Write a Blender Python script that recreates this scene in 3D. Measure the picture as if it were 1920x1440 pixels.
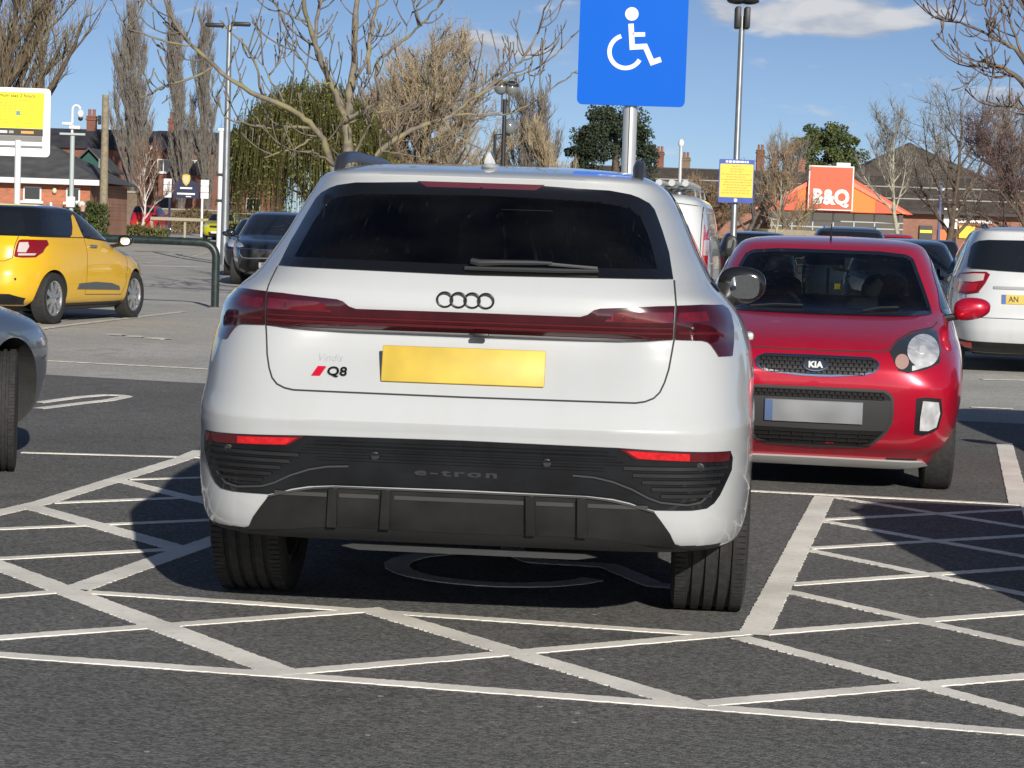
import bpy, bmesh, math, random
import numpy as np
from mathutils import Vector, Matrix
from mathutils.bvhtree import BVHTree
from mathutils.geometry import delaunay_2d_cdt, intersect_point_tri_2d

for o in list(bpy.data.objects):
    bpy.data.objects.remove(o)
S = bpy.context.scene
COL = S.collection
R = math.radians
rng = random.Random(7)

# ------------------------------------------------------------------ camera
CAM_H = 1.3426
cam_d = bpy.data.cameras.new('camera')
cam = bpy.data.objects.new('camera', cam_d)
COL.objects.link(cam)
cam_d.sensor_width = 36.0
cam_d.lens = 36.0 * 4020.24 / 1920.0
cam_d.clip_start = 0.1
cam_d.clip_end = 6000
pitch, roll = 0.0693079, 0.03351
fw = Vector((0, math.cos(pitch), -math.sin(pitch)))
up0 = Vector((0, math.sin(pitch), math.cos(pitch)))
rt0 = Vector((1, 0, 0))
# the photograph is rolled clockwise: camera turned counter-clockwise about its axis
rt = rt0 * math.cos(roll) + up0 * math.sin(roll)
up = -rt0 * math.sin(roll) + up0 * math.cos(roll)
M = Matrix((rt, up, -fw)).transposed().to_4x4()
M.translation = Vector((0, 0, CAM_H))
cam.matrix_world = M
S.camera = cam
S.render.resolution_x, S.render.resolution_y = 1024, 768

# ------------------------------------------------------------------ light
SUN_EL = R(21.8)
SUN_AZ = R(163.5)          # clockwise from +Y (view direction): behind the camera, to its right
sun_dir = Vector((math.sin(SUN_AZ) * math.cos(SUN_EL), math.cos(SUN_AZ) * math.cos(SUN_EL), math.sin(SUN_EL)))
sl = bpy.data.lights.new('sun', 'SUN')
sl.energy = 4.8
sl.angle = R(0.53)
sl.color = (1.0, 0.945, 0.855)
so = bpy.data.objects.new('sun', sl)
COL.objects.link(so)
so.rotation_euler = sun_dir.to_track_quat('Z', 'Y').to_euler()
so.location = sun_dir * 50

W = bpy.data.worlds.new('World')
S.world = W
W.use_nodes = True
nt = W.node_tree
nt.nodes.clear()
def wn(t, **k):
    n = nt.nodes.new(t)
    for a, b in k.items():
        setattr(n, a, b)
    return n
def wl(a, b):
    nt.links.new(a, b)
def wmath(op, a, b=None, clamp=False):
    n = wn('ShaderNodeMath', operation=op, use_clamp=clamp)
    for i, v in enumerate((a, b)):
        if v is None: continue
        if isinstance(v, (int, float)): n.inputs[i].default_value = v
        else: wl(v, n.inputs[i])
    return n.outputs[0]
sky = wn('ShaderNodeTexSky', sky_type='NISHITA')
sky.sun_disc = False
sky.sun_elevation = SUN_EL
sky.sun_rotation = SUN_AZ
sky.altitude = 20
sky.air_density = 0.42
sky.dust_density = 0.3
sky.ozone_density = 1.5
tc = wn('ShaderNodeTexCoord')
sep = wn('ShaderNodeSeparateXYZ')
wl(tc.outputs['Generated'], sep.inputs[0])
az = wmath('ARCTAN2', sep.outputs[0], sep.outputs[1])            # 0 straight ahead
el = wmath('ARCSINE', sep.outputs[2])
comb = wn('ShaderNodeCombineXYZ')
wl(wmath('MULTIPLY', az, 24.0), comb.inputs[0])
wl(wmath('MULTIPLY', el, 75.0), comb.inputs[1])
nz = wn('ShaderNodeTexNoise')
nz.inputs['Scale'].default_value = 1.0
nz.inputs['Detail'].default_value = 4
nz.inputs['Roughness'].default_value = 0.55
nz.inputs['Distortion'].default_value = 0.25
wl(comb.outputs[0], nz.inputs['Vector'])
dens = wmath('SUBTRACT', nz.outputs['Fac'], 0.585)
# the banks of fair-weather cloud that stand in this part of the sky (azimuth, elevation, half widths, weight)
for a0, e0, sa, se, wgt in ((7.9, 6.05, 4.3, 0.75, 0.44), (-0.9, 4.85, 2.6, 0.6, 0.27), (12.6, 3.75, 2.2, 0.55, 0.22),
                            (-10.6, 5.9, 3.4, 0.7, 0.27)):
    da = wmath('DIVIDE', wmath('SUBTRACT', az, R(a0)), R(sa))
    de = wmath('DIVIDE', wmath('SUBTRACT', el, R(e0)), R(se))
    d2 = wmath('ADD', wmath('MULTIPLY', da, da), wmath('MULTIPLY', de, de))
    bl = wmath('MULTIPLY', wmath('SUBTRACT', 1.0, d2, clamp=True), wgt)
    dens = wmath('ADD', dens, bl)
cover = wn('ShaderNodeMapRange', interpolation_type='SMOOTHSTEP')
wl(dens, cover.inputs[0])
cover.inputs[1].default_value = 0.0
cover.inputs[2].default_value = 0.26
cover.inputs[4].default_value = 0.85
# lit tops, blue-grey undersides: density sampled a little lower tells how much cloud lies below
comb2 = wn('ShaderNodeCombineXYZ')
wl(wmath('MULTIPLY', az, 24.0), comb2.inputs[0])
wl(wmath('ADD', wmath('MULTIPLY', el, 75.0), 0.42), comb2.inputs[1])
nz2 = wn('ShaderNodeTexNoise')
nz2.inputs['Scale'].default_value = 1.0
nz2.inputs['Detail'].default_value = 1
nz2.inputs['Roughness'].default_value = 0.5
wl(comb2.outputs[0], nz2.inputs['Vector'])
lit = wn('ShaderNodeMapRange')
wl(wmath('SUBTRACT', nz.outputs['Fac'], nz2.outputs['Fac']), lit.inputs[0])
lit.inputs[1].default_value = -0.16
lit.inputs[2].default_value = 0.14
ccol = wn('ShaderNodeMixRGB')
ccol.inputs[1].default_value = (3.9, 4.4, 5.6, 1)
ccol.inputs[2].default_value = (8.2, 8.1, 8.0, 1)
wl(lit.outputs[0], ccol.inputs[0])
cm = wn('ShaderNodeMixRGB')
wl(cover.outputs[0], cm.inputs[0])
wl(sky.outputs[0], cm.inputs[1])
wl(ccol.outputs[0], cm.inputs[2])
bg = wn('ShaderNodeBackground')
bg.inputs['Strength'].default_value = 0.088
wl(cm.outputs[0], bg.inputs['Color'])
wo = wn('ShaderNodeOutputWorld')
wl(bg.outputs[0], wo.inputs['Surface'])

W.cycles.sampling_method = 'MANUAL'
W.cycles.sample_map_resolution = 512
S.view_settings.view_transform = 'Standard'
S.view_settings.look = 'None'
S.view_settings.exposure = 0.0
S.view_settings.gamma = 1.0
S.view_settings.use_curve_mapping = False
S.render.engine = 'CYCLES'
S.cycles.max_bounces = 5
S.cycles.diffuse_bounces = 2
S.cycles.glossy_bounces = 3
S.cycles.transparent_max_bounces = 10
S.cycles.sample_clamp_indirect = 6.0
S.cycles.caustics_reflective = False
S.cycles.caustics_refractive = False
# ------------------------------------------------------------------ materials
MATS = {}
def mat(name, col, rough=0.6, metal=0.0, coat=0.0, noise=None, bump=None, emit=None, spec=0.5, alpha=None):
    """principled; noise=(scale, amount, detail) varies the colour, bump=(scale, strength, distance)"""
    if name in MATS: return MATS[name]
    m = bpy.data.materials.new(name)
    m.use_nodes = True
    n = m.node_tree.nodes; L = m.node_tree.links
    b = n['Principled BSDF']
    b.inputs['Base Color'].default_value = (*col, 1)
    b.inputs['Roughness'].default_value = rough
    b.inputs['Metallic'].default_value = metal
    b.inputs['Coat Weight'].default_value = coat
    b.inputs['Coat Roughness'].default_value = 0.03
    b.inputs['Specular IOR Level'].default_value = spec
    if emit:
        b.inputs['Emission Color'].default_value = (*emit[:3], 1)
        b.inputs['Emission Strength'].default_value = emit[3]
    tcn = n.new('ShaderNodeTexCoord')
    if noise:
        t = n.new('ShaderNodeTexNoise')
        t.inputs['Scale'].default_value = noise[0]
        t.inputs['Detail'].default_value = noise[2] if len(noise) > 2 else 4
        L.new(tcn.outputs['Object'], t.inputs['Vector'])
        r = n.new('ShaderNodeMapRange')
        r.inputs[1].default_value = 0.3; r.inputs[2].default_value = 0.7
        r.inputs[3].default_value = 1 - noise[1]; r.inputs[4].default_value = 1 + noise[1]
        L.new(t.outputs['Fac'], r.inputs[0])
        v = n.new('ShaderNodeVectorMath'); v.operation = 'SCALE'
        v.inputs[0].default_value = col
        L.new(r.outputs[0], v.inputs['Scale'])
        L.new(v.outputs[0], b.inputs['Base Color'])
    if bump:
        t = n.new('ShaderNodeTexNoise')
        t.inputs['Scale'].default_value = bump[0]
        t.inputs['Detail'].default_value = 6
        L.new(tcn.outputs['Object'], t.inputs['Vector'])
        bp = n.new('ShaderNodeBump')
        bp.inputs['Strength'].default_value = bump[1]
        bp.inputs['Distance'].default_value = bump[2]
        L.new(t.outputs['Fac'], bp.inputs['Height'])
        L.new(bp.outputs[0], b.inputs['Normal'])
    MATS[name] = m
    return m

def paint(name, col, dirt=0.06, flake=0.0, rough=0.32, dirtcol=(0.22, 0.19, 0.15), coat=1.0):
    """car paint: base coat under clear coat, with road film that grows towards the sills"""
    if name in MATS: return MATS[name]
    m = mat(name, col, rough, flake, coat)
    n = m.node_tree.nodes; L = m.node_tree.links
    b = n['Principled BSDF']
    tcn = n.new('ShaderNodeTexCoord')
    t = n.new('ShaderNodeTexNoise'); t.inputs['Scale'].default_value = 3.0; t.inputs['Detail'].default_value = 8
    mp = n.new('ShaderNodeMapping'); mp.inputs['Scale'].default_value = (3.5, 1.5, 0.7)
    L.new(tcn.outputs['Object'], mp.inputs[0]); L.new(mp.outputs[0], t.inputs['Vector'])
    s = n.new('ShaderNodeSeparateXYZ'); L.new(tcn.outputs['Object'], s.inputs[0])
    hgt = n.new('ShaderNodeMapRange')
    L.new(s.outputs[2], hgt.inputs[0])
    hgt.inputs[1].default_value = 1.3; hgt.inputs[2].default_value = 0.25
    hgt.inputs[3].default_value = 0.15; hgt.inputs[4].default_value = 1.0
    mu = n.new('ShaderNodeMath'); mu.operation = 'MULTIPLY'
    r = n.new('ShaderNodeMapRange'); L.new(t.outputs['Fac'], r.inputs[0])
    r.inputs[1].default_value = 0.35; r.inputs[2].default_value = 0.75
    L.new(r.outputs[0], mu.inputs[0]); L.new(hgt.outputs[0], mu.inputs[1])
    m2 = n.new('ShaderNodeMath'); m2.operation = 'MULTIPLY'
    L.new(mu.outputs[0], m2.inputs[0]); m2.inputs[1].default_value = dirt * 3
    mx = n.new('ShaderNodeMixRGB')
    mx.inputs[1].default_value = (*col, 1); mx.inputs[2].default_value = (*dirtcol, 1)
    L.new(m2.outputs[0], mx.inputs[0]); L.new(mx.outputs[0], b.inputs['Base Color'])
    rr = n.new('ShaderNodeMapRange'); L.new(m2.outputs[0], rr.inputs[0])
    rr.inputs[2].default_value = 0.4; rr.inputs[3].default_value = 0.02; rr.inputs[4].default_value = 0.3
    L.new(rr.outputs[0], b.inputs['Coat Roughness'])
    return m

def glassmat(name, tint=(0.2, 0.22, 0.22), refl=0.06):
    """thin automotive glass: tinted see-through with a real reflection"""
    if name in MATS: return MATS[name]
    m = bpy.data.materials.new(name); m.use_nodes = True
    n = m.node_tree.nodes; L = m.node_tree.links
    n.clear()
    tr = n.new('ShaderNodeBsdfTransparent'); tr.inputs[0].default_value = (*tint, 1)
    gl = n.new('ShaderNodeBsdfGlossy'); gl.inputs['Roughness'].default_value = 0.015
    gl.inputs[0].default_value = (0.95, 0.97, 1, 1)
    fr = n.new('ShaderNodeFresnel'); fr.inputs[0].default_value = 1.5
    mx = n.new('ShaderNodeMixShader')
    L.new(fr.outputs[0], mx.inputs[0]); L.new(tr.outputs[0], mx.inputs[1]); L.new(gl.outputs[0], mx.inputs[2])
    df = n.new('ShaderNodeBsdfDiffuse'); df.inputs[0].default_value = (0.30, 0.29, 0.27, 1)
    t = n.new('ShaderNodeTexNoise'); t.inputs['Scale'].default_value = 5; t.inputs['Detail'].default_value = 8
    tcn = n.new('ShaderNodeTexCoord'); L.new(tcn.outputs['Object'], t.inputs['Vector'])
    r = n.new('ShaderNodeMapRange'); L.new(t.outputs['Fac'], r.inputs[0])
    r.inputs[1].default_value = 0.35; r.inputs[2].default_value = 0.8; r.inputs[3].default_value = 0.002; r.inputs[4].default_value = 0.02
    m2 = n.new('ShaderNodeMixShader'); L.new(r.outputs[0], m2.inputs[0])
    L.new(mx.outputs[0], m2.inputs[1]); L.new(df.outputs[0], m2.inputs[2])
    o = n.new('ShaderNodeOutputMaterial'); L.new(m2.outputs[0], o.inputs[0])
    MATS[name] = m
    return m

# ------------------------------------------------------------------ scene bookkeeping
def link(o, parent=None):
    COL.objects.link(o)
    if parent is not None: o.parent = parent
    return o
def tag(o, label=None, cat=None, group=None, kind=None):
    if label: o['label'] = label
    if cat: o['category'] = cat
    if group: o['group'] = group
    if kind: o['kind'] = kind
    return o
def thing(name, label, cat, loc=(0, 0, 0), rz=0.0, group=None, kind=None):
    o = bpy.data.objects.new(name, None)
    o.location = loc; o.rotation_euler = (0, 0, rz); o.empty_display_size = 0.2
    link(o); tag(o, label, cat, group, kind)
    return o
def sharpen(me, ang=38):
    bm = bmesh.new(); bm.from_mesh(me)
    a = R(ang)
    for e in bm.edges:
        if len(e.link_faces) == 2 and e.calc_face_angle(0) > a: e.smooth = False
    bm.to_mesh(me); bm.free()
def mkobj(name, v, f, m, parent=None, smooth=False, sharp=38, fix=False):
    me = bpy.data.meshes.new(name)
    me.from_pydata([tuple(map(float, p)) for p in v] if not isinstance(v, np.ndarray) else v.tolist(), [], f)
    if fix:
        bm = bmesh.new(); bm.from_mesh(me); bmesh.ops.recalc_face_normals(bm, faces=bm.faces); bm.to_mesh(me); bm.free()
    if smooth:
        me.polygons.foreach_set('use_smooth', [True] * len(me.polygons))
        if sharp: sharpen(me, sharp)
    me.update()
    if m is not None:
        for mm in (m if isinstance(m, (list, tuple)) else [m]): me.materials.append(mm)
    o = bpy.data.objects.new(name, me)
    return link(o, parent)

def frame_of(d):
    d = Vector(d).normalized()
    a = Vector((0, 0, 1)) if abs(d.z) < 0.9 else Vector((1, 0, 0))
    u = d.cross(a).normalized()
    return u, d.cross(u).normalized()

class MB:
    def __init__(s): s.v = []; s.f = []
    def add(s, v, f):
        k = len(s.v); s.v += [tuple(p) for p in v]; s.f += [tuple(i + k for i in q) for q in f]; return s
    def box(s, c, d, rz=0.0, tilt=None):
        hx, hy, hz = d[0] / 2, d[1] / 2, d[2] / 2
        vs = [Vector((x, y, z)) for z in (-hz, hz) for y in (-hy, hy) for x in (-hx, hx)]
        m = Matrix.Rotation(rz, 3, 'Z')
        if tilt: m = m @ Matrix.Rotation(tilt[0], 3, tilt[1])
        vs = [m @ v + Vector(c) for v in vs]
        return s.add(vs, [(0, 2, 3, 1), (4, 5, 7, 6), (0, 1, 5, 4), (2, 6, 7, 3), (0, 4, 6, 2), (1, 3, 7, 5)])
    def rbox(s, c, d, b=0.02, rz=0.0, seg=2):
        """box with rounded edges"""
        bm = bmesh.new(); bmesh.ops.create_cube(bm, size=1)
        for v in bm.verts: v.co = Vector((v.co.x * d[0], v.co.y * d[1], v.co.z * d[2]))
        bmesh.ops.bevel(bm, geom=bm.edges[:], offset=b, segments=seg, profile=0.5, affect='EDGES')
        m = Matrix.Rotation(rz, 3, 'Z')
        bm.verts.index_update()
        s.add([m @ v.co + Vector(c) for v in bm.verts], [[v.index for v in f.verts] for f in bm.faces]); bm.free(); return s
    def tube(s, pts, rad, n=6, cap=True, closed=False):
        pts = [Vector(p) for p in pts]; k = len(s.v); N = len(pts)
        if not hasattr(rad, '__len__'): rad = [rad] * N
        u = None
        for i, p in enumerate(pts):
            if closed: d = pts[(i + 1) % N] - pts[i - 1]
            else: d = pts[min(i + 1, N - 1)] - pts[max(i - 1, 0)]
            if d.length < 1e-9: d = Vector((0, 0, 1))
            d.normalize()
            if u is None: u, w = frame_of(d)
            else:
                u = u - d * u.dot(d)
                if u.length < 1e-6: u, _ = frame_of(d)
                u.normalize(); w = d.cross(u)
            for j in range(n):
                a = 2 * math.pi * j / n
                s.v.append(tuple(p + (u * math.cos(a) + w * math.sin(a)) * rad[i]))
        for i in range(N if closed else N - 1):
            for j in range(n):
                a = k + i * n; b = k + ((i + 1) % N) * n
                s.f.append((a + j, a + (j + 1) % n, b + (j + 1) % n, b + j))
        if cap and not closed:
            s.f.append(tuple(k + j for j in reversed(range(n))))
            s.f.append(tuple(k + (N - 1) * n + j for j in range(n)))
        return s
    def lathe(s, prof, c, axis='z', n=24, cap=True):
        """prof = [(radius, along)]"""
        k = len(s.v)
        for r, h in prof:
            for j in range(n):
                a = 2 * math.pi * j / n
                q = {'z': (r * math.cos(a), r * math.sin(a), h), 'x': (h, r * math.cos(a), r * math.sin(a)), 'y': (r * math.sin(a), h, r * math.cos(a))}[axis]
                s.v.append((c[0] + q[0], c[1] + q[1], c[2] + q[2]))
        for i in range(len(prof) - 1):
            for j in range(n):
                a = k + i * n; b = a + n
                s.f.append((a + j, a + (j + 1) % n, b + (j + 1) % n, b + j))
        if cap:
            s.f.append(tuple(k + j for j in reversed(range(n))))
            s.f.append(tuple(k + (len(prof) - 1) * n + j for j in range(n)))
        return s
    def prism(s, out, fn, d0, d1):
        """outline (a,b) -> fn(a,b,d) extruded between d0 and d1"""
        n = len(out)
        v = [fn(a, b, d0) for a, b in out] + [fn(a, b, d1) for a, b in out]
        f = [tuple(range(n)), tuple(reversed(range(n, 2 * n)))]
        f += [(i, i + n, (i + 1) % n + n, (i + 1) % n) for i in range(n)]
        return s.add(v, f)
    def ell(s, c, r, n=16, m=10, pw=1.0, fn=None):
        k = len(s.v)
        for i in range(m + 1):
            t = math.pi * i / m
            for j in range(n):
                a = 2 * math.pi * j / n
                sg = lambda q: math.copysign(abs(q) ** pw, q)
                p = Vector((c[0] + r[0] * sg(math.sin(t)) * sg(math.cos(a)), c[1] + r[1] * sg(math.sin(t)) * sg(math.sin(a)), c[2] - r[2] * sg(math.cos(t))))
                s.v.append(tuple(fn(p) if fn else p))
        for i in range(m):
            for j in range(n):
                a = k + i * n; b = a + n
                s.f.append((a + j, a + (j + 1) % n, b + (j + 1) % n, b + j))
        return s
    def build(s, name, m, parent=None, smooth=False, sharp=38, fix=False):
        return mkobj(name, s.v, s.f, m, parent, smooth, sharp, fix)

def arc(cx, cy, r, a0, a1, n):
    return [(cx + r * math.cos(R(a0 + (a1 - a0) * i / n)), cy + r * math.sin(R(a0 + (a1 - a0) * i / n))) for i in range(n + 1)]
def rrect(x0, y0, x1, y1, r, n=4):
    return arc(x1 - r, y0 + r, r, -90, 0, n) + arc(x1 - r, y1 - r, r, 0, 90, n) + arc(x0 + r, y1 - r, r, 90, 180, n) + arc(x0 + r, y0 + r, r, 180, 270, n)

def text_mesh(txt, size, depth=0.0, bold=0.0, shear=0.0, space=1.0, align='CENTER'):
    """letters as (verts, faces): x along the line, y up, z = thickness"""
    c = bpy.data.curves.new('lettering', 'FONT')
    c.body = txt; c.size = size; c.extrude = depth / 2; c.offset = bold; c.shear = shear; c.space_character = space
    c.align_x = align; c.align_y = 'CENTER'; c.resolution_u = 3
    o = bpy.data.objects.new('lettering', c); COL.objects.link(o)
    bpy.context.view_layer.update()
    me = bpy.data.meshes.new_from_object(o.evaluated_get(bpy.context.evaluated_depsgraph_get()))
    v = [Vector(p.co) for p in me.vertices]; f = [tuple(p.vertices) for p in me.polygons]
    bpy.data.objects.remove(o); bpy.data.curves.remove(c); bpy.data.meshes.remove(me)
    return v, f

# ------------------------------------------------------------------ car bodies
def pchip(x, y, xi):
    x = np.asarray(x, float); y = np.asarray(y, float)
    h = np.diff(x); d = np.diff(y) / h
    m = np.zeros_like(y)
    for i in range(1, len(x) - 1):
        if d[i - 1] * d[i] > 0:
            w1 = 2 * h[i] + h[i - 1]; w2 = h[i] + 2 * h[i - 1]
            m[i] = (w1 + w2) / (w1 / d[i - 1] + w2 / d[i])
    m[0] = d[0]; m[-1] = d[-1]
    k = np.clip(np.searchsorted(x, xi, side='right') - 1, 0, len(x) - 2)
    t = (xi - x[k]) / h[k]
    h00 = 2 * t**3 - 3 * t**2 + 1; h10 = t**3 - 2 * t**2 + t; h01 = -2 * t**3 + 3 * t**2; h11 = t**3 - t**2
    return h00 * y[k] + h10 * h[k] * m[k] + h01 * y[k + 1] + h11 * h[k] * m[k + 1]

def half_ring(yr, yf, w, pr, pf, n, ym=None):
    """plan outline from rear centre round the right side to front centre"""
    mid = (yr + yf) / 2 if ym is None else ym
    t = np.linspace(0, math.pi / 2, 160)
    rx = w * np.sin(t) ** (2 / pr); ry = mid - (mid - yr) * np.cos(t) ** (2 / pr)
    t2 = t[::-1][1:]
    fx = w * np.sin(t2) ** (2 / pf); fy = mid + (yf - mid) * np.cos(t2) ** (2 / pf)
    x = np.concatenate([rx, fx]); y = np.concatenate([ry, fy])
    ds = np.hypot(np.diff(x), np.diff(y))
    # crowd points where the outline turns
    dx, dy = np.diff(x), np.diff(y); ang = np.unwrap(np.arctan2(dy, dx + 1e-12))
    turn = np.abs(np.gradient(ang))
    s = np.concatenate([[0], np.cumsum(ds / max(ds.sum(), 1e-6) + 0.9 * turn / max(turn.sum(), 1e-6))])
    q = np.linspace(0, s[-1], n)
    return np.interp(q, s, x), np.interp(q, s, y)

def ring_stack(table, levels, n, deform=None):
    T = np.asarray(table, float)
    c = np.concatenate([[0], np.cumsum(np.sqrt(np.diff(T[:, 0])**2 + 0.25 * np.diff(T[:, 1])**2 + 0.15 * np.diff(T[:, 2])**2 + np.diff(T[:, 3])**2) + 0.004)])
    q = np.linspace(0, c[-1], levels)
    q = np.unique(np.concatenate([q, c]))
    cols = [pchip(c, T[:, k], q) for k in range(6)]
    V = []; m = 2 * n - 2
    for z, yr, yf, w, pr, pf in zip(*cols):
        x, y = half_ring(yr, yf, w, pr, pf, n)
        X = np.concatenate([x, -x[-2:0:-1]]); Y = np.concatenate([y, y[-2:0:-1]])
        V.append(np.stack([X, Y, np.full(m, z)], 1))
    k = len(V); V = np.concatenate(V)
    if deform is not None: V = deform(V)
    F = [(i * m + j, i * m + (j + 1) % m, (i + 1) * m + (j + 1) % m, (i + 1) * m + j) for i in range(k - 1) for j in range(m)]
    F.append(tuple(reversed(range(m)))); F.append(tuple(range((k - 1) * m, k * m)))
    return V, F

def boolean(o, cutters, op='DIFFERENCE'):
    for c in cutters:
        c.parent = o.parent
        md = o.modifiers.new('cut', 'BOOLEAN'); md.object = c; md.operation = op; md.solver = 'EXACT'; md.material_mode = 'TRANSFER'
    bpy.context.view_layer.update()
    me = bpy.data.meshes.new_from_object(o.evaluated_get(bpy.context.evaluated_depsgraph_get()))
    o.modifiers.clear()
    old = o.data; o.data = me; bpy.data.meshes.remove(old)
    for c in cutters:
        d = c.data; bpy.data.objects.remove(c); bpy.data.meshes.remove(d)
    me.polygons.foreach_set('use_smooth', [True] * len(me.polygons))
    sharpen(me, 32)

DIRS = {'rear': Vector((0, 1, 0)), 'front': Vector((0, -1, 0)), 'right': Vector((-1, 0, 0)), 'left': Vector((1, 0, 0)), 'top': Vector((0, 0, -1))}
class Car:
    def __init__(s, name, label, cat, loc, rz, table, body_mat, levels=60, n=50, deform=None, group=None):
        s.root = thing(name, label, cat, loc, rz, group)
        s.table = table; s.deform = deform
        V, F = ring_stack(table, levels, n, deform)
        s.bvh = BVHTree.FromPolygons([Vector(v) for v in V], F)
        s.V, s.F = V, F
        s.body = mkobj('body', V, F, body_mat, s.root, True, 32)
        s.pm = body_mat
        s.top = max(r[0] for r in table)
    def hit(s, face, a, b):
        d = DIRS[face]
        if face in ('rear', 'front'): o = Vector((a, 0, b)) - d * 12
        elif face in ('left', 'right'): o = Vector((0, a, b)) - d * 6
        else: o = Vector((a, b, 0)) - d * 6
        h, nn, i, dist = s.bvh.ray_cast(o, d)
        if h is None:
            t = Vector((a, 2, b)) if face in ('rear', 'front') else Vector((0, a, b))
            h, nn, i, dist = s.bvh.find_nearest(o + d * (11 if face in ('rear', 'front') else 5.2))
            # nearest point of the body seen from outside the outline
        if nn.dot(d) > 0: nn = -nn
        return h, nn
    def panel(s, name, out, face, m, off=0.003, thick=0.008, res=0.03, parent=None, smooth=True, depth=None):
        """a closed outline laid over the body surface as a thin solid sheet"""
        b = []
        n = len(out)
        for i in range(n):
            p, q = Vector(out[i]), Vector(out[(i + 1) % n])
            k = max(1, int((q - p).length / res + 0.5))
            b += [p + (q - p) * (j / k) for j in range(k)]
        nb = len(b)
        xs = [p.x for p in b]; ys = [p.y for p in b]
        B = np.array([(p.x, p.y) for p in b])
        pts = list(b)
        gx = np.arange(min(xs) + res / 2, max(xs), res); gy = np.arange(min(ys) + res / 2, max(ys), res)
        if len(gx) and len(gy):
            GX, GY = np.meshgrid(gx, gy); P = np.stack([GX.ravel(), GY.ravel()], 1)
            x1, y1 = B[:, 0], B[:, 1]; x2, y2 = np.roll(x1, -1), np.roll(y1, -1)
            cr = ((y1[None] > P[:, 1:2]) != (y2[None] > P[:, 1:2])) & (P[:, 0:1] < (x2 - x1)[None] * (P[:, 1:2] - y1[None]) / np.where(np.abs(y2 - y1) < 1e-12, 1e-12, y2 - y1)[None] + x1[None])
            ins = cr.sum(1) % 2 == 1
            P = P[ins]
            if len(P):
                dm = np.sqrt(((P[:, None, :] - B[None]) ** 2).sum(2)).min(1)
                P = P[dm > res * 0.45]
                pts += [Vector(p) for p in P]
        vo, eo, fo, ov, oe, of = delaunay_2d_cdt(pts, [(i, (i + 1) % nb) for i in range(nb)], [], 1, 1e-5)
        front = face in ('rear', 'front')
        V, I, top = [], [], []
        for p in vo:
            h, nn = s.hit(face, p.x, p.y)
            oo = off(p.x, p.y) if callable(off) else off
            V.append(h + nn * oo); I.append(h - nn * thick)
        dv = DIRS[face]
        Fc = []
        for f in fo:
            f = list(f)
            nrm = (V[f[1]] - V[f[0]]).cross(V[f[2]] - V[f[0]])
            if nrm.dot(dv) > 0: f.reverse()
            Fc.append(tuple(f))
        # rim
        cnt = {}
        for f in Fc:
            for i in range(3):
                cnt[(f[i], f[(i + 1) % 3])] = 1
        K = len(V); verts = list(V); rim = []; mp = {}
        def dupe(i):
            if i not in mp:
                mp[i] = len(verts); verts.append(V[i]); verts.append(I[i])
            return mp[i]
        for (a, c) in cnt:
            if (c, a) not in cnt:
                i, j = dupe(a), dupe(c)
                rim.append((j, i, i + 1, j + 1))
        return mkobj(name, verts, Fc + rim, m, parent or s.root, smooth, 0)
    def sym(s, name, out, face, m, **k):
        """left and right twins of a panel given for positive x"""
        a = s.panel(name, out, face, m, **k)
        if face in ('rear', 'front', 'top'):
            b = s.panel(name, [(-x, y) for x, y in reversed(out)], face, m, **k)
        else:
            b = s.panel(name, list(reversed(out)), 'left' if face == 'right' else 'right', m, **k)
        return a, b
    def strip(s, name, path, face, m, w=0.005, off=0.0015, res=0.03, parent=None, closed=False):
        """a line laid over the body: panel gap, trim or wiper blade"""
        P = [Vector(p) for p in path]
        if closed: P.append(P[0])
        Q = []
        for i in range(len(P) - 1):
            k = max(1, int((P[i + 1] - P[i]).length / res + .5))
            Q += [P[i] + (P[i + 1] - P[i]) * (j / k) for j in range(k)]
        Q.append(P[-1])
        V, F = [], []
        for i, p in enumerate(Q):
            d = Q[min(i + 1, len(Q) - 1)] - Q[max(i - 1, 0)]
            if d.length < 1e-9: d = Vector((1, 0))
            nn2 = Vector((-d.y, d.x)).normalized() * w / 2
            for q in (p - nn2, p + nn2):
                h, nn = s.hit(face, q.x, q.y)
                V.append(h + nn * off); 
            if i: F.append((2 * i - 2, 2 * i, 2 * i + 1, 2 * i - 1))
        return mkobj(name, V, F, m, parent or s.root, True, 0)
    def emblem(s, name, vf, face, at, m, off=0.004, parent=None, scale=(1, 1)):
        """flat lettering (verts, faces) wrapped on the body at (a, b)"""
        v, f = vf
        sx = 1 if face in ('rear', 'right') else -1
        if face == 'left': sx = -1
        V = []
        for p in v:
            h, nn = s.hit(face, at[0] + sx * p.x * scale[0], at[1] + p.y * scale[1])
            V.append(h + nn * (off + p.z))
        return mkobj(name, V, f, m, parent or s.root, False, 0, fix=True)
    def arches(s, axles, r, inner, m, flat=None):
        cs = []
        for yw, zw in axles:
            for sg in (-1, 1):
                mb = MB().lathe([(r, sg * inner), (r, sg * 2.0)], (0, yw, zw), 'x', 40)
                cs.append(mb.build('arch', m, None, fix=True))
        boolean(s.body, cs)
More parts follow.
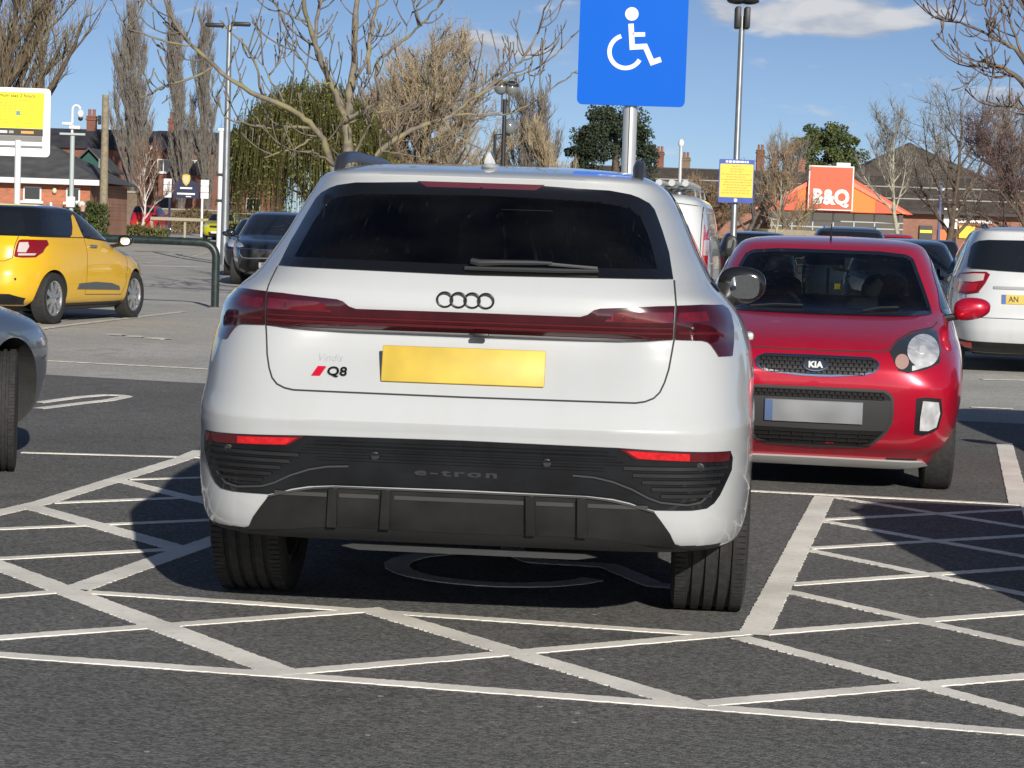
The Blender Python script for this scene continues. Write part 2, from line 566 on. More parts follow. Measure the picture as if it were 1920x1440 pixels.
    def wheel(s, x, y, r, w, rim_r, style=5, steer=0.0, tread=False, rimmat=None, hub=None):
        """x is the tyre centre; sign of x is the side"""
        sg = 1 if x > 0 else -1
        e = bpy.data.objects.new('wheel', None); e.location = (x, y, r); e.rotation_euler = (0, 0, steer); link(e, s.root)
        mb = MB(); h = w / 2
        if tread:
            pr = [(rim_r, -h * .86), (rim_r + .02, -h * .98), (r - .05, -h), (r - .022, -h * .965), (r - .008, -h * .90)]
            for g in (-.52, -.18, .18, .52):
                gw = .0065
                pr += [(r - .002 * abs(g), g * h - gw - .002), (r - .011, g * h - gw), (r - .011, g * h + gw), (r - .002 * abs(g), g * h + gw + .002)]
            pr += [(r - .008, h * .90), (r - .022, h * .965), (r - .05, h), (rim_r + .02, h * .98), (rim_r, h * .86)]
            mb.lathe(pr, (0, 0, 0), 'x', 96, False)
            for k in range(110):
                a = 2 * math.pi * k / 110
                for sd in (-1, 1):
                    # shoulder blocks stand proud, gaps between them are the sipes
                    c = Vector((sd * h * .78, 0, 0)); 
                    m3 = Matrix.Rotation(a, 3, 'X')
                    bx = MB().box((0, 0, 0), (h * .30, .0165, .006))
                    mb.add([m3 @ (Vector(p) + Vector((sd * h * .76, 0, r - .0035))) for p in bx.v], bx.f)
        else:
            pr = [(rim_r, -h * .86), (rim_r + .02, -h * .98), (r - .05, -h), (r - .015, -h * .93), (r - .003, -h * .78), (r, -h * .4), (r, h * .4), (r - .003, h * .78), (r - .015, h * .93), (r - .05, h), (rim_r + .02, h * .98), (rim_r, h * .86)]
            mb.lathe(pr, (0, 0, 0), 'x', 40, False)
        mb.build('tyre', mat('tyre_rubber', (.026, .025, .024), .82, noise=(40, .35), bump=(120, .25, .004)), e, True, 30)
        rm = rimmat or mat('alloy_silver', (.55, .55, .56), .28, .9)
        mb = MB()
        mb.lathe([(rim_r, -h * .86), (rim_r - .02, -h * .6), (rim_r - .03, h * .3), (rim_r - .012, h * .80), (rim_r + .004, h * .86), (rim_r, h * .9)], (0, 0, 0), 'x', 36, False)
        if style:
            for k in range(style):
                a0 = 2 * math.pi * k / style + .3
                m3 = Matrix.Rotation(a0, 3, 'X')
                half = min(.045, rim_r * 1.1 / style)
                sp = [(-half * .9, .04), (half * .9, .04), (half * 1.15, rim_r - .012), (-half * 1.15, rim_r - .012)]
                b2 = MB().prism(sp, lambda a, b, d: Vector((d, a, b)), sg * h * .48, sg * h * .74)
                mb.add([m3 @ Vector(v) for v in b2.v], b2.f)
            mb.lathe([(.065, sg * h * .3), (.062, sg * h * .74), (.045, sg * h * .80), (.002, sg * h * .81)], (0, 0, 0), 'x', 20, False)
        mb.build('rim', rm, e, True, 30, True)
        MB().lathe([(rim_r * .93, sg * -h * .1), (rim_r * .93, sg * h * .12)], (0, 0, 0), 'x', 28).build('brake_disc', mat('disc_dark', (.05, .05, .05), .5, .6), e, False, fix=True)
        return e
    def mirror(s, sg, at, size, m, foot=None, glass=True, face=-1):
        """door mirror: rounded shell on a short foot; face -1 shows its glass to the rear"""
        x, y, z = at; a, b, c = size
        def shape(p):
            q = Vector(p)
            t = (q.x - x) / a * sg          # -1 inner .. 1 outer
            q.z = z + (q.z - z) * (1 - .16 * t) + .01 * t
            if (q.y - y) < 0: q.y = y + (q.y - y) * .35
            return q
        o = MB().ell((x, y, z), (a, b, c), 20, 14, .8, shape).build('door_mirror', m, s.root, True, 50, True)
        if glass:
            g = [(x + sg * a * .12 + a * .60 * math.copysign(abs(math.cos(t)) ** .7, math.cos(t)), z - c * .05 + c * .62 * math.copysign(abs(math.sin(t)) ** .7, math.sin(t))) for t in np.linspace(0, 2 * math.pi, 25)[:-1]]
            MB().prism(g, lambda u, v, d: (u, d - (v - z) * .12, v), y - b * .39, y - b * .33).build('mirror_glass', mat('mirror_silver', (.55, .58, .6), .03, 1.0), o, fix=True)
        fm = foot or mat('trim_black', (.018, .018, .018), .45)
        MB().tube([(x - sg * a * .75, y, z - c * .72), (x - sg * (a + .07), y + .01, z - c * 1.0), (x - sg * (a + .2), y + .02, z - c * 1.0)], [c * .32, c * .3, c * .25], 8).build('mirror_foot', fm, o, True)
        return o
# ------------------------------------------------------------------ ground
def sstep(a, b, x):
    t = min(1.0, max(0.0, (x - a) / (b - a)))
    return t * t * (3 - 2 * t)
def gz(x, y):
    """the car park is level; beyond it the road to the left climbs a little"""
    left = 1 - sstep(-6, 6, x + (y - 100) * 0.0)
    return .07 * sstep(2, 5.5, -x) * sstep(19, 26, y) + 0.48 * sstep(78, 114, y) * left + 0.35 * sstep(114, 150, y) * left

def asphalt(name, base, spec_amt, tint=(1, 0.985, 0.955), scale=1.0, patch=0.16):
    m = bpy.data.materials.new(name); m.use_nodes = True
    n = m.node_tree.nodes; L = m.node_tree.links; b = n['Principled BSDF']
    b.inputs['Roughness'].default_value = 0.88
    b.inputs['Specular IOR Level'].default_value = 0.35
    tcn = n.new('ShaderNodeTexCoord')
    def noise(sc, det, rough=.6):
        t = n.new('ShaderNodeTexNoise'); t.inputs['Scale'].default_value = sc; t.inputs['Detail'].default_value = det; t.inputs['Roughness'].default_value = rough
        L.new(tcn.outputs['Object'], t.inputs['Vector']); return t.outputs['Fac']
    def rangev(v, a, bb, c, d, cl=True):
        r = n.new('ShaderNodeMapRange'); r.clamp = cl
        L.new(v, r.inputs[0]); r.inputs[1].default_value = a; r.inputs[2].default_value = bb; r.inputs[3].default_value = c; r.inputs[4].default_value = d
        return r.outputs[0]
    def mul(a, bb):
        k = n.new('ShaderNodeMath'); k.operation = 'MULTIPLY'; L.new(a, k.inputs[0]); L.new(bb, k.inputs[1]); return k.outputs[0]
    def addn(a, bb):
        k = n.new('ShaderNodeMath'); k.operation = 'ADD'; L.new(a, k.inputs[0]); L.new(bb, k.inputs[1]); return k.outputs[0]
    v1 = rangev(noise(.55 * scale, 2), .3, .7, 1 - patch, 1 + patch)
    v2 = rangev(noise(5 * scale, 3, .7), .3, .7, .93, 1.07)
    vor = n.new('ShaderNodeTexVoronoi'); vor.inputs['Scale'].default_value = 95 * scale; L.new(tcn.outputs['Object'], vor.inputs['Vector'])
    sepc = n.new('ShaderNodeSeparateColor'); L.new(vor.outputs['Color'], sepc.inputs[0])
    stone = rangev(sepc.outputs[0], 0, 1, 1 - spec_amt, 1 + spec_amt)
    bright = rangev(sepc.outputs[1], .965, .985, 0, 1)           # pale chips among the aggregate
    big = n.new('ShaderNodeTexVoronoi'); big.inputs['Scale'].default_value = 9 * scale; L.new(tcn.outputs['Object'], big.inputs['Vector'])
    sb = n.new('ShaderNodeSeparateColor'); L.new(big.outputs['Color'], sb.inputs[0])
    lone = mul(rangev(sb.outputs[0], .82, .83, 0, 1), rangev(big.outputs['Distance'], .0, .12, 1, 0))
    lone = rangev(lone, .25, .4, 0, 1)
    stain = rangev(noise(1.1 * scale, 3, .65), .60, .70, 1.0, .74)      # oil and tyre scuffs
    val = mul(mul(mul(v1, v2), stone), stain)
    sc = n.new('ShaderNodeVectorMath'); sc.operation = 'SCALE'; sc.inputs[0].default_value = [base * t for t in tint]
    L.new(val, sc.inputs['Scale'])
    mx = n.new('ShaderNodeMixRGB'); mx.inputs[2].default_value = (.30, .29, .27, 1)
    k = n.new('ShaderNodeMath'); k.operation = 'MULTIPLY'; L.new(bright, k.inputs[0]); k.inputs[1].default_value = .5
    L.new(k.outputs[0], mx.inputs[0]); L.new(sc.outputs[0], mx.inputs[1])
    mx2 = n.new('ShaderNodeMixRGB'); mx2.inputs[2].default_value = (.42, .41, .38, 1)
    L.new(lone, mx2.inputs[0]); L.new(mx.outputs[0], mx2.inputs[1]); L.new(mx2.outputs[0], b.inputs['Base Color'])
    bp = n.new('ShaderNodeBump'); bp.inputs['Strength'].default_value = .5; bp.inputs['Distance'].default_value = .004
    hh = rangev(vor.outputs['Distance'], 0, .6, 1, 0)
    L.new(hh, bp.inputs['Height']); L.new(bp.outputs[0], b.inputs['Normal'])
    return m
OLD = asphalt('asphalt_worn', .46, .25, (1, .965, .88), .8, .14)
NEW = asphalt('asphalt_fresh', .15, .45, (1, .985, .94), 1.0, .12)

xs = sorted(set([-900, -500, -300, -200, -140] + list(range(-100, -12, 4)) + list(range(-12, 13, 1)) + list(range(16, 101, 4)) + [140, 200, 300, 500, 900]))
ys = sorted(set([-60, -20, 0] + list(range(6, 40, 1)) + list(range(40, 176, 4)) + [190, 220, 260, 320, 420, 600, 1000, 2500]))
v = [(x, y, gz(x, y)) for y in ys for x in xs]
k = len(xs)
f = [(j * k + i, j * k + i + 1, (j + 1) * k + i + 1, (j + 1) * k + i) for j in range(len(ys) - 1) for i in range(k - 1)]
ground = tag(mkobj('ground', v, f, OLD, None, True, 0), 'worn pale grey car park surface', kind='structure')
# the strip of newer, darker surfacing that the near bays stand on
edge = [(-40, 24.2), (-12, 20.3), (-4.0, 18.5), (-2.6, 18.1), (3.2, 16.9), (12, 15.1), (40, 9.5)]
v = [(x, y, .004) for x, y in edge] + [(x, -40, .004) for x, y in edge]
n_ = len(edge)
f = [(i, n_ + i, n_ + i + 1, i + 1) for i in range(n_ - 1)]
tag(mkobj('road', v, f, NEW), 'fresh dark asphalt under the near bays', kind='structure')

# ------------------------------------------------------------------ painted markings
def paint_mat():
    m = mat('line_paint', (.93, .89, .80), .75, noise=(2.6, .16, 6), bump=(150, .5, .003))
    n = m.node_tree.nodes; L = m.node_tree.links; b = n['Principled BSDF']
    src = b.inputs['Base Color'].links[0].from_socket
    tcn = n.new('ShaderNodeTexCoord')
    t = n.new('ShaderNodeTexNoise'); t.inputs['Scale'].default_value = 30; t.inputs['Detail'].default_value = 8; t.inputs['Roughness'].default_value = .7
    L.new(tcn.outputs['Object'], t.inputs['Vector'])
    r = n.new('ShaderNodeMapRange'); L.new(t.outputs['Fac'], r.inputs[0]); r.inputs[1].default_value = .54; r.inputs[2].default_value = .76; r.inputs[4].default_value = .38
    mx = n.new('ShaderNodeMixRGB'); L.new(r.outputs[0], mx.inputs[0]); L.new(src, mx.inputs[1]); mx.inputs[2].default_value = (.16, .15, .135, 1)
    L.new(mx.outputs[0], b.inputs['Base Color'])
    return m
LINE = paint_mat()
def old_line(): return mat('line_paint_faded', (.66, .62, .54), .8, noise=(9, .3, 6))
_mz = [.0072]
def line(pts, w, m=None, rag=.0035, step=.015, z=None, name='road_marking'):
    """a painted band with ragged edges, laid just proud of the surface"""
    P = [Vector(p) for p in pts]
    _mz[0] += .00005
    zz = _mz[0] if z is None else z
    Q = []
    for i in range(len(P) - 1):
        k = max(1, int((P[i + 1] - P[i]).length / step))
        Q += [P[i] + (P[i + 1] - P[i]) * (j / k) for j in range(k)]
    Q.append(P[-1])
    V, F = [], []
    for i, p in enumerate(Q):
        d = (Q[min(i + 1, len(Q) - 1)] - Q[max(i - 1, 0)]).normalized()
        nn = Vector((-d.y, d.x))
        a = p + nn * (w / 2 + rng.uniform(-rag, rag)); b = p - nn * (w / 2 + rng.uniform(-rag, rag))
        za, zb = zz + gz(a.x, a.y), zz + gz(b.x, b.y)
        V += [(a.x, a.y, za), (b.x, b.y, zb), (a.x, a.y, za - .0032), (b.x, b.y, zb - .0032)]
        if i:
            o = 4 * i
            F += [(o - 4, o - 3, o + 1, o), (o - 2, o - 4, o, o + 2), (o - 3, o - 1, o + 3, o + 1)]
    return tag(mkobj(name, V, F, m or LINE), kind='structure')
# bay lines and hatching
MARKS = [
    ([(-2.8, 12.238), (-1.73, 12.289)], 0.050, 'n'),
    ([(-2.58, 8.732), (-2.311, 9.695), (-2.205, 10.073), (-2.045, 11.068), (-1.869, 12.156), (-1.829, 12.652)], 0.100, 'n'),
    ([(-1.981, 11.111), (-1.519, 11.371)], 0.050, 'n'),
    ([(-2.155, 10.086), (-1.408, 10.561)], 0.055, 'n'),
    ([(-3.043, 8.661), (-2.186, 9.176), (-1.293, 9.714)], 0.055, 'n'),
    ([(-2.834, 7.829), (-1.991, 8.367), (-1.362, 8.769)], 0.060, 'n'),
    ([(-2.585, 6.919), (-1.788, 7.524), (-1.584, 7.679)], 0.060, 'n'),
    ([(-1.515, 7.67), (-0.576, 7.497), (0.702, 7.242)], 0.062, 'n'),
    ([(-2.45, 6.235), (-1.607, 6.772), (-0.57, 7.434), (-0.427, 7.525)], 0.065, 'n'),
    ([(-2.527, 6.682), (-1.543, 6.505), (-0.479, 6.314), (0.524, 6.112), (1.46, 5.903), (1.753, 5.837)], 0.070, 'n'),
    ([(-2.241, 9.944), (-1.34, 8.774)], 0.105, 'n'),
    ([(-2.015, 11.053), (-1.353, 10.159)], 0.085, 'n'),
    ([(-2.529, 9.0), (-1.948, 8.186), (-0.662, 6.385)], 0.110, 'n'),
    ([(-1.563, 7.718), (-1.264, 8.975), (-1.144, 9.5)], 0.110, 'n'),
    ([(-0.451, 7.467), (0.554, 6.11)], 0.100, 'n'),
    ([(-0.705, 6.347), (-0.492, 6.477), (0.604, 7.157), (0.875, 7.322)], 0.070, 'n'),
    ([(0.855, 7.259), (1.686, 11.389)], 0.105, 'n'),
    ([(1.289, 11.54), (2.736, 11.306), (3.032, 11.258)], 0.055, 'n'),
    ([(1.727, 11.377), (2.518, 10.382), (2.704, 10.147)], 0.060, 'n'),
    ([(1.519, 10.404), (2.691, 11.118), (2.947, 11.274)], 0.055, 'n'),
    ([(1.527, 10.367), (2.28, 9.376), (2.462, 9.138)], 0.060, 'n'),
    ([(1.331, 9.4), (2.443, 10.068), (2.701, 10.222)], 0.055, 'n'),
    ([(1.325, 9.35), (2.034, 8.333), (2.205, 8.086)], 0.065, 'n'),
    ([(1.119, 8.375), (2.198, 9.026), (2.454, 9.181)], 0.060, 'n'),
    ([(1.087, 8.205), (1.781, 7.259), (1.958, 7.018)], 0.070, 'n'),
    ([(0.89, 7.295), (1.931, 7.898), (2.191, 8.049)], 0.065, 'n'),
    ([(0.803, 7.202), (1.522, 6.166), (1.693, 5.919)], 0.080, 'n'),
    ([(0.578, 6.135), (1.648, 6.698), (1.914, 6.838)], 0.075, 'n'),
    ([(3.452, 14.927), (2.714, 11.323)], 0.110, 'n'),
    ([(-3.456, 15.587), (-3.276, 16.233), (-3.128, 16.517), (-3.012, 16.513), (-2.955, 16.429), (-3.015, 16.031), (-3.16, 15.664), (-3.348, 15.104)], 0.090, 'u'),
    ([(-4.425, 20.264), (-2.832, 19.906), (-2.165, 19.713)], 0.090, 'o'),
    ([(-5.834, 25.945), (-5.459, 30.939)], 0.100, 'o'),
    ([(-5.511, 24.791), (-4.822, 31.301)], 0.100, 'o'),
    ([(-4.635, 24.568), (-4.436, 24.517)], 0.220, 'o'),
    ([(-4.378, 24.431), (-4.186, 24.377)], 0.220, 'o'),
    ([(-4.134, 24.289), (-3.897, 24.206)], 0.220, 'o'),
    ([(-11.679, 67.429), (-12.92, 89.733)], 0.100, 'o'),
    ([(-13.84, 78.97), (-13.077, 91.451)], 0.100, 'o'),
    ([(-11.05, 63.349), (-9.444, 64.756)], 0.100, 'o'),
    ([(-7.386, 44.621), (-7.343, 47.57)], 0.150, 'o'),
    ([(-17.948, 103.531), (-14.372, 105.606)], 0.120, 'o'),
    ([(3.931, 18.308), (4.282, 18.284)], 0.080, 'o'),
    ([(4.898, 22.355), (5.359, 22.419), (5.656, 22.46)], 0.100, 'o'),
    ([(2.79, 11.40), (1.60, 5.55)], 0.105, 'n'),
]
for pts, w, st in MARKS:
    if st == 'o': line(pts, w, old_line(), .012, .05)
    else: line(pts, w)
# wheelchair symbol painted in the middle of the bay under the SUV
line(arc(-.02, 8.55, .42, 95, 330, 26), .10)
line([(.02, 9.55), (.03, 8.95), (.12, 8.75), (.42, 8.70), (.58, 8.25), (.72, 8.22)], .10)
line([(.0, 9.25), (.36, 9.22)], .09)
line(arc(.03, 9.80, .07, 0, 360, 14), .13)
# ------------------------------------------------------------------ the white SUV
AU_LOC = (-.157272, 6.792997, 0); AU_RZ = -.0679828
AU = [  # z, rear y, front y, half width, rear squareness, front squareness
 (.270, .80, 4.40, .82, 6, 4), (.288, .58, 4.52, .875, 6.5, 4), (.308, .34, 4.62, .910, 7, 4.2), (.338, .135, 4.70, .936, 7.6, 4.4), (.36, .092, 4.73, .943, 7.7, 4.4), (.40, .070, 4.78, .953, 7.8, 4.5),
 (.50, .042, 4.85, .964, 7.6, 4.6), (.60, .026, 4.88, .969, 7.4, 4.7), (.655, .018, 4.89, .970, 7.2, 4.8), (.700, .010, 4.885, .971, 7.2, 4.8), (.734, .000, 4.875, .971, 7, 4.8), (.741, .003, 4.87, .971, 7, 4.8),
 (.80, .030, 4.85, .970, 6.6, 4.6), (.88, .070, 4.76, .968, 6.4, 4.4), (.96, .104, 4.55, .958, 6.2, 4.2), (1.02, .118, 4.22, .940, 6.0, 4), (1.06, .112, 3.92, .922, 6, 4),
 (1.10, .108, 3.66, .895, 6, 4.2), (1.145, .118, 3.52, .853, 6, 4.4), (1.185, .142, 3.44, .815, 5.4, 4.6), (1.21, .162, 3.39, .800, 5, 4.8), (1.27, .225, 3.28, .772, 4.6, 5), (1.34, .30, 3.14, .738, 4.3, 5),
 (1.42, .385, 2.98, .700, 4.2, 5), (1.475, .440, 2.86, .668, 4.2, 5), (1.505, .455, 2.78, .645, 4.4, 5), (1.530, .452, 2.70, .618, 4.6, 5), (1.548, .50, 2.60, .590, 4.6, 4.6),
 (1.57, .72, 2.42, .54, 5, 4.2), (1.588, 1.0, 2.26, .475, 4.4, 4), (1.600, 1.26, 2.10, .39, 4, 4), (1.607, 1.48, 1.92, .27, 3.4, 3.4), (1.610, 1.66, 1.76, .09, 3, 3)]
AU = [(z, y0, y1, w, pr, pf + (2.6 if z < .7 else 2.6 * max(0, (1.0 - z) / .3))) for z, y0, y1, w, pr, pf in AU]
def au_deform(V):
    x, y, z = V[:, 0], V[:, 1], V[:, 2]
    rear = y < .6
    sx = 1 / (1 + np.exp((np.abs(x) - .53 - .10 * (1.0 - z)) / .042))
    up_ = np.clip((1.035 - z) / .018, 0, 1)
    t = np.clip((z - .80) / .20, 0, 1); t = t * t * (3 - 2 * t)
    d = .046 * sx * up_ * t * (z < 1.04)
    V[:, 1] = y + np.where(rear, d, 0)
    return V
WHITE = paint('paint_white', (.515, .532, .538), .08, dirtcol=(.40, .37, .32))
TRIM = mat('trim_black', (.018, .018, .018), .45)
SEAM = mat('panel_gap', (.035, .035, .036), .8)
au = Car('white_suv', 'white electric SUV parked tail to camera on the hatched bay', 'car', AU_LOC, AU_RZ, AU, WHITE, 150, 120, au_deform)
def under(c, zmax=.30):
    """dark underside"""
    c.body.data.materials.append(mat('underbody', (.02, .02, .02), .8))
    k = len(c.body.data.materials) - 1
    for p in c.body.data.polygons:
        if p.normal.z < -.72 and p.center.z < zmax + .1: p.material_index = k
ARCH = mat('arch_liner', (.030, .030, .029), .8, bump=(8, .5, .02))
def both(h):            # right half outline (top centre -> bottom centre) to a full closed one
    return h + [(-x, z) for x, z in reversed(h) if abs(x) > 1e-6]

# wheel arches, hollow cabin and window openings
cutters = []
for yw in (1.07, 3.99):
    for sg in (-1, 1):
        cutters.append(MB().lathe([(.425, sg * .60), (.425, sg * 2)], (0, yw, .386), 'x', 56).build('arch', ARCH, None, fix=True))
cab = [(z, yr + .09, yf - .22, w - .065, pr, pf) for z, yr, yf, w, pr, pf in AU if .60 < z < 1.55]
cab = [(z, y0 + (.05 if z < 1.0 else 0), min(y1, 3.65), w_, a, b) for z, y0, y1, w_, a, b in cab]
cab.append((1.562, .75, 2.4, .46, 5, 5))
V_, F_ = ring_stack(cab, 40, 40)
LINING = mat('cabin_lining', (.060, .060, .064), .9)
cutters.append(mkobj('cabin', V_, F_, LINING))
rg = [(0, 1.509), (.21, 1.511), (.43, 1.503), (.50, 1.493), (.53, 1.483), (.565, 1.465), (.583, 1.445), (.598, 1.41), (.612, 1.375), (.638, 1.301), (.655, 1.214), (.421, 1.212), (0, 1.207)]
rin = [(0, 1.470), (.40, 1.462), (.50, 1.447), (.535, 1.42), (.565, 1.36), (.585, 1.30), (.600, 1.245), (0, 1.240)]
cutters.append(MB().prism(both(rin), lambda a, b, d: (a, d, b), -1, 1.1).build('opening', LINING, None, fix=True))
ws = [(0, 1.475), (.45, 1.470), (.52, 1.455), (.60, 1.30), (.66, 1.15), (.55, 1.125), (0, 1.115)]
cutters.append(MB().prism(both(ws), lambda a, b, d: (a, d, b), 2.3, 6).build('opening', LINING, None, fix=True))
sw = [[(.86, 1.235), (1.02, 1.40), (1.16, 1.462), (1.30, 1.478), (1.34, 1.215)], [(1.40, 1.215), (1.38, 1.480), (1.72, 1.488), (2.12, 1.486), (2.14, 1.212)], [(2.22, 1.212), (2.20, 1.484), (2.50, 1.462), (2.78, 1.38), (3.10, 1.215)]]
for q in sw:
    for sg in (-1, 1):
        cutters.append(MB().prism(q, lambda a, b, d: (d, a, b), sg * .40, sg * 2).build('opening', LINING, None, fix=True))
boolean(au.body, cutters)
under(au, .34)

# glazing
GLASS = glassmat('glass_privacy', (.42, .46, .44))
GLASSC = glassmat('glass_clear', (.80, .86, .82))
FRIT = mat('glass_border', (.008, .008, .009), .12, coat=1.0)
def ringpanel(c, name, outer, inner, face, m, off=.003, res=.03, parent=None):
    """band between two outlines, split down the middle"""
    oh = outer; ih = inner
    a = oh + list(reversed(ih))
    o1 = c.panel(name, a, face, m, off=off, res=res, parent=parent)
    o2 = c.panel(name, [(-x, z) for x, z in reversed(a)], face, m, off=off, res=res, parent=parent)
    return o1, o2
rw = au.panel('rear_window', both(rin), 'rear', GLASS, off=.002, thick=.003, res=.05)
ringpanel(au, 'window_border', rg, rin, 'rear', FRIT, .003, .03, rw)
wsn = au.panel('windscreen', both(ws), 'front', GLASSC, off=.002, thick=.003, res=.06)
for sd in ('right', 'left'):
    for q in sw:
        au.panel('side_window', q, sd, GLASS if q is not sw[2] else GLASSC, off=.0005, thick=.003, res=.06)
    fr = [(.74, 1.185), (.80, 1.26), (.99, 1.43), (1.14, 1.490), (1.35, 1.507), (2.2, 1.512), (2.52, 1.490), (2.82, 1.40), (3.20, 1.195)]
    au.strip('window_trim', fr, sd, TRIM, w=.034, off=.004, closed=True)
    for yy in (1.37, 2.18):
        au.strip('pillar_trim', [(yy, 1.20), (yy - .01, 1.49)], sd, FRIT, w=.075, off=.003)
    for p in ([(1.55, .36), (1.42, .80), (1.36, 1.19)], [(2.20, .34), (2.18, 1.19)], [(3.28, .36), (3.30, .80), (3.16, 1.19)], [(1.55, .345), (3.28, .345)]):
        au.strip('panel_gap', p, sd, SEAM, w=.006)
    for yy in (1.62, 2.45):
        MB().rbox((.965 if sd == 'right' else -.965, yy, .985), (.03, .22, .032), .012).build('door_handle', WHITE, au.root, True)
    au.strip('sill_trim', [(1.56, .30), (3.45, .30)], sd, TRIM, w=.09, off=.006)
# tailgate gap
gp = [(.659, 1.212), (.668, 1.13), (.665, 1.02), (.652, .93), (.640, .888), (.626, .857), (.607, .838), (.58, .827), (.55, .822), (0, .820)]
au.strip('tailgate_gap', gp + [(-x, z) for x, z in reversed(gp[:-1])], 'rear', SEAM, w=.0055, off=.0012, res=.02)

# lights
RED_D = mat('lens_dark_red', (.048, .005, .009), .12, coat=1.0, noise=(14, .25))
RED_B = mat('lens_red', (.12, .006, .012), .14, coat=1.0, noise=(30, .25))
RED_M = mat('lens_mid_red', (.095, .009, .013), .15, coat=1.0)
bar = [(0, 1.090), (.362, 1.089), (.385, 1.096), (.405, 1.110), (.425, 1.115), (.55, 1.123), (.662, 1.130), (.660, 1.024), (.44, 1.024), (0, 1.025)]
lb = au.panel('light_bar', both(bar), 'rear', RED_D, off=lambda x, z: .010 if abs(x) < .6 else .010 - (abs(x) - .6) * .08, thick=.03, res=.018)
for zz, ww in ((1.060, .005), (1.044, .008), (1.031, .003)):
    au.strip('light_line', [(-.655, zz), (.655, zz)], 'rear', RED_M, w=ww, off=.0118, parent=lb)
for sg in (-1, 1):
    q = [(.44, 1.076), (.655, 1.078), (.655, 1.108), (.50, 1.106), (.465, 1.102)]
    au.panel('light_segment', [(sg * x, z) for x, z in (q if sg > 0 else reversed(q))], 'rear', RED_B, off=.0105, thick=.002, res=.03, parent=lb)
cl = [(.669, 1.131), (.75, 1.134), (.822, 1.131), (.842, 1.118), (.852, 1.10), (.861, 1.06), (.862, 1.01), (.858, .968), (.812, .968), (.800, .986), (.787, 1.003), (.773, 1.015), (.755, 1.021), (.668, 1.024)]
for a in au.sym('tail_light', cl, 'rear', RED_D, off=.005, thick=.02, res=.02):
    sg = 1 if a.data.vertices[0].co.x > 0 else -1
    q = [(.675, 1.078), (.775, 1.082), (.765, 1.112), (.675, 1.108)]
    au.panel('light_segment', [(sg * x, z) for x, z in (q if sg > 0 else reversed(q))], 'rear', RED_B, off=.0068, thick=.002, parent=a)
    au.strip('light_line', [(sg * .675, 1.046), (sg * .80, 1.044), (sg * .835, 1.03)], 'rear', RED_M, w=.009, off=.0068, parent=a)
bl = [(-.214, 1.5145), (.214, 1.5145), (.184, 1.494), (-.184, 1.494)]
au.panel('brake_light', bl, 'rear', RED_M, off=.0045, thick=.004)

# bumper: black insert with slats, reflectors, diffuser
GLOSSB = mat('bumper_black', (.009, .010, .012), .25, coat=.8, noise=(6, .5, 8))
GRAIN = mat('bumper_grain', (.013, .013, .0135), .5, noise=(8, .45, 8), bump=(200, .15, .002))
ins = [(0, .685), (.50, .681), (.859, .669), (.868, .645), (.866, .605), (.850, .570), (.830, .527), (.812, .502), (.790, .487), (.745, .482), (.625, .482), (.585, .492), (.545, .505), (.49, .516), (.41, .522), (0, .525)]
bi = au.panel('bumper_insert', both(ins), 'rear', GLOSSB, off=.004, thick=.02, res=.022)
for k in range(5):
    z = .618 - k * .022
    for sg in (-1, 1):
        x1 = .845 - k * .012; x0 = .52 + k * .03
        au.strip('slat', [(sg * x0, z), (sg * x1, z)], 'rear', GRAIN, w=.011, off=.013, parent=bi)
for z, x1 in ((.662, .47), (.648, .50), (.630, .52), (.610, .46)):
    au.strip('slat', [(-x1, z), (x1, z)], 'rear', GLOSSB, w=.007, off=.011, parent=bi)
for sg in (-1, 1):
    au.strip('trim_line', [(sg * x, z) for x, z in ((.36, .588), (.43, .584), (.488, .572), (.549, .550), (.60, .524), (.64, .510), (.724, .502), (.765, .510), (.80, .545))], 'rear', mat('trim_line_grey', (.055, .055, .056), .35, coat=.6), w=.006, off=.012, parent=bi, res=.015)
for x in (.276, .762):
    for sg in (-1, 1):
        h, nn = au.hit('rear', sg * x, .622)
        MB().lathe([(.014, 0), (.014, -.006), (.011, -.007), (.0108, -.0055), (.001, -.0055)], (h.x, h.y - .004, h.z), 'y', 16).build('parking_sensor', GRAIN, bi, True, fix=True)
rf = [(.505, .678), (.855, .667), (.850, .637), (.556, .647)]
for sg in (-1, 1):
    q = [(sg * x, z) for x, z in rf]
    o = au.panel('reflector', q if sg < 0 else list(reversed(q)), 'rear', RED_M, off=.009, thick=.01)
    q2 = [(.525, .674), (.725, .668), (.725, .644), (.565, .650)]
    q2 = [(sg * x, z) for x, z in q2]
    au.panel('reflector_bright', q2 if sg < 0 else list(reversed(q2)), 'rear', mat('reflector_red', (.62, .015, .02), .12, coat=1, noise=(60, .3)), off=.0105, thick=.002, parent=o)
df = [(0, .519), (.41, .516), (.49, .510), (.545, .499), (.585, .486), (.622, .476), (.650, .440), (.675, .405), (.697, .360), (.58, .369), (.45, .382), (.40, .386), (0, .381)]
dd = au.panel('diffuser', both(df), 'rear', GRAIN, off=.008, thick=.012, res=.02)
au.strip('diffuser_edge', [(-.62, .480), (-.545, .500), (-.47, .514), (-.40, .520), (.40, .520), (.47, .514), (.545, .500), (.62, .480)], 'rear', mat('trim_satin', (.085, .085, .083), .35, .3), w=.006, off=.016, parent=dd)
for a, b in ((-.60, -.43), (-.39, -.262), (-.212, .205), (.245, .365), (.41, .60)):
    au.strip('ledge', [(a, .492), (b, .492)], 'rear', mat('trim_satin', (.085, .085, .083), .35, .3), w=.013, off=.011, parent=dd)
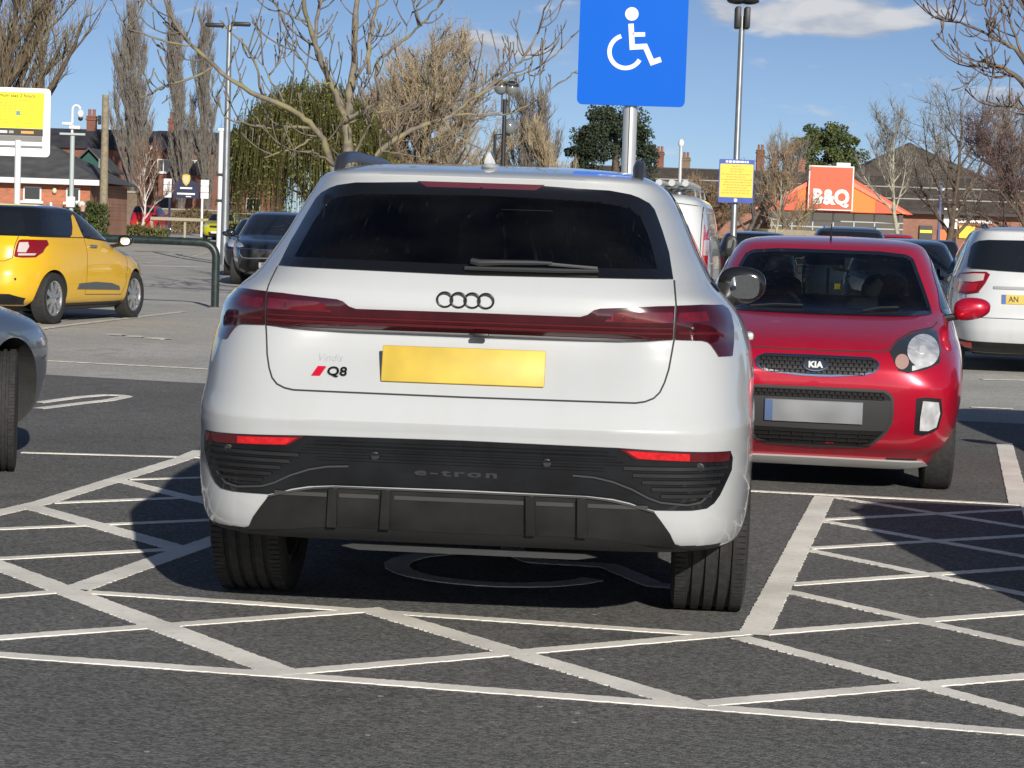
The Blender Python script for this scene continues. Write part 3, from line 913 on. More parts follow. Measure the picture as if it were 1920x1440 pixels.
for x in (-.408, -.236, .225, .390):
    s_ = 1 if x > 0 else -1
    q = [(x - .013, .517), (x + .013, .517), (x + .016 + .006 * s_, .392), (x - .016 + .006 * s_, .392)]
    au.panel('diffuser_fin', q, 'rear', GRAIN, off=.026, thick=.01, res=.03, parent=dd)
lp = [(0, .392), (.40, .394), (.58, .378), (.697, .366), (.735, .352), (.73, .341), (.5, .338), (0, .338)]
lpan = au.panel('lower_valance', both(lp), 'rear', mat('valance_black', (.012, .012, .013), .7), off=.006, thick=.012, res=.02)
MB().prism([(-.42, .0), (-.36, -.012), (.37, -.014), (.44, -.003), (.40, .006), (-.38, .008)], lambda p, q, d: (p, d, .288 + q), .30, .325).build('skid_edge', mat('skid_beige', (.42, .40, .35), .5), au.root, fix=True)

# badges, plate and lettering
CH = mat('emblem_black', (.010, .010, .011), .25, coat=.6)
h, nn = au.hit('rear', 0, 1.128)
mb = MB()
for k in range(4):
    cx = -.009 + (k - 1.5) * .0443
    mb.tube([(cx + .0245 * math.cos(a), h.y - .006 - .0012 * (k % 2), 1.128 + .0235 * math.sin(a)) for a in np.linspace(0, 2 * math.pi, 33)[:-1]], .0036, 8, closed=True)
mb.build('ring_emblem', CH, au.root, True)
bd = [(-.497, .866), (-.478, .866), (-.455, .898), (-.474, .898)]
bdg = au.panel('model_badge', [(-.497, .868), (-.470, .868), (-.453, .897), (-.480, .897)], 'rear', mat('badge_red', (.55, .006, .03), .3, coat=.5), off=.005, thick=.006)
au.emblem('lettering', text_mesh('Q8', .044, .004, .0009, space=1.02), 'rear', (-.415, .8815), CH, .004, bdg, (1.12, .86))
au.emblem('lettering', text_mesh('Vindis', .034, .001, -.0008, .25), 'rear', (-.446, .925), mat('faint_grey', (.33, .33, .33), .6), .0012, bdg)
au.emblem('lettering', text_mesh('e-tron', .042, .003, .0012, 0, 1.25), 'rear', (-.014, .577), mat('letter_relief', (.040, .040, .042), .3, coat=.6), .006, bi, (2.0, .72))
YEL = mat('plate_yellow', (.62, .44, .06), .5, noise=(7, .16, 2))
pl = MB().rbox((0, 0, 0), (.526, .006, .118), .004)
plo = pl.build('number_plate', YEL, au.root, True)
plo.location = (-.006, .076, .918); plo.rotation_euler = (R(-14), 0, 0)
# boot release and plate lamps under the bar
MB().rbox((.045, .112, 1.017), (.05, .02, .014), .004).build('handle', TRIM, au.root, True)

# wiper, aerial, rails, mirrors, wheels
def over(c, face, a, b, off):
    h, nn = c.hit(face, a, b); return h + nn * off
mb = MB()
mb.tube([over(au, 'rear', x, z, .022) for x, z in ((.0, 1.238), (.03, 1.232), (.10, 1.236), (.20, 1.2385), (.262, 1.239))], [.011, .013, .010, .009, .006], 8)
wp = mb.build('wiper', mat('wiper_black', (.028, .028, .03), .5), au.root, True)
MB().tube([over(au, 'rear', x, z, .012) for x, z in ((-.02, 1.222), (.15, 1.223), (.30, 1.224), (.412, 1.226))], [.007, .008, .008, .006], 6).build('blade', mat('wiper_black', (.028, .028, .03), .5), wp, True)
MB().tube([over(au, 'rear', x, z, .020) for x, z in ((.25, 1.2385), (.33, 1.234), (.408, 1.230))], [.006, .005, .005], 6).build('blade_tip', mat('trim_grey', (.10, .10, .10), .35, coat=.6), wp, True)
fin = []
top_z = au.hit('top', 0, .86)[0].z
fo_ = [(0, 0), (.02, .03), (.035, .062), (.045, .066), (.06, .06), (.11, .030), (.18, .006), (.20, 0)]
mb = MB()
V_, F_ = [], []
for i, (yy, zz) in enumerate(fo_):
    wdt = .006 + .018 * min(1, i / 2) * (1 - .8 * max(0, (i - 3) / 4))
    for s_, hh in ((-1, 0), (-.75, .45), (-.3, 1), (.3, 1), (.75, .45), (1, 0)):
        V_.append((s_ * wdt * 1.0, .74 + yy + .035 * hh * (i < 3), top_z - .006 + zz * hh))
for i in range(len(fo_) - 1):
    for j in range(5):
        F_.append((i * 6 + j, i * 6 + j + 1, (i + 1) * 6 + j + 1, (i + 1) * 6 + j))
mkobj('aerial', V_, F_, WHITE, au.root, True, 60)
MB().ell((0, .83, top_z - .001), (.034, .10, .016), 20, 8).build('aerial_base', WHITE, au.root, True)
for sg in (-1, 1):
    P_ = []
    for yy, o_ in ((.70, -.004), (.735, .012), (.78, .030), (.86, .040), (1.1, .042), (1.9, .042), (2.35, .036), (2.5, .018), (2.56, -.005)):
        h, nn = au.hit('top', sg * .485, yy); P_.append((sg * .525, yy, h.z + o_ - .012))
    MB().tube(P_, [.014, .019, .022, .022, .020, .020, .020, .018, .012], 8).build('roof_rail', mat('rail_grey', (.055, .058, .062), .35, .4), au.root, True)
for sg in (-1, 1):
    au.mirror(sg, (sg * .985, 3.15, 1.145), (.112, .10, .088), mat('mirror_black', (.012, .012, .012), .15, coat=1))
for x, y, st in ((-.826, 1.07, 0), (.826, 1.07, 0), (-.812, 3.99, .20), (.812, 3.99, .20)):
    au.wheel(x, y, .386, .265, .268, 5, st, True, mat('alloy_dark', (.20, .20, .21), .35, .8))
# nose
hl = [(.40, .90), (.60, .93), (.78, .94), (.84, .92), (.80, .86), (.55, .85), (.42, .87)]
au.sym('headlight', hl, 'front', mat('lamp_lens', (.30, .31, .33), .08, .6, coat=1), off=.004)
gr = [(0, .86), (.36, .86), (.44, .78), (.36, .55), (0, .53)]
au.panel('grille', both(gr), 'front', TRIM, off=.004)
au.panel('front_plate', [(-.26, .60), (.26, .60), (.26, .71), (-.26, .71)], 'front', mat('plate_white', (.78, .78, .76), .4), off=.012)
# cabin furniture: seats with headrests, wheel and dashboard
SEAT = mat('seat_black', (.045, .045, .050), .75)
def seats(c, rows, sm=SEAT, rest=.13):
    for y, xs, zt in rows:
        for x in xs:
            s_ = MB()
            s_.rbox((x, y, zt - .30), (.48, .13, .62), .06, seg=3)
            s_.rbox((x, y + .24, zt - .56), (.48, .50, .16), .06, seg=3)
            o = s_.build('seat', sm, c.root, True)
            MB().ell((x, y - .02, zt + .075), (.13, .055, .085), 16, 10, .7).build('headrest', sm, o, True)
seats(au, [(1.62, (-.42, .0, .42), 1.12), (2.55, (-.38, .38), 1.17)])
mb = MB().rbox((0, 3.35, .95), (1.36, .42, .20), .06)
mb.build('dashboard', SEAT, au.root, True)
MB().tube([(.38 + .185 * math.cos(a), 3.05 + .06 * math.sin(a), .98 + .175 * math.sin(a)) for a in np.linspace(0, 2 * math.pi, 25)[:-1]], .016, 8, closed=True).build('steering_wheel', SEAT, au.root, True)
MB().rbox((0, 2.92, 1.43), (.24, .03, .075), .012).build('interior_mirror', SEAT, au.root, True)
# ------------------------------------------------------------------ the other cars
def place(ref_world, ref_local, rz):
    """root position that brings the local point ref_local to the world point ref_world"""
    c, s_ = math.cos(rz), math.sin(rz)
    x, y = ref_local
    return (ref_world[0] - (c * x - s_ * y), ref_world[1] - (s_ * x + c * y), 0)
GDARK = mat('glass_dark', (.012, .014, .017), .04, coat=1.0, spec=.6)
WSIGN_ = mat('emblem_white', (.72, .73, .74), .3)
CHROME = mat('chrome', (.72, .73, .75), .12, 1.0)
PWHITE = mat('plate_white', (.78, .78, .76), .4)
LAMP = mat('headlamp_clear', (.62, .64, .66), .12, .3, coat=1, noise=(40, .4, 2))
PINK = mat('lens_clear_pink', (.62, .52, .50), .15, coat=1)

KIA_RZ = R(180 - 9.7)
KIA = [(.17, .30, 3.25, .64, 4, 4), (.22, .14, 3.40, .70, 4, 4.2), (.27, .08, 3.47, .735, 4.5, 4.4), (.33, .05, 3.515, .76, 4.5, 4.4), (.40, .02, 3.55, .778, 4.5, 4.2), (.50, 0, 3.58, .79, 4.5, 4), (.60, 0, 3.592, .797, 4.5, 3.9),
 (.68, .015, 3.585, .797, 4.5, 3.8), (.74, .03, 3.555, .795, 4.5, 3.7), (.79, .045, 3.50, .789, 4.4, 3.6), (.84, .06, 3.39, .778, 4.3, 3.5), (.89, .075, 3.20, .765, 4.2, 3.5), (.94, .09, 2.94, .750, 4.2, 3.6), (.98, .105, 2.70, .737, 4.2, 4),
 (1.02, .12, 2.60, .722, 4.2, 4.4), (1.10, .155, 2.50, .696, 4.2, 4.6), (1.20, .20, 2.36, .664, 4.2, 4.6), (1.30, .25, 2.20, .628, 4.2, 4.6), (1.37, .29, 2.07, .597, 4.2, 4.6), (1.415, .325, 1.965, .57, 4.4, 4.6), (1.44, .39, 1.86, .535, 4.4, 4.4),
 (1.458, .52, 1.72, .48, 4, 4), (1.470, .70, 1.58, .40, 3.6, 3.6), (1.478, .88, 1.42, .28, 3.2, 3.2), (1.482, 1.08, 1.25, .10, 3, 3)]
KIA = [(.125, .40, 3.12, .58, 4, 4), (.145, .30, 3.30, .66, 4, 4)] + [(z if z < .98 else .98 + (z - .98) * .845, a, b, c, d, e) for z, a, b, c, d, e in KIA[1:]]
KIA = [(z, a, b, c, d, e + (3.4 if z < .60 else 3.4 * max(0, (.84 - z) / .24))) for z, a, b, c, d, e in KIA]
KRED = paint('paint_red', (.56, .006, .034), .03, .30, .28, (.2, .15, .13))
kia = Car('red_hatchback', 'small red hatchback facing the camera beside the white SUV', 'car', place((1.6265, 11.45), (0, 3.595), KIA_RZ), KIA_RZ, KIA, KRED, 90, 90)

CMX_RZ = -R(8.5)
CMX = [(.19, .42, 4.0, .74, 4, 4), (.24, .22, 4.2, .82, 4.4, 4), (.31, .08, 4.30, .875, 5, 4), (.40, .03, 4.35, .90, 5, 4), (.50, .0, 4.38, .91, 5, 4), (.60, 0, 4.38, .914, 5, 4), (.66, .015, 4.36, .914, 5, 4), (.78, .07, 4.28, .912, 5, 4), (.90, .10, 4.05, .90, 4.6, 3.8),
 (.98, .115, 3.7, .885, 4.4, 3.8), (1.04, .13, 3.35, .865, 4.4, 4), (1.10, .155, 3.20, .84, 4.4, 4.4), (1.20, .22, 3.0, .80, 4.4, 4.5), (1.32, .31, 2.75, .755, 4.4, 4.5), (1.44, .40, 2.48, .70, 4.4, 4.5), (1.52, .45, 2.28, .66, 4.6, 4.5), (1.56, .47, 2.15, .63, 4.8, 4.5),
 (1.585, .55, 2.0, .58, 4.4, 4.2), (1.605, .80, 1.82, .50, 4, 4), (1.62, 1.05, 1.65, .38, 3.6, 3.6), (1.628, 1.3, 1.45, .12, 3, 3)]
WHITE2 = paint('paint_white_solid', (.60, .615, .62), .05, dirtcol=(.35, .32, .28))
cmx = Car('white_mpv', 'white family MPV seen tail on at the right edge', 'car', place((5.66, 23.3), (0, 0), CMX_RZ), CMX_RZ, CMX, WHITE2, 80, 80)

DS_RZ = -R(14)
DS = [(.15, .46, 3.5, .64, 4, 4), (.17, .40, 3.6, .68, 4, 4), (.22, .20, 3.78, .76, 4, 4), (.29, .09, 3.86, .82, 4.4, 3.8), (.38, .03, 3.91, .845, 4.4, 3.6), (.48, 0, 3.94, .856, 4.4, 3.5), (.60, .01, 3.945, .858, 4.4, 3.4), (.72, .05, 3.88, .855, 4.2, 3.3), (.80, .08, 3.74, .845, 4, 3.2), (.87, .10, 3.45, .83, 4, 3.2),
 (.92, .115, 3.15, .812, 4, 3.4), (.96, .13, 2.95, .795, 4, 3.6), (1.0, .155, 2.84, .775, 4, 4), (1.062, .20, 2.72, .752, 4, 4.2), (1.066, .203, 2.71, .750, 4, 4.2), (1.10, .23, 2.64, .735, 4, 4.2), (1.20, .31, 2.42, .70, 4, 4.2), (1.30, .40, 2.18, .66, 4, 4.2), (1.38, .48, 1.98, .62, 4.2, 4.2), (1.41, .52, 1.86, .59, 4.4, 4.2),
 (1.43, .62, 1.72, .53, 4, 4), (1.445, .80, 1.55, .44, 3.6, 3.6), (1.454, .98, 1.40, .32, 3.2, 3.2), (1.458, 1.15, 1.25, .10, 3, 3)]
DYEL = paint('paint_yellow', (.86, .50, .012), .03, 0, .3)
ds3 = Car('yellow_hatchback', 'yellow three door hatchback with black roof parked at the left', 'car', place((-5.70, 26.2), (.75, .74), DS_RZ), DS_RZ, DS, DYEL, 80, 80)

SP_RZ = R(180 + 2.5)
SP = [(.22, .42, 4.0, .78, 4, 4), (.27, .22, 4.2, .85, 4.4, 4), (.34, .10, 4.35, .895, 5, 4), (.45, .03, 4.43, .92, 5, 4), (.60, 0, 4.47, .928, 5, 4), (.75, .03, 4.46, .926, 5, 3.9), (.86, .06, 4.38, .92, 4.6, 3.8), (.95, .085, 4.15, .91, 4.4, 3.6), (1.02, .10, 3.75, .895, 4.4, 3.6), (1.08, .115, 3.40, .87, 4.4, 4),
 (1.14, .14, 3.25, .84, 4.4, 4.4), (1.24, .21, 3.05, .79, 4.4, 4.5), (1.36, .32, 2.80, .735, 4.4, 4.5), (1.48, .42, 2.52, .68, 4.4, 4.5), (1.545, .46, 2.35, .64, 4.6, 4.4), (1.575, .55, 2.2, .58, 4.4, 4.2), (1.60, .82, 2.0, .48, 4, 4), (1.618, 1.1, 1.8, .32, 3.4, 3.4), (1.625, 1.35, 1.55, .1, 3, 3)]
SPD = paint('paint_dark_slate', (.024, .032, .042), .03, .4, .25)
spo = Car('dark_suv', 'dark slate SUV facing the camera beyond the hoop barrier', 'car', place((-5.25, 46), (0, 4.47), SP_RZ), SP_RZ, SP, SPD, 60, 60)

def plate_text(c, txt, face, at, m, parent, size=.079):
    c.emblem('lettering', text_mesh(txt, size, .001, .001), face, at, m, .0145, parent, (.82, 1.0))
PBLK = mat('plate_black', (.012, .012, .012), .5)

# --- red hatchback
arch_k = [MB().lathe([(.315, sg * .50), (.315, sg * 2)], (0, yw, .285), 'x', 44).build('arch', ARCH, None, fix=True) for yw in (.54, 2.925) for sg in (-1, 1)]
kc = [(z, yr + .09, min(yf - .12, 2.62), w - .05, a, b) for z, yr, yf, w, a, b in KIA if .45 < z < 1.36]
kc.append((1.37, .75, 1.7, .36, 4, 4))
V_, F_ = ring_stack(kc, 30, 30); arch_k.append(mkobj('cabin', V_, F_, LINING))
kws = [(0, 1.306), (.30, 1.305), (.455, 1.292), (.492, 1.272), (.552, 1.12), (.606, .975), (.45, .966), (0, .962)]
arch_k.append(MB().prism(both(kws), lambda a, b, d: (a, d, b), 1.75, 4.5).build('opening', LINING, None, fix=True))
krw = [(0, 1.27), (.42, 1.26), (.48, 1.22), (.54, 1.02), (0, 1.0)]
arch_k.append(MB().prism(both(krw), lambda a, b, d: (a, d, b), -1, .75).build('opening', LINING, None, fix=True))
ksw = [[(.55, 1.0), (.62, 1.16), (.85, 1.255), (1.22, 1.28), (1.27, .975)], [(1.34, .975), (1.30, 1.282), (1.66, 1.27), (1.95, 1.20), (2.36, .975)]]
for q in ksw:
    for sg in (-1, 1): arch_k.append(MB().prism(q, lambda a, b, d: (d, a, b), sg * .35, sg * 2).build('opening', LINING, None, fix=True))
boolean(kia.body, arch_k); under(kia, .1)
GK = glassmat('glass_car', (.34, .38, .38))
kw = kia.panel('windscreen', both(kws), 'front', GK, off=.002, thick=.003, res=.05)
kia.strip('glass_edge', both(kws), 'front', FRIT, w=.022, off=.0035, closed=True, parent=kw)
kia.panel('rear_window', both(krw), 'rear', GK, off=.002, thick=.003, res=.06)
for sd in ('left', 'right'):
    for q in ksw:
        w_ = kia.panel('side_window', q, sd, GK, off=.001, thick=.003, res=.06)
        kia.strip('glass_edge', q, sd, FRIT, w=.03, off=.003, closed=True, parent=w_)
    for p in ([(2.46, .30), (2.44, .70), (2.40, .95)], [(1.30, .28), (1.29, .95)], [(.72, .45), (.55, .95)], [(.80, .27), (2.42, .27)]): kia.strip('panel_gap', p, sd, SEAM, w=.006)
# bonnet shut line
bn = [(.645, .93), (.615, .905), (.50, .885), (.42, .846), (.375, .793), (.34, .783), (0, .780)]
kia.strip('bonnet_gap', bn + [(-x, z) for x, z in reversed(bn[:-1])], 'front', SEAM, w=.007, off=.001)
kh = [(.378, .785), (.425, .841), (.505, .877), (.60, .897), (.635, .885), (.652, .80), (.646, .732), (.578, .701), (.48, .679), (.43, .691)]
for a in kia.sym('headlight', kh, 'front', mat('lamp_dark', (.05, .055, .06), .1, .3, coat=1), off=.003, thick=.02, res=.025):
    sg = 1 if a.data.vertices[0].co.x > 0 else -1
    h, nn = kia.hit('front', sg * .556, .785)
    bowl = [(.558 + .086 * math.cos(t), .790 + .080 * math.sin(t)) for t in np.linspace(0, 2 * math.pi, 25)[:-1]]
    kia.panel('reflector_bowl', [(sg * x, z) for x, z in bowl], 'front', mat('bowl_silver', (.88, .89, .90), .28, .4, coat=1, noise=(18, .25, 1), bump=(14, .25, .03)), off=.006, thick=.003, res=.02, parent=a)
    kia.panel('bulb', [(sg * (.553 + .020 * math.cos(t)), .795 + .020 * math.sin(t)) for t in np.linspace(0, 2 * math.pi, 17)[:-1]], 'front', mat('bulb_white', (.88, .88, .86), .15, .2, coat=1), off=.009, thick=.003, parent=a)
    ind = [(.446 + .036 * math.cos(t), .735 + .038 * math.sin(t)) for t in np.linspace(0, 2 * math.pi, 17)[:-1]]
    kia.panel('indicator', [(sg * x, z) for x, z in ind], 'front', mat('indicator_orange', (.60, .38, .33), .2, .3, coat=1), off=.0065, thick=.003, parent=a)
    low = [(.50, .690), (.575, .712), (.62, .74), (.545, .725), (.50, .715)]
    kia.panel('sidelight', [(sg * x, z) for x, z in (low if sg > 0 else reversed(low))], 'front', mat('bowl_silver', (.85, .85, .85), .22, 1.0), off=.006, thick=.003, parent=a)
MESH = mat('grille_black', (.014, .014, .015), .5)
kg = [(0, .748), (.281, .746), (.315, .733), (.327, .716), (.318, .688), (.29, .675), (.256, .665), (.09, .650), (0, .648)]
g1 = kia.panel('grille', both(kg), 'front', MESH, off=.002, thick=.01)
kia.strip('grille_surround', both(kg), 'front', CHROME, w=.011, off=.007, closed=True, parent=g1, res=.02)
def honey(c, x0, x1, z0, z1, nx, nz, parent, clip):
    """brick-like grille mesh"""
    for k in range(nz + 1):
        z = z0 + (z1 - z0) * k / nz
        xs_ = [x for x in np.linspace(x0, x1, 60) if clip(x, z)]
        if len(xs_) > 2: c.strip('grille_bar', [(min(xs_), z), (max(xs_), z)], 'front', TRIM, w=.005, off=.010, parent=parent, res=.05)
    mb_ = MB()
    for k in range(nz):
        za = z0 + (z1 - z0) * k / nz; zb = z0 + (z1 - z0) * (k + 1) / nz
        for i in range(nx + 1):
            x = x0 + (x1 - x0) * (i + .5 * (k % 2)) / nx
            if clip(x, (za + zb) / 2) and x <= x1:
                p, q = over(c, 'front', x, za, .010), over(c, 'front', x, zb, .010)
                mb_.tube([p, q], .003, 4)
    tag(mb_.build('grille_mesh', TRIM, parent, False), kind='stuff')
inside = lambda x, z: abs(x) < .30 - max(0, .675 - z) * 3.5 and .652 < z < .746
honey(kia, -.31, .31, .660, .738, 22, 4, g1, inside)
lg = kia.panel('badge', [(.064 * math.cos(t) + .008, .699 + .027 * math.sin(t)) for t in np.linspace(0, 2 * math.pi, 25)[:-1]], 'front', mat('badge_dark', (.04, .045, .05), .2, coat=1), off=.014, thick=.008, parent=g1)
kia.strip('badge_ring', [(.064 * math.cos(t) + .008, .699 + .027 * math.sin(t)) for t in np.linspace(0, 2 * math.pi, 25)[:-1]], 'front', CHROME, w=.006, off=.016, closed=True, parent=lg, res=.01)
kia.emblem('lettering', text_mesh('KIA', .042, .002, .0018), 'front', (.008, .699), WSIGN_, .016, lg, (1.15, .95))
ki = [(0, .582), (.33, .580), (.367, .575), (.39, .562), (.403, .543), (.408, .48), (.404, .411), (.385, .37), (.358, .337), (.302, .284), (.25, .272), (0, .264)]
g2 = kia.panel('lower_grille', both(ki), 'front', MESH, off=.0015, thick=.01)
kia.strip('grille_surround', both(ki), 'front', mat('trim_dark_grey', (.05, .05, .052), .5), w=.016, off=.006, closed=True, parent=g2, res=.02)
honey(kia, -.39, .39, .535, .572, 26, 2, g2, lambda x, z: abs(x) < .375)
honey(kia, -.36, .36, .28, .345, 6, 3, g2, lambda x, z: abs(x) < .30 + (z - .28) * .8)
kia.panel('plate_holder', both([(0, .530), (.395, .530), (.402, .46), (.40, .40), (.375, .362), (0, .358)]), 'front', mat('trim_dark_grey', (.05, .05, .052), .5), off=.004, thick=.008, parent=g2)
pk = kia.panel('number_plate', [(-.252, .400), (.268, .400), (.268, .514), (-.252, .514)], 'front', mat('plate_grey', (.30, .31, .33), .45, noise=(4, .25, 1)), off=.016, thick=.006)
kia.panel('plate_band', [(.226, .402), (.266, .402), (.266, .512), (.226, .512)], 'front', mat('plate_blue', (.10, .16, .32), .5), off=.0175, thick=.002, parent=pk)
kf = [(.530, .548), (.575, .556), (.660, .548), (.672, .475), (.655, .384), (.62, .360), (.575, .345), (.528, .350)]
kf2 = [(.565, .535), (.645, .530), (.655, .470), (.64, .395), (.60, .375), (.555, .375), (.555, .45)]
for a in kia.sym('fog_surround', kf, 'front', MESH, off=.002, thick=.012):
    sg = 1 if a.data.vertices[0].co.x > 0 else -1
    kia.panel('fog_lamp', [(sg * x, z) for x, z in (kf2 if sg > 0 else reversed(kf2))], 'front', mat('bowl_silver', (.85, .85, .85), .22, 1.0), off=.008, thick=.004, parent=a)
kl = [(0, .194), (.40, .192), (.58, .190), (.61, .165), (.45, .148), (0, .150)]
kia.panel('lower_lip', both(kl), 'front', mat('lip_silver', (.46, .46, .45), .45, .3), off=.012, thick=.02, res=.02)
mb = MB()
for a_, b_ in (((.42, .972), (.12, .985)), ((-.22, .968), (-.42, .992))):
    mb.tube([over(kia, 'front', a_[0], a_[1], .012), over(kia, 'front', (a_[0] + b_[0]) / 2, (a_[1] + b_[1]) / 2 + .004, .016), over(kia, 'front', b_[0], b_[1], .012)], .006, 6)
mb.build('wiper', TRIM, kia.root, True)
for sg in (-1, 1):
    kia.mirror(sg, (sg * .845, 2.42, 1.005), (.105, .075, .065), KRED)
for x, y, st in ((-.69, .54, 0), (.69, .54, 0), (-.665, 2.925, .03), (.665, 2.925, .03)):
    kia.wheel(x, y, .285, .175, .185, 8, st, False)
seats(kia, [(1.05, (-.32, .32), .98), (1.75, (-.34, .34), 1.02)])
MB().rbox((0, 2.42, .90), (1.22, .36, .16), .05).build('dashboard', SEAT, kia.root, True)
MB().tube([(.32 + .175 * math.cos(a), 2.20 + .07 * math.sin(a), .93 + .16 * math.sin(a)) for a in np.linspace(0, 2 * math.pi, 25)[:-1]], .014, 8, closed=True).build('steering_wheel', mat('wheel_grey', (.05, .05, .05), .5), kia.root, True)
MB().rbox((.02, 2.06, 1.255), (.23, .03, .06), .012).build('interior_mirror', mat('mirror_back', (.10, .11, .09), .4), kia.root, True)
MB().rbox((.0, 2.08, 1.13), (.016, .008, .16), .003).build('air_freshener', mat('tag_white', (.6, .58, .6), .6), kia.root, True)
MB().tube([over(kia, 'top', 0, 1.78, 0), over(kia, 'top', 0, 1.78, 0) + Vector((0, -.10, .10))], [.007, .003], 6).build('aerial', TRIM, kia.root)

# --- white MPV
def arches_(c, ys, r, rw, inner):
    boolean(c.body, [MB().lathe([(r, sg * inner), (r, sg * 2)], (0, yw, rw), 'x', 40).build('arch', ARCH, None, fix=True) for yw in ys for sg in (-1, 1)])
    under(c, .12)
arches_(cmx, (.82, 3.47), .345, .325, .60)
cg = [(0, 1.468), (.50, 1.462), (.60, 1.45), (.65, 1.42), (.678, 1.38), (.705, 1.26), (.722, 1.162), (.68, 1.142), (.416, 1.126), (0, 1.114)]
cmx.panel('rear_window', both(cg), 'rear', GDARK, off=.010, thick=.02, res=.04)
MB().tube([over(cmx, 'rear', .0, 1.15, .02), over(cmx, 'rear', .30, 1.165, .02)], .009, 6).build('wiper', TRIM, cmx.root)
clp = [(.862, .900), (.852, 1.03), (.815, 1.082), (.68, 1.106), (.53, 1.113), (.492, 1.085), (.54, .985), (.607, .890), (.70, .866), (.794, .862)]
for a in cmx.sym('tail_light', clp, 'rear', mat('lens_deep_red', (.24, .006, .010), .12, coat=1), off=.008, thick=.02):
    sg = 1 if a.data.vertices[0].co.x > 0 else -1
    q = [(.80, 1.00), (.79, 1.07), (.66, 1.088), (.545, 1.09), (.56, 1.02), (.66, 1.0)]
    cmx.panel('reversing_lens', [(sg * x, z) for x, z in (q if sg > 0 else reversed(q))], 'rear', PINK, off=.010, thick=.002, parent=a)
    q = [(.83, .92), (.825, .985), (.68, .985), (.61, .985), (.64, .905), (.75, .885)]
    cmx.panel('brake_lens', [(sg * x, z) for x, z in (q if sg > 0 else reversed(q))], 'rear', mat('lens_bright_red', (.50, .01, .015), .12, coat=1), off=.010, thick=.002, parent=a)
pc = cmx.panel('number_plate', [(-.36, .768), (.16, .768), (.16, .872), (-.36, .872)], 'rear', YEL, off=.012)
cmx.panel('plate_band', [(-.358, .770), (-.318, .770), (-.318, .870), (-.358, .870)], 'rear', mat('plate_eu_blue', (.05, .12, .40), .5), off=.0135, thick=.002, parent=pc)
plate_text(cmx, 'AN', 'rear', (-.235, .820), PBLK, pc, .09)
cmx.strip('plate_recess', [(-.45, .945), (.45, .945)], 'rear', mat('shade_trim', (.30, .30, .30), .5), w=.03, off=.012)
cmx.strip('tailgate_gap', [(.60, .885), (.735, .86), (.73, .66), (.62, .615), (-.62, .615), (-.73, .66), (-.735, .86), (-.60, .885)], 'rear', SEAM, w=.008)
cb = [(0, .345), (.70, .352), (.80, .372), (.83, .30), (.72, .235), (0, .225)]
bb = cmx.panel('bumper_lower', both(cb), 'rear', GRAIN, off=.004, thick=.02)
for sg in (-1, 1):
    q = [(sg * .64, .275), (sg * .79, .30), (sg * .79, .345), (sg * .66, .330)]
    cmx.panel('reflector', q if sg > 0 else list(reversed(q)), 'rear', mat('reflector_red', (.62, .015, .02), .12, coat=1), off=.012, parent=bb)
cmx.panel('brake_light', both([(0, 1.512), (.13, 1.512), (.12, 1.49), (0, 1.49)]), 'rear', RED_M, off=.004)
for sd in ('left', 'right'):
    q = [(.70, 1.12), (.78, 1.30), (1.0, 1.455), (2.0, 1.49), (2.5, 1.36), (3.05, 1.06), (1.5, 1.06)]
    cmx.panel('side_window', q, sd, GDARK, off=.003, res=.06)
    for p in ([(1.25, .40), (1.02, .75), (1.0, 1.1)], [(2.05, .3), (2.05, 1.05)], [(3.05, .35), (3.1, 1.0)]): cmx.strip('panel_gap', p, sd, SEAM, w=.007)
    sg = 1 if sd == 'right' else -1
    MB().tube([over(cmx, 'top', sg * .50, .80, .0), over(cmx, 'top', sg * .51, .95, .035), over(cmx, 'top', sg * .50, 1.7, .045), over(cmx, 'top', sg * .47, 1.9, .0)], .016, 6).build('roof_rail', mat('rail_grey', (.055, .058, .062), .35, .4), cmx.root, True)
    cmx.mirror(sg, (sg * 1.0, 3.0, 1.06), (.11, .09, .085), mat('mirror_black', (.012, .012, .012), .15, coat=1))
cmx.panel('windscreen', both([(0, 1.47), (.58, 1.45), (.74, 1.14), (0, 1.12)]), 'front', GDARK, off=.003, res=.06)
for x, y in ((-.80, .82), (.80, .82), (-.80, 3.47), (.80, 3.47)): cmx.wheel(x, y, .325, .205, .21, 5)

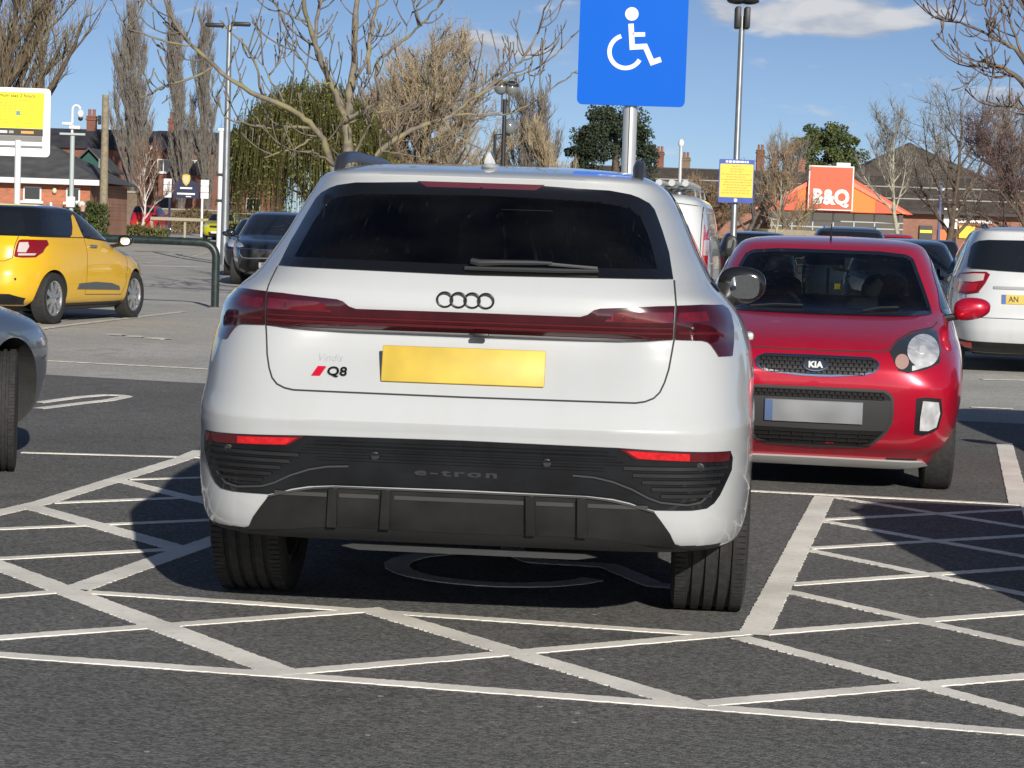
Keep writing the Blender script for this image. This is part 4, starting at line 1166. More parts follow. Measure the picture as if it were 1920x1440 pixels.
# --- yellow three-door
arches_(ds3, (.74, 3.20), .345, .32, .56)
BLKG = mat('roof_black', (.010, .012, .015), .06, coat=1.0)
ds3.body.data.materials.append(BLKG)
kb = len(ds3.body.data.materials) - 1
for p in ds3.body.data.polygons:
    if p.center.z > 1.064 and p.center.y < 2.72: p.material_index = kb
for sd in ('right', 'left'):
    f_ = [(1.30, 1.062), (1.40, 1.10), (1.47, 1.18), (1.545, 1.325), (1.58, 1.345), (1.61, 1.33), (1.635, 1.20), (1.68, 1.062)]
    ds3.panel('pillar_fin', f_, sd, DYEL, off=.006, thick=.01)
    dg = [(1.72, 1.075), (1.66, 1.28), (1.64, 1.365), (1.85, 1.345), (2.15, 1.25), (2.46, 1.10), (2.56, 1.03), (2.2, 1.045)]
    ds3.panel('side_window', dg, sd, GDARK, off=.004, res=.05)
    ds3.panel('quarter_window', [(.62, 1.09), (.70, 1.26), (.95, 1.33), (1.48, 1.35), (1.38, 1.13), (1.28, 1.085)], sd, GDARK, off=.004, res=.05)
    ds3.strip('belt_trim', [(.42, 1.066), (1.30, 1.064), (1.70, 1.062), (2.56, 1.015)], sd, TRIM, w=.018, off=.006)
    for p in ([(1.70, 1.05), (1.60, .75), (1.57, .35), (2.68, .33), (2.80, .48), (2.86, .80), (2.70, .98)],): ds3.strip('panel_gap', p, sd, SEAM, w=.008)
    ds3.panel('side_moulding', [(1.33, .425), (1.37, .490), (1.85, .505), (2.30, .485), (2.55, .444), (2.60, .395)], sd, mat('moulding_grey', (.10, .11, .115), .4), off=.012, thick=.01)
    ds3.strip('sill_trim', [(1.12, .205), (2.82, .205)], sd, TRIM, w=.08, off=.006)
    sg = 1 if sd == 'right' else -1
    MB().rbox((sg * .815, 1.84, .955), (.04, .20, .03), .012).build('door_handle', CHROME, ds3.root, True)
    ds3.mirror(sg, (sg * .90, 2.62, 1.03), (.11, .09, .075), mat('mirror_black', (.012, .012, .012), .15, coat=1))
    lm = [(.42, .815), (.44, .86), (.57, .90), (.72, .965), (.73, 1.015), (.60, 1.022), (.42, 1.02)]
dl = [(.565, .825), (.575, 1.012), (.60, 1.022), (.74, 1.022), (.765, .965), (.762, .875), (.73, .812), (.64, .805), (.58, .812)]
for a in ds3.sym('tail_light', dl, 'rear', mat('lens_deep_red', (.24, .006, .010), .12, coat=1), off=.006, thick=.02, res=.025):
    sg = 1 if a.data.vertices[0].co.x > 0 else -1
    q = [(.59, .87), (.66, .87), (.675, .94), (.655, .99), (.59, .985)]
    ds3.panel('reversing_lens', [(sg * x, z) for x, z in (q if sg > 0 else reversed(q))], 'rear', PINK, off=.009, thick=.002, parent=a)
    q = [(.60, .83), (.72, .835), (.73, .86), (.60, .855)]
    ds3.panel('lower_lens', [(sg * x, z) for x, z in (q if sg > 0 else reversed(q))], 'rear', PINK, off=.009, thick=.002, parent=a)
ds3.panel('rear_window', both([(0, 1.36), (.48, 1.35), (.56, 1.22), (.60, 1.10), (0, 1.09)]), 'rear', GDARK, off=.003, res=.05)
ds3.strip('tailgate_gap', [(.56, 1.06), (.555, .80), (.48, .76), (-.48, .76), (-.555, .80), (-.56, 1.06)], 'rear', SEAM, w=.008)
ds3.panel('number_plate', [(-.26, .60), (.26, .60), (.26, .71), (-.26, .71)], 'rear', YEL, off=.012)
ds3.panel('bumper_lower', both([(0, .36), (.55, .37), (.68, .32), (.62, .24), (0, .23)]), 'rear', GRAIN, off=.004)
for x_ in (.25, .62):
    h, nn = ds3.hit('rear', x_, .55)
    MB().lathe([(.016, .0), (.016, -.006), (.001, -.006)], (h.x, h.y - .002, h.z), 'y', 12).build('parking_sensor', GRAIN, ds3.root)
ds3.panel('windscreen', both([(0, 1.36), (.52, 1.34), (.66, 1.05), (0, 1.0)]), 'front', GDARK, off=.003, res=.06)
for x, y in ((-.75, .74), (.75, .74), (-.70, 3.20), (.70, 3.20)): ds3.wheel(x, y, .315, .195, .215, 8, 0, False, mat('alloy_bright', (.80, .80, .80), .2, .9))
ds3.root.location.z = .07

# --- dark SUV face
arches_(spo, (.85, 3.52), .40, .36, .62)
spo.panel('windscreen', both([(0, 1.55), (.50, 1.53), (.58, 1.48), (.76, 1.13), (0, 1.10)]), 'front', GDARK, off=.003, res=.05)
sh = [(.60, .84), (.66, .90), (.83, .95), (.85, .93), (.80, .84), (.70, .81)]
spo.sym('headlight', sh, 'front', LAMP, off=.005)
sgr = [(0, .775), (.60, .790), (.68, .78), (.70, .70), (.62, .60), (.50, .59), (0, .605)]
g_ = spo.panel('grille', both(sgr), 'front', MESH, off=.003)
spo.strip('grille_surround', both(sgr), 'front', CHROME, w=.018, off=.006, closed=True, parent=g_)
spo.emblem('lettering', text_mesh('KIA', .06, .002, .002), 'front', (0, .86), CHROME, .006, g_, (1.3, 1))
ps = spo.panel('number_plate', [(-.26, .40), (.26, .40), (.26, .51), (-.26, .51)], 'front', PWHITE, off=.014)
plate_text(spo, 'W36', 'front', (.13, .455), PBLK, ps)
si = [(0, .56), (.62, .55), (.72, .40), (.55, .31), (0, .31)]
spo.panel('lower_grille', both(si), 'front', MESH, off=.003)
spo.sym('fog_lamp', [(.74, .50), (.84, .53), (.83, .60), (.75, .58)], 'front', LAMP, off=.006)
for sg, sd in ((1, 'right'), (-1, 'left')):
    spo.panel('side_window', [(.7, 1.20), (.95, 1.45), (2.0, 1.51), (2.6, 1.36), (3.15, 1.12), (1.6, 1.12)], sd, GDARK, off=.003, res=.06)
    spo.mirror(sg, (sg * 1.0, 3.02, 1.12), (.11, .09, .085), SPD)
for x, y in ((-.81, .85), (.81, .85), (-.81, 3.52), (.81, 3.52)): spo.wheel(x, y, .36, .235, .23, 5)
spo.root.location.z = .07

# --- ordinary cars built from one proportion set
HB = [(.095, .11, .87, .72, 4, 4), (.13, .055, .925, .85, 4.4, 4), (.18, .022, .965, .92, 4.6, 4), (.25, .008, .985, .965, 4.6, 4), (.36, 0, .998, .99, 4.6, 3.9), (.45, .004, 1, 1, 4.6, 3.8), (.52, .012, .985, 1, 4.5, 3.7), (.575, .020, .955, .99, 4.4, 3.6),
 (.615, .025, .90, .975, 4.3, 3.5), (.645, .030, .83, .955, 4.3, 3.6), (.675, .035, .755, .93, 4.2, 4), (.71, .042, .722, .905, 4.2, 4.4), (.77, .058, .688, .865, 4.2, 4.5), (.84, .076, .645, .81, 4.2, 4.5), (.905, .094, .60, .755, 4.2, 4.5), (.945, .106, .565, .715, 4.4, 4.5), (.965, .125, .535, .67, 4.4, 4.4),
 (.98, .17, .49, .60, 4, 4), (.991, .22, .44, .48, 3.6, 3.6), (.997, .27, .395, .32, 3.2, 3.2), (1, .31, .36, .12, 3, 3)]
HB = [(z, a, b, c, d + (1.6 if z < .5 else 0), e + (2.2 if z < .5 else 2.2 * max(0, (.60 - z) / .10))) for z, a, b, c, d, e in HB]
def hatch(name, label, ref, rl, rz, col, L, Wd, H, r=.31, group=None, lens=RED_M, plate=True, lv=40, n=40, steer=0, cat='car', z=0.0, wr=.6, rails=False, inset=0.0, ak=1.10):
    hw = Wd / 2
    T = [(a * H, b * L, c * L, d * hw, e, f) for a, b, c, d, e, f in HB]
    c = Car(name, label, cat, place(ref, (rl[0] * hw, rl[1] * L), rz), rz, T, col, lv, n, group=group)
    c.root.location.z = z
    arches_(c, (.185 * L, .81 * L), r * ak, r, hw - .30 - inset)
    S2 = lambda q: [(x * hw, zz * H) for x, zz in q]
    S3 = lambda q: [(y * L, zz * H) for y, zz in q]
    c.panel('rear_window', both(S2([(0, .935), (.60, .93), (.68, .90), (.77, .76), (.78, .735), (0, .72)])), 'rear', GDARK, off=.012, thick=.02, res=.05)
    c.panel('windscreen', both(S2([(0, .935), (.58, .93), (.66, .91), (.84, .715), (.80, .695), (0, .685)])), 'front', GDARK, off=.010, thick=.02, res=.05)
    c.panel('number_plate', [(-.26, .50), (.26, .50), (.26, .61), (-.26, .61)], 'rear', YEL, off=.012)
    c.panel('front_plate', [(-.26, .36), (.26, .36), (.26, .47), (-.26, .47)], 'front', PWHITE, off=.012)
    c.sym('tail_light', S2([(.66, .66), (.90, .665), (.93, .52), (.70, .50)]), 'rear', lens, off=.010, thick=.02)
    c.sym('headlight', S2([(.48, .53), (.60, .585), (.82, .62), (.86, .58), (.80, .50), (.60, .48)]), 'front', LAMP, off=.005)
    c.panel('grille', both(S2([(0, .52), (.38, .515), (.42, .48), (.36, .44), (0, .43)])), 'front', MESH, off=.003)
    c.panel('lower_grille', both(S2([(0, .28), (.50, .28), (.45, .17), (0, .16)])), 'front', MESH, off=.003)
    c.panel('bumper_lower', both(S2([(0, .22), (.80, .23), (.78, .15), (0, .14)])), 'rear', GRAIN, off=.003)
    for sd, sg in (('right', 1), ('left', -1)):
        for q in ([(.145, .72), (.16, .80), (.24, .90), (.355, .915), (.37, .70)], [(.385, .70), (.375, .918), (.50, .905), (.56, .86), (.675, .70)]):
            c.panel('side_window', S3(q), sd, GDARK, off=.003, res=.08)
        for q in ([(.375, .19), (.378, .69)], [(.68, .22), (.69, .45), (.685, .68)], [(.25, .32), (.20, .45), (.15, .71)]): c.strip('panel_gap', S3(q), sd, SEAM, w=.007)
        c.mirror(sg, (sg * (hw + .045), .66 * L, .70 * H), (.10, .08, .065), col)
        if rails: MB().tube([over(c, 'top', sg * .55 * hw, .18 * L, .0), over(c, 'top', sg * .56 * hw, .22 * L, .04), over(c, 'top', sg * .56 * hw, .42 * L, .04), over(c, 'top', sg * .52 * hw, .47 * L, .0)], .015, 6).build('roof_rail', CHROME, c.root, True)
    for x, y, st in ((-1, .185, 0), (1, .185, 0), (-1, .81, steer), (1, .81, steer)): c.wheel(x * (hw - .125 - (inset if y > .5 else 0)), y * L, r, .20, r * wr + .01, 5, st, lv > 50)
    return c
P_GREY = paint('paint_blue_grey', (.16, .19, .23), .04, .55, .28)
hatch('grey_car', 'blue-grey car cut off by the left edge, front wheel turned', (-2.745, 11.35), (.87, .81), -R(14), P_GREY, 4.3, 1.78, 1.43, .325, lv=70, n=70, steer=R(26), inset=-.03, ak=1.2)
P_SIL = paint('paint_silver', (.42, .43, .44), .04, .6, .28)
hatch('silver_city_car', 'short silver city car parked just outside the frame on the near right', (2.42, 6.0), (-1, 0), -R(6), P_SIL, 3.35, 1.58, 1.52, .28)
P_BLUE = paint('paint_night_blue', (.016, .024, .050), .03, .4, .25)
hatch('blue_estate_car', 'blue estate parked outside the frame beside the red hatchback', (4.75, 10.9), (0, 1), R(180 - 9), P_BLUE, 4.4, 1.80, 1.50, .31)
hatch('dark_blue_car', 'dark blue car parked behind the dark SUV', (-6.55, 54), (0, 1), R(181), P_BLUE, 4.3, 1.78, 1.52, .31, z=.07)
P_RED2 = paint('paint_bright_red', (.50, .012, .02), .03, 0, .3)
hatch('red_mpv', 'small red MPV seen tail on beyond the hedge', (-21.7, 124), (0, 0), -R(7), P_RED2, 3.9, 1.68, 1.60, .29, z=gz(-22, 126) + .12)
P_LIME = paint('paint_lime', (.50, .47, .012), .03, 0, .3)
hatch('lime_yellow_car', 'lime yellow small car nose on by the far hedge', (-15.85, 113), (0, 1), R(180 - 4), P_LIME, 3.6, 1.64, 1.48, .28, z=gz(-16, 115))
P_BLK = paint('paint_black', (.010, .011, .013), .03, .2, .25)
hatch('black_car', 'black car half hidden behind the red hatchback roof and the white van', (4.95, 45), (0, 0), -R(8), P_BLK, 4.4, 1.82, 1.60, .32)
hatch('dark_grey_hatchback', 'dark grey hatchback nose on between the red hatchback and the white MPV', (5.42, 30), (0, 1), R(180 - 9.5), P_BLK if False else paint('paint_graphite', (.028, .031, .034), .03, .4, .25), 4.3, 1.78, 1.49, .31)
hatch('slate_mpv', 'slate blue MPV with roof spoiler behind the red hatchback roof', (6.5, 42), (0, 0), -R(8), paint('paint_slate', (.06, .085, .12), .03, .5, .3), 4.4, 1.82, 1.74, .32, rails=True)
hatch('red_estate_car', 'red car roof showing in front of the store entrance', (11.9, 68), (0, 0), -R(9), P_RED2, 4.3, 1.78, 1.80, .31)
hatch('navy_car', 'navy car roof behind the dark grey hatchback', (13.7, 70), (0, 0), -R(9), P_BLUE, 4.3, 1.80, 1.66, .31)

# --- white panel van with a pipe rack
VAN_RZ = -R(8.5)
VT = [(.25, .20, 4.6, .86, 6, 4), (.32, .06, 4.72, .93, 7, 4), (.45, .02, 4.78, .95, 8, 4), (.70, 0, 4.80, .955, 9, 4), (.95, 0, 4.75, .955, 9, 4), (1.10, .01, 4.55, .95, 9, 4), (1.18, .02, 4.2, .945, 9, 4.4), (1.25, .025, 3.98, .94, 9, 5), (1.45, .04, 3.75, .92, 9, 5), (1.65, .06, 3.50, .89, 8, 5),
 (1.80, .08, 3.28, .855, 7, 5), (1.88, .11, 3.12, .81, 6, 4.6), (1.93, .20, 2.95, .72, 5, 4.2), (1.96, .45, 2.6, .55, 4, 4), (1.972, .9, 2.2, .30, 3.4, 3.4), (1.975, 1.4, 1.7, .08, 3, 3)]
van = Car('white_van', 'white panel van with pipe rack parked behind the white SUV', 'van', place((2.50, 28), (.955, .0), VAN_RZ), VAN_RZ, VT, WHITE2, 60, 60)
arches_(van, (.95, 4.0), .37, .33, .62)
van.panel('windscreen', both([(0, 1.78), (.66, 1.76), (.80, 1.28), (0, 1.24)]), 'front', GDARK, off=.003, res=.07)
vl = [(.865, .95), (.925, .95), (.925, 1.56), (.895, 1.60), (.870, 1.56)]
for a in van.sym('tail_light', vl, 'rear', mat('lens_bright_red', (.50, .01, .015), .12, coat=1), off=.008, thick=.02):
    sg = 1 if a.data.vertices[0].co.x > 0 else -1
    q = [(.872, 1.16), (.918, 1.16), (.918, 1.36), (.872, 1.36)]
    van.panel('reversing_lens', [(sg * x, z) for x, z in (q if sg > 0 else reversed(q))], 'rear', PINK, off=.010, thick=.002, parent=a)
van.strip('door_gap', [(0, .50), (0, 1.86)], 'rear', SEAM, w=.012)
van.strip('door_gap', [(-.84, .50), (-.84, 1.80), (.0, 1.88), (.84, 1.80), (.84, .50)], 'rear', SEAM, w=.01)
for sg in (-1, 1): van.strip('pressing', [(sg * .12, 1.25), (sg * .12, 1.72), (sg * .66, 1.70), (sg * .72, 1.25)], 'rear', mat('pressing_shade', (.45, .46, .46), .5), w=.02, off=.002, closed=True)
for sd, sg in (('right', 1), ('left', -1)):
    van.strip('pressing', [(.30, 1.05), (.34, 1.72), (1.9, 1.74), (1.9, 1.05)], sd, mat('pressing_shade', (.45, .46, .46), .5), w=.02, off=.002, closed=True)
    van.panel('side_window', [(2.95, 1.18), (2.90, 1.68), (3.35, 1.62), (3.85, 1.22)], sd, GDARK, off=.003)
    van.mirror(sg, (sg * 1.06, 3.75, 1.30), (.10, .09, .15), TRIM)
    van.strip('side_moulding', [(.25, .62), (4.2, .62)], sd, GRAIN, w=.12, off=.008)
van.panel('number_plate', [(-.26, .62), (.26, .62), (.26, .73), (-.26, .73)], 'rear', YEL, off=.012)
van.panel('bumper_lower', both([(0, .48), (.90, .48), (.90, .32), (0, .30)]), 'rear', GRAIN, off=.01)
rk = MB()
for y in (.55, 1.6, 2.6):
    rk.tube([(-.72, y, 1.93), (-.70, y, 2.05), (.70, y, 2.05), (.72, y, 1.93)], .02, 6)
rk.build('roof_rack', mat('rack_steel', (.35, .36, .36), .4, .8), van.root, True)
for x in (.05, .25, .42, .60):
    MB().tube([(x, .30, 2.10), (x, 2.9, 2.10)], .045, 10).build('pipe', mat('pipe_grey', (.50, .51, .50), .45), van.root, True)
for x, y in ((-.81, .95), (.81, .95), (-.81, 4.0), (.81, 4.0)): van.wheel(x, y, .33, .215, .21, 6)

# --- white pick-up with a canvas back
tr = thing('pickup_truck', 'white pick-up with tan canvas back in front of the store', 'truck', (*place((13.6, 100), (0, 0), 0)[:2], 0), -R(70))
TZ = [(0, .55), (1.75, .55), (1.75, 1.05), (1.15, 1.15), (.75, 2.0), (0, 2.05)]
cabm = paint('paint_white_solid', (.60, .615, .62))
MB().prism(TZ, lambda a, b, d: (d, a, b), -.85, .85).build('cab', cabm, tr, False, fix=True)
for sg in (-1, 1):
    MB().prism([(.2, 1.2), (1.0, 1.2), (.72, 1.85), (.2, 1.88)], lambda a, b, d: (d, a, b), sg * .845, sg * .858).build('side_window', GDARK, tr, fix=True)
MB().rbox((0, -1.35, 1.35), (1.75, 2.5, 1.35), .08).build('canvas_cover', mat('canvas_tan', (.30, .25, .17), .9, noise=(3, .15)), tr, True)
MB().box((0, -.6, .55), (1.6, 4.4, .18)).build('chassis', TRIM, tr)
for x in (-.75, .75):
    for y in (-1.6, 1.0):
        MB().lathe([(.20, -.1), (.35, -.1), (.36, 0), (.35, .1), (.20, .1)], (x, y, .36), 'x', 24).build('wheel', mat('tyre_rubber', (.026, .025, .024), .82), tr, True)
# ------------------------------------------------------------------ signs, posts and barriers
STEEL = mat('galvanised', (.30, .315, .32), .42, .7, noise=(4, .12))
ALU = mat('aluminium_pole', (.62, .63, .63), .32, .5)
WPAINT = mat('white_gloss', (.74, .75, .75), .35)
BLUE = mat('sign_blue', (.0, .115, .60), .55, spec=.15)
WSIGN = mat('sign_white', (.82, .83, .84), .5)
YSIGN = mat('sign_yellow', (.84, .56, .045), .45)
INK = mat('sign_ink', (.045, .04, .03), .6)
NAVY = mat('navy_board', (.012, .018, .06), .5)
def slab(name, out, y0, y1, m, parent, smooth=False):
    """upright sheet in the local xz plane"""
    return MB().prism(out, lambda a, b, d: (a, d, b), y0, y1).build(name, m, parent, smooth, fix=True)
def stroke(pts, w, n=1):
    """outline of a thick polyline with square ends"""
    P = [Vector(p) for p in pts]; L_, R_ = [], []
    for i, p in enumerate(P):
        a = (P[i] - P[i - 1]).normalized() if i else None
        b = (P[i + 1] - P[i]).normalized() if i < len(P) - 1 else None
        d = ((a or b) + (b or a)).normalized(); nn = Vector((-d.y, d.x))
        k = 1 / max(.5, nn.dot(Vector((-(a or b).y, (a or b).x))))
        L_.append(p + nn * w / 2 * k); R_.append(p - nn * w / 2 * k)
    return [tuple(q) for q in L_ + R_[::-1]]
def small_print(parent, x0, x1, z, y, n, m, h=.012, seed=1):
    """a line of print too small to read"""
    r_ = random.Random(seed); x = x0; mb = MB()
    while x < x1 - .02:
        w = r_.uniform(.03, .09)
        mb.box((min(x + w / 2, x1), y, z), (w, .001, h)); x += w + .015
    return tag(mb.build('print', m, parent), kind='stuff')

# accessible-parking sign on its pole, at the head of the bay
sg_ = thing('parking_sign', 'square blue accessible parking sign on a silver pole', 'sign', (.625, 12.35, 0), -R(3.0))
MB().tube([(0, 0, 0), (0, 0, 2.75)], .040, 24).build('pole', ALU, sg_, True)
MB().box((-.004, -.0405, 1.45), (.004, .004, 2.6)).build('pole_seam', SEAM, sg_)
slab('panel', rrect(-.307, 2.10, .307, 2.88, .03), -.060, -.048, BLUE, sg_)
for z in (2.2, 2.75): MB().box((0, -.044, z), (.12, .012, .03)).build('bracket', STEEL, sg_)
k_ = 1 / 327.0
sx = lambda px, py: ((px - 1185) * k_, 2.10 + (194 - py) * k_)
hd = sx(1181, 25)
sym = [arc(hd[0], hd[1], 12.5 * k_, 0, 360, 20)[:-1]]
c0 = sx(1172, 95)
sym.append(stroke(arc(c0[0], c0[1], 30 * k_, 108, 332, 26), 8 * k_))
sym.append(stroke([sx(1180, 43), sx(1184, 86), sx(1208, 84), sx(1222, 113), sx(1238, 107)], 10 * k_))
sym.append(stroke([sx(1183, 63), sx(1207, 62)], 8 * k_))
for q in sym: slab('symbol', q, -.0632, -.0602 - .0003 * sym.index(q), WSIGN, sg_)

# yellow notice on the lamp post to the right
lp_ = thing('lamp_post', 'tall steel lamp post with twin heads rising behind the white van', 'lamp post', (4.255, 42.3, 0), 0)
MB().tube([(0, 0, 0), (0, 0, .9), (0, 0, 1.0), (0, 0, 5.75)], [.085, .085, .065, .055], 14).build('column', STEEL, lp_, True)
for sg in (-1, 1):
    MB().rbox((sg * .09, -.02, 5.72), (.11, .30, .42), .03).build('lamp_head', mat('lamp_black', (.02, .02, .022), .5), lp_, True)
    MB().ell((sg * .12, -.05, 6.05), (.20, .20, .07), 16, 8).build('lamp_dish', mat('lamp_black', (.02, .02, .022), .5), lp_, True)
ns = thing('parking_notice', 'yellow parking notice with blue bands on the lamp post', 'sign', (4.255, 42.2, 0), R(2))
slab('board', rrect(-.345, 2.12, .345, 2.965, .02), -.03, -.012, mat('notice_blue', (.015, .06, .36), .4), ns)
slab('yellow_face', rrect(-.325, 2.225, .325, 2.875, .012), -.036, -.0305, YSIGN, ns)
slab('roundel', arc(.0, 2.17, .035, 0, 360, 14)[:-1], -.036, -.0305, WSIGN, ns)
for i, (a, b, h) in enumerate(((-.22, .24, .040),)): small_print(ns, a, b, 2.92, -.031, 1, WSIGN, h, 3)
for i in range(11):
    z = 2.83 - i * .052; w = (.10, .13, .13, .29, .20, .29, .24, .26, .20, .27, .29)[i]
    small_print(ns, -w, w, z, -.0368, 1, mat('print_brown', (.45, .33, .06), .6), .016, i + 9)

# yellow notice board at the left on a white pole
ls = thing('notice_board', 'white rimmed yellow notice board on a white pole behind the yellow car', 'sign', (-8.86, 38, 0), R(4))
MB().tube([(.02, -.05, 0), (.02, -.05, 2.72)], .055, 16).build('pole', WPAINT, ls, True)
slab('board', rrect(-.60, 2.44, .565, 3.64, .07), .0, .03, WSIGN, ls)
slab('yellow_face', [(-.60, 2.93), (.44, 2.93), (.455, 3.56), (-.45, 3.56), (-.60, 3.50)], -.006, -.0005, mat('notice_yellow', (.90, .78, .02), .5), ls)
slab('black_band', [(-.60, 2.80), (.44, 2.80), (.44, 2.925), (-.60, 2.925)], -.006, -.0005, INK, ls)
slab('grey_band', [(-.60, 2.70), (.43, 2.70), (.43, 2.795), (-.60, 2.795)], -.005, -.0005, mat('band_grey', (.20, .20, .19), .6), ls)
MB().box((-.05, -.02, 2.615), (.98, .02, .03)).build('clamp', mat('clamp_grey', (.22, .22, .22), .5, .5), ls)
v_, f_ = text_mesh('Maximum stay 2 hours', .085, .002, .001, .15)
mkobj('lettering', [(p.x - .10, -.008 - p.z, p.y + 3.50) for p in v_], f_, INK, ls)
for i in range(9):
    z = 3.42 - i * .05; w = (.85, .55, .80, .78, .84, .60, .45, .50, .80)[i]
    small_print(ls, -.52, -.52 + w, z, -.0065, 1, mat('print_olive', (.42, .36, .05), .6), .013, i + 40)
slab('symbol', [(-.03, 3.16), (.04, 3.16), (.04, 3.23), (-.03, 3.23)], -.008, -.0062, mat('symbol_teal', (.12, .30, .32), .5), ls)
for i, (x, w, c) in enumerate(((-.40, .22, (.7, .68, .78)), (-.15, .08, (.4, .4, .4)), (.06, .22, (.75, .35, .12)))):
    slab('logo', [(x, 2.84), (x + w, 2.84), (x + w, 2.885), (x, 2.885)], -.008, -.0062, mat('logo_%d' % i, c, .5), ls)

# hoop barrier
hp = thing('hoop_barrier', 'dark green tubular hoop barrier beside the yellow car', 'barrier', (-4.64, 33.2, .05), 0)
hoop = [(0, 0, 0), (0, 0, .80)] + [(-.22 + .22 * math.cos(t), 0, .80 + .22 * math.sin(t)) for t in np.linspace(.2, math.pi / 2, 7)] + [(-1.2, .05, 1.03), (-2.0, .10, 1.03)] + [(-2.0 - .22 * math.sin(t), .10, .81 + .22 * math.cos(t)) for t in np.linspace(0, math.pi / 2, 7)] + [(-2.22, .10, 0)]
MB().tube(hoop, .062, 14).build('rail', mat('barrier_green', (.026, .040, .038), .38, .2, noise=(12, .4, 6)), hp, True)
for x, y in ((0, 0), (-2.22, .10)): MB().lathe([(.12, -.04), (.12, .015), (.07, .03)], (x, y, 0), 'z', 16).build('base_collar', mat('concrete', (.26, .24, .21), .9), hp, True)

# posts and lamps further off
cp = thing('camera_mast', 'slim grey mast carrying white security cameras near the brick building', 'mast', (-17.65, 85, gz(-17.65, 85)), 0)
MB().tube([(0, 0, 0), (0, 0, 4.55)], .09, 10).build('column', mat('mast_green', (.42, .48, .46), .5), cp, True)
MB().box((0, 0, 4.62), (1.0, .10, .08)).build('cross_arm', mat('mast_green', (.42, .48, .46), .5), cp)
MB().tube([(-.02, 0, 4.6), (-.02, 0, 5.6)] + [(.13 - .15 * math.cos(t), 0, 5.6 + .15 * math.sin(t)) for t in np.linspace(.3, math.pi, 6)], .05, 8).build('swan_neck', WPAINT, cp, True)
MB().ell((.30, 0, 5.42), (.14, .14, .17), 14, 10).build('dome_camera', WPAINT, cp, True)
MB().ell((.30, 0, 5.24), (.10, .10, .10), 12, 8).build('dome_lens', TRIM, cp, True)
MB().rbox((-.20, -.05, 5.02), (.42, .2, .13), .04).build('camera_box', WPAINT, cp, True)
MB().rbox((.10, -.05, 4.88), (.46, .2, .14), .04).build('camera_box', WPAINT, cp, True)
MB().rbox((.0, -.1, 1.95), (.34, .2, .42), .03).build('control_cabinet', WPAINT, cp, True)
wp_ = thing('telegraph_pole', 'brown wooden telegraph pole beside the camera mast', 'pole', (-18.3, 95, gz(-18, 95)), 0)
MB().tube([(0, 0, 0), (.0, 0, 6.9 - gz(-18, 95))], [.20, .15], 12).build('post', mat('pole_timber', (.26, .22, .15), .85, noise=(6, .25, 6)), wp_, True)
MB().rbox((-.25, 0, 5.5), (.12, .2, .4), .02).build('junction_box', TRIM, wp_)
tl = thing('floodlight_column', 'tall grey column with two black floodlights above the far car park', 'lamp post', (-9.52, 70, 0), 0)
MB().tube([(0, 0, 0), (0, 0, 7.8)], [.14, .075], 12).build('column', STEEL, tl, True)
for sg in (-1, 1): MB().rbox((sg * .42 - .05, -.05, 7.82 + .03 * sg), (.62, .28, .13), .05).build('lamp_head', mat('lamp_black', (.02, .02, .022), .5), tl, True)
MB().box((0, 0, 7.72), (.5, .1, .06)).build('cross_arm', STEEL, tl)
wq = thing('white_post', 'short white post with a camera beside the floodlight column', 'post', (-10.4, 75, 0), 0)
MB().tube([(0, 0, 0), (0, 0, 4.6)], .085, 10).build('column', WPAINT, wq, True)
MB().rbox((.1, 0, 4.66), (.42, .2, .12), .04).build('camera_box', WPAINT, wq, True)
for z in (2.2, 3.1): MB().box((.02, 0, z), (.3, .2, .09)).build('band', TRIM, wq)
gl_ = thing('globe_lamp', 'black lamp post with two glass globes behind the SUV roof', 'lamp post', (-.46, 60, 0), 0)
MB().tube([(0, 0, 0), (0, 0, 5.1)], [.08, .055], 12).build('column', mat('lamp_black', (.02, .02, .022), .5), gl_, True)
for x in (-.12, .17):
    MB().ell((x, 0, 5.45 - abs(x) * .3), (.20, .20, .20), 18, 12).build('globe', mat('globe_smoke', (.20, .22, .22), .12, .2, coat=1), gl_, True)
    MB().ell((x, 0, 5.53 - abs(x) * .3), (.205, .205, .14), 18, 8).build('hood', mat('lamp_black', (.02, .02, .022), .5), gl_, True)
    MB().box((x * .7, -.02, 4.98), (.05, .05, .5)).build('stem', mat('lamp_black', (.02, .02, .022), .5), gl_)
g2_ = thing('lamp_bracket_post', 'thin black post with side bracket left of the globe lamp', 'lamp post', (-.75, 64, 0), 0)
MB().tube([(0, 0, 0), (0, 0, 4.3), (.45, 0, 4.32)], .045, 8).build('column', mat('lamp_black', (.02, .02, .022), .5), g2_, True)
MB().ell((.42, 0, 4.55), (.20, .20, .24), 14, 10).build('globe', mat('globe_smoke', (.20, .22, .22), .12, .2, coat=1), g2_, True)
fl = thing('street_lamp', 'slim grey street lamp before the long store roof', 'lamp post', (7.47, 100, 0), 0)
MB().tube([(0, 0, 0), (0, 0, 5.7)], [.11, .075], 10).build('column', mat('lamp_pale', (.55, .57, .57), .4, .3), fl, True)
MB().ell((0, 0, 5.85), (.14, .14, .20), 12, 8).build('lantern', WPAINT, fl, True)

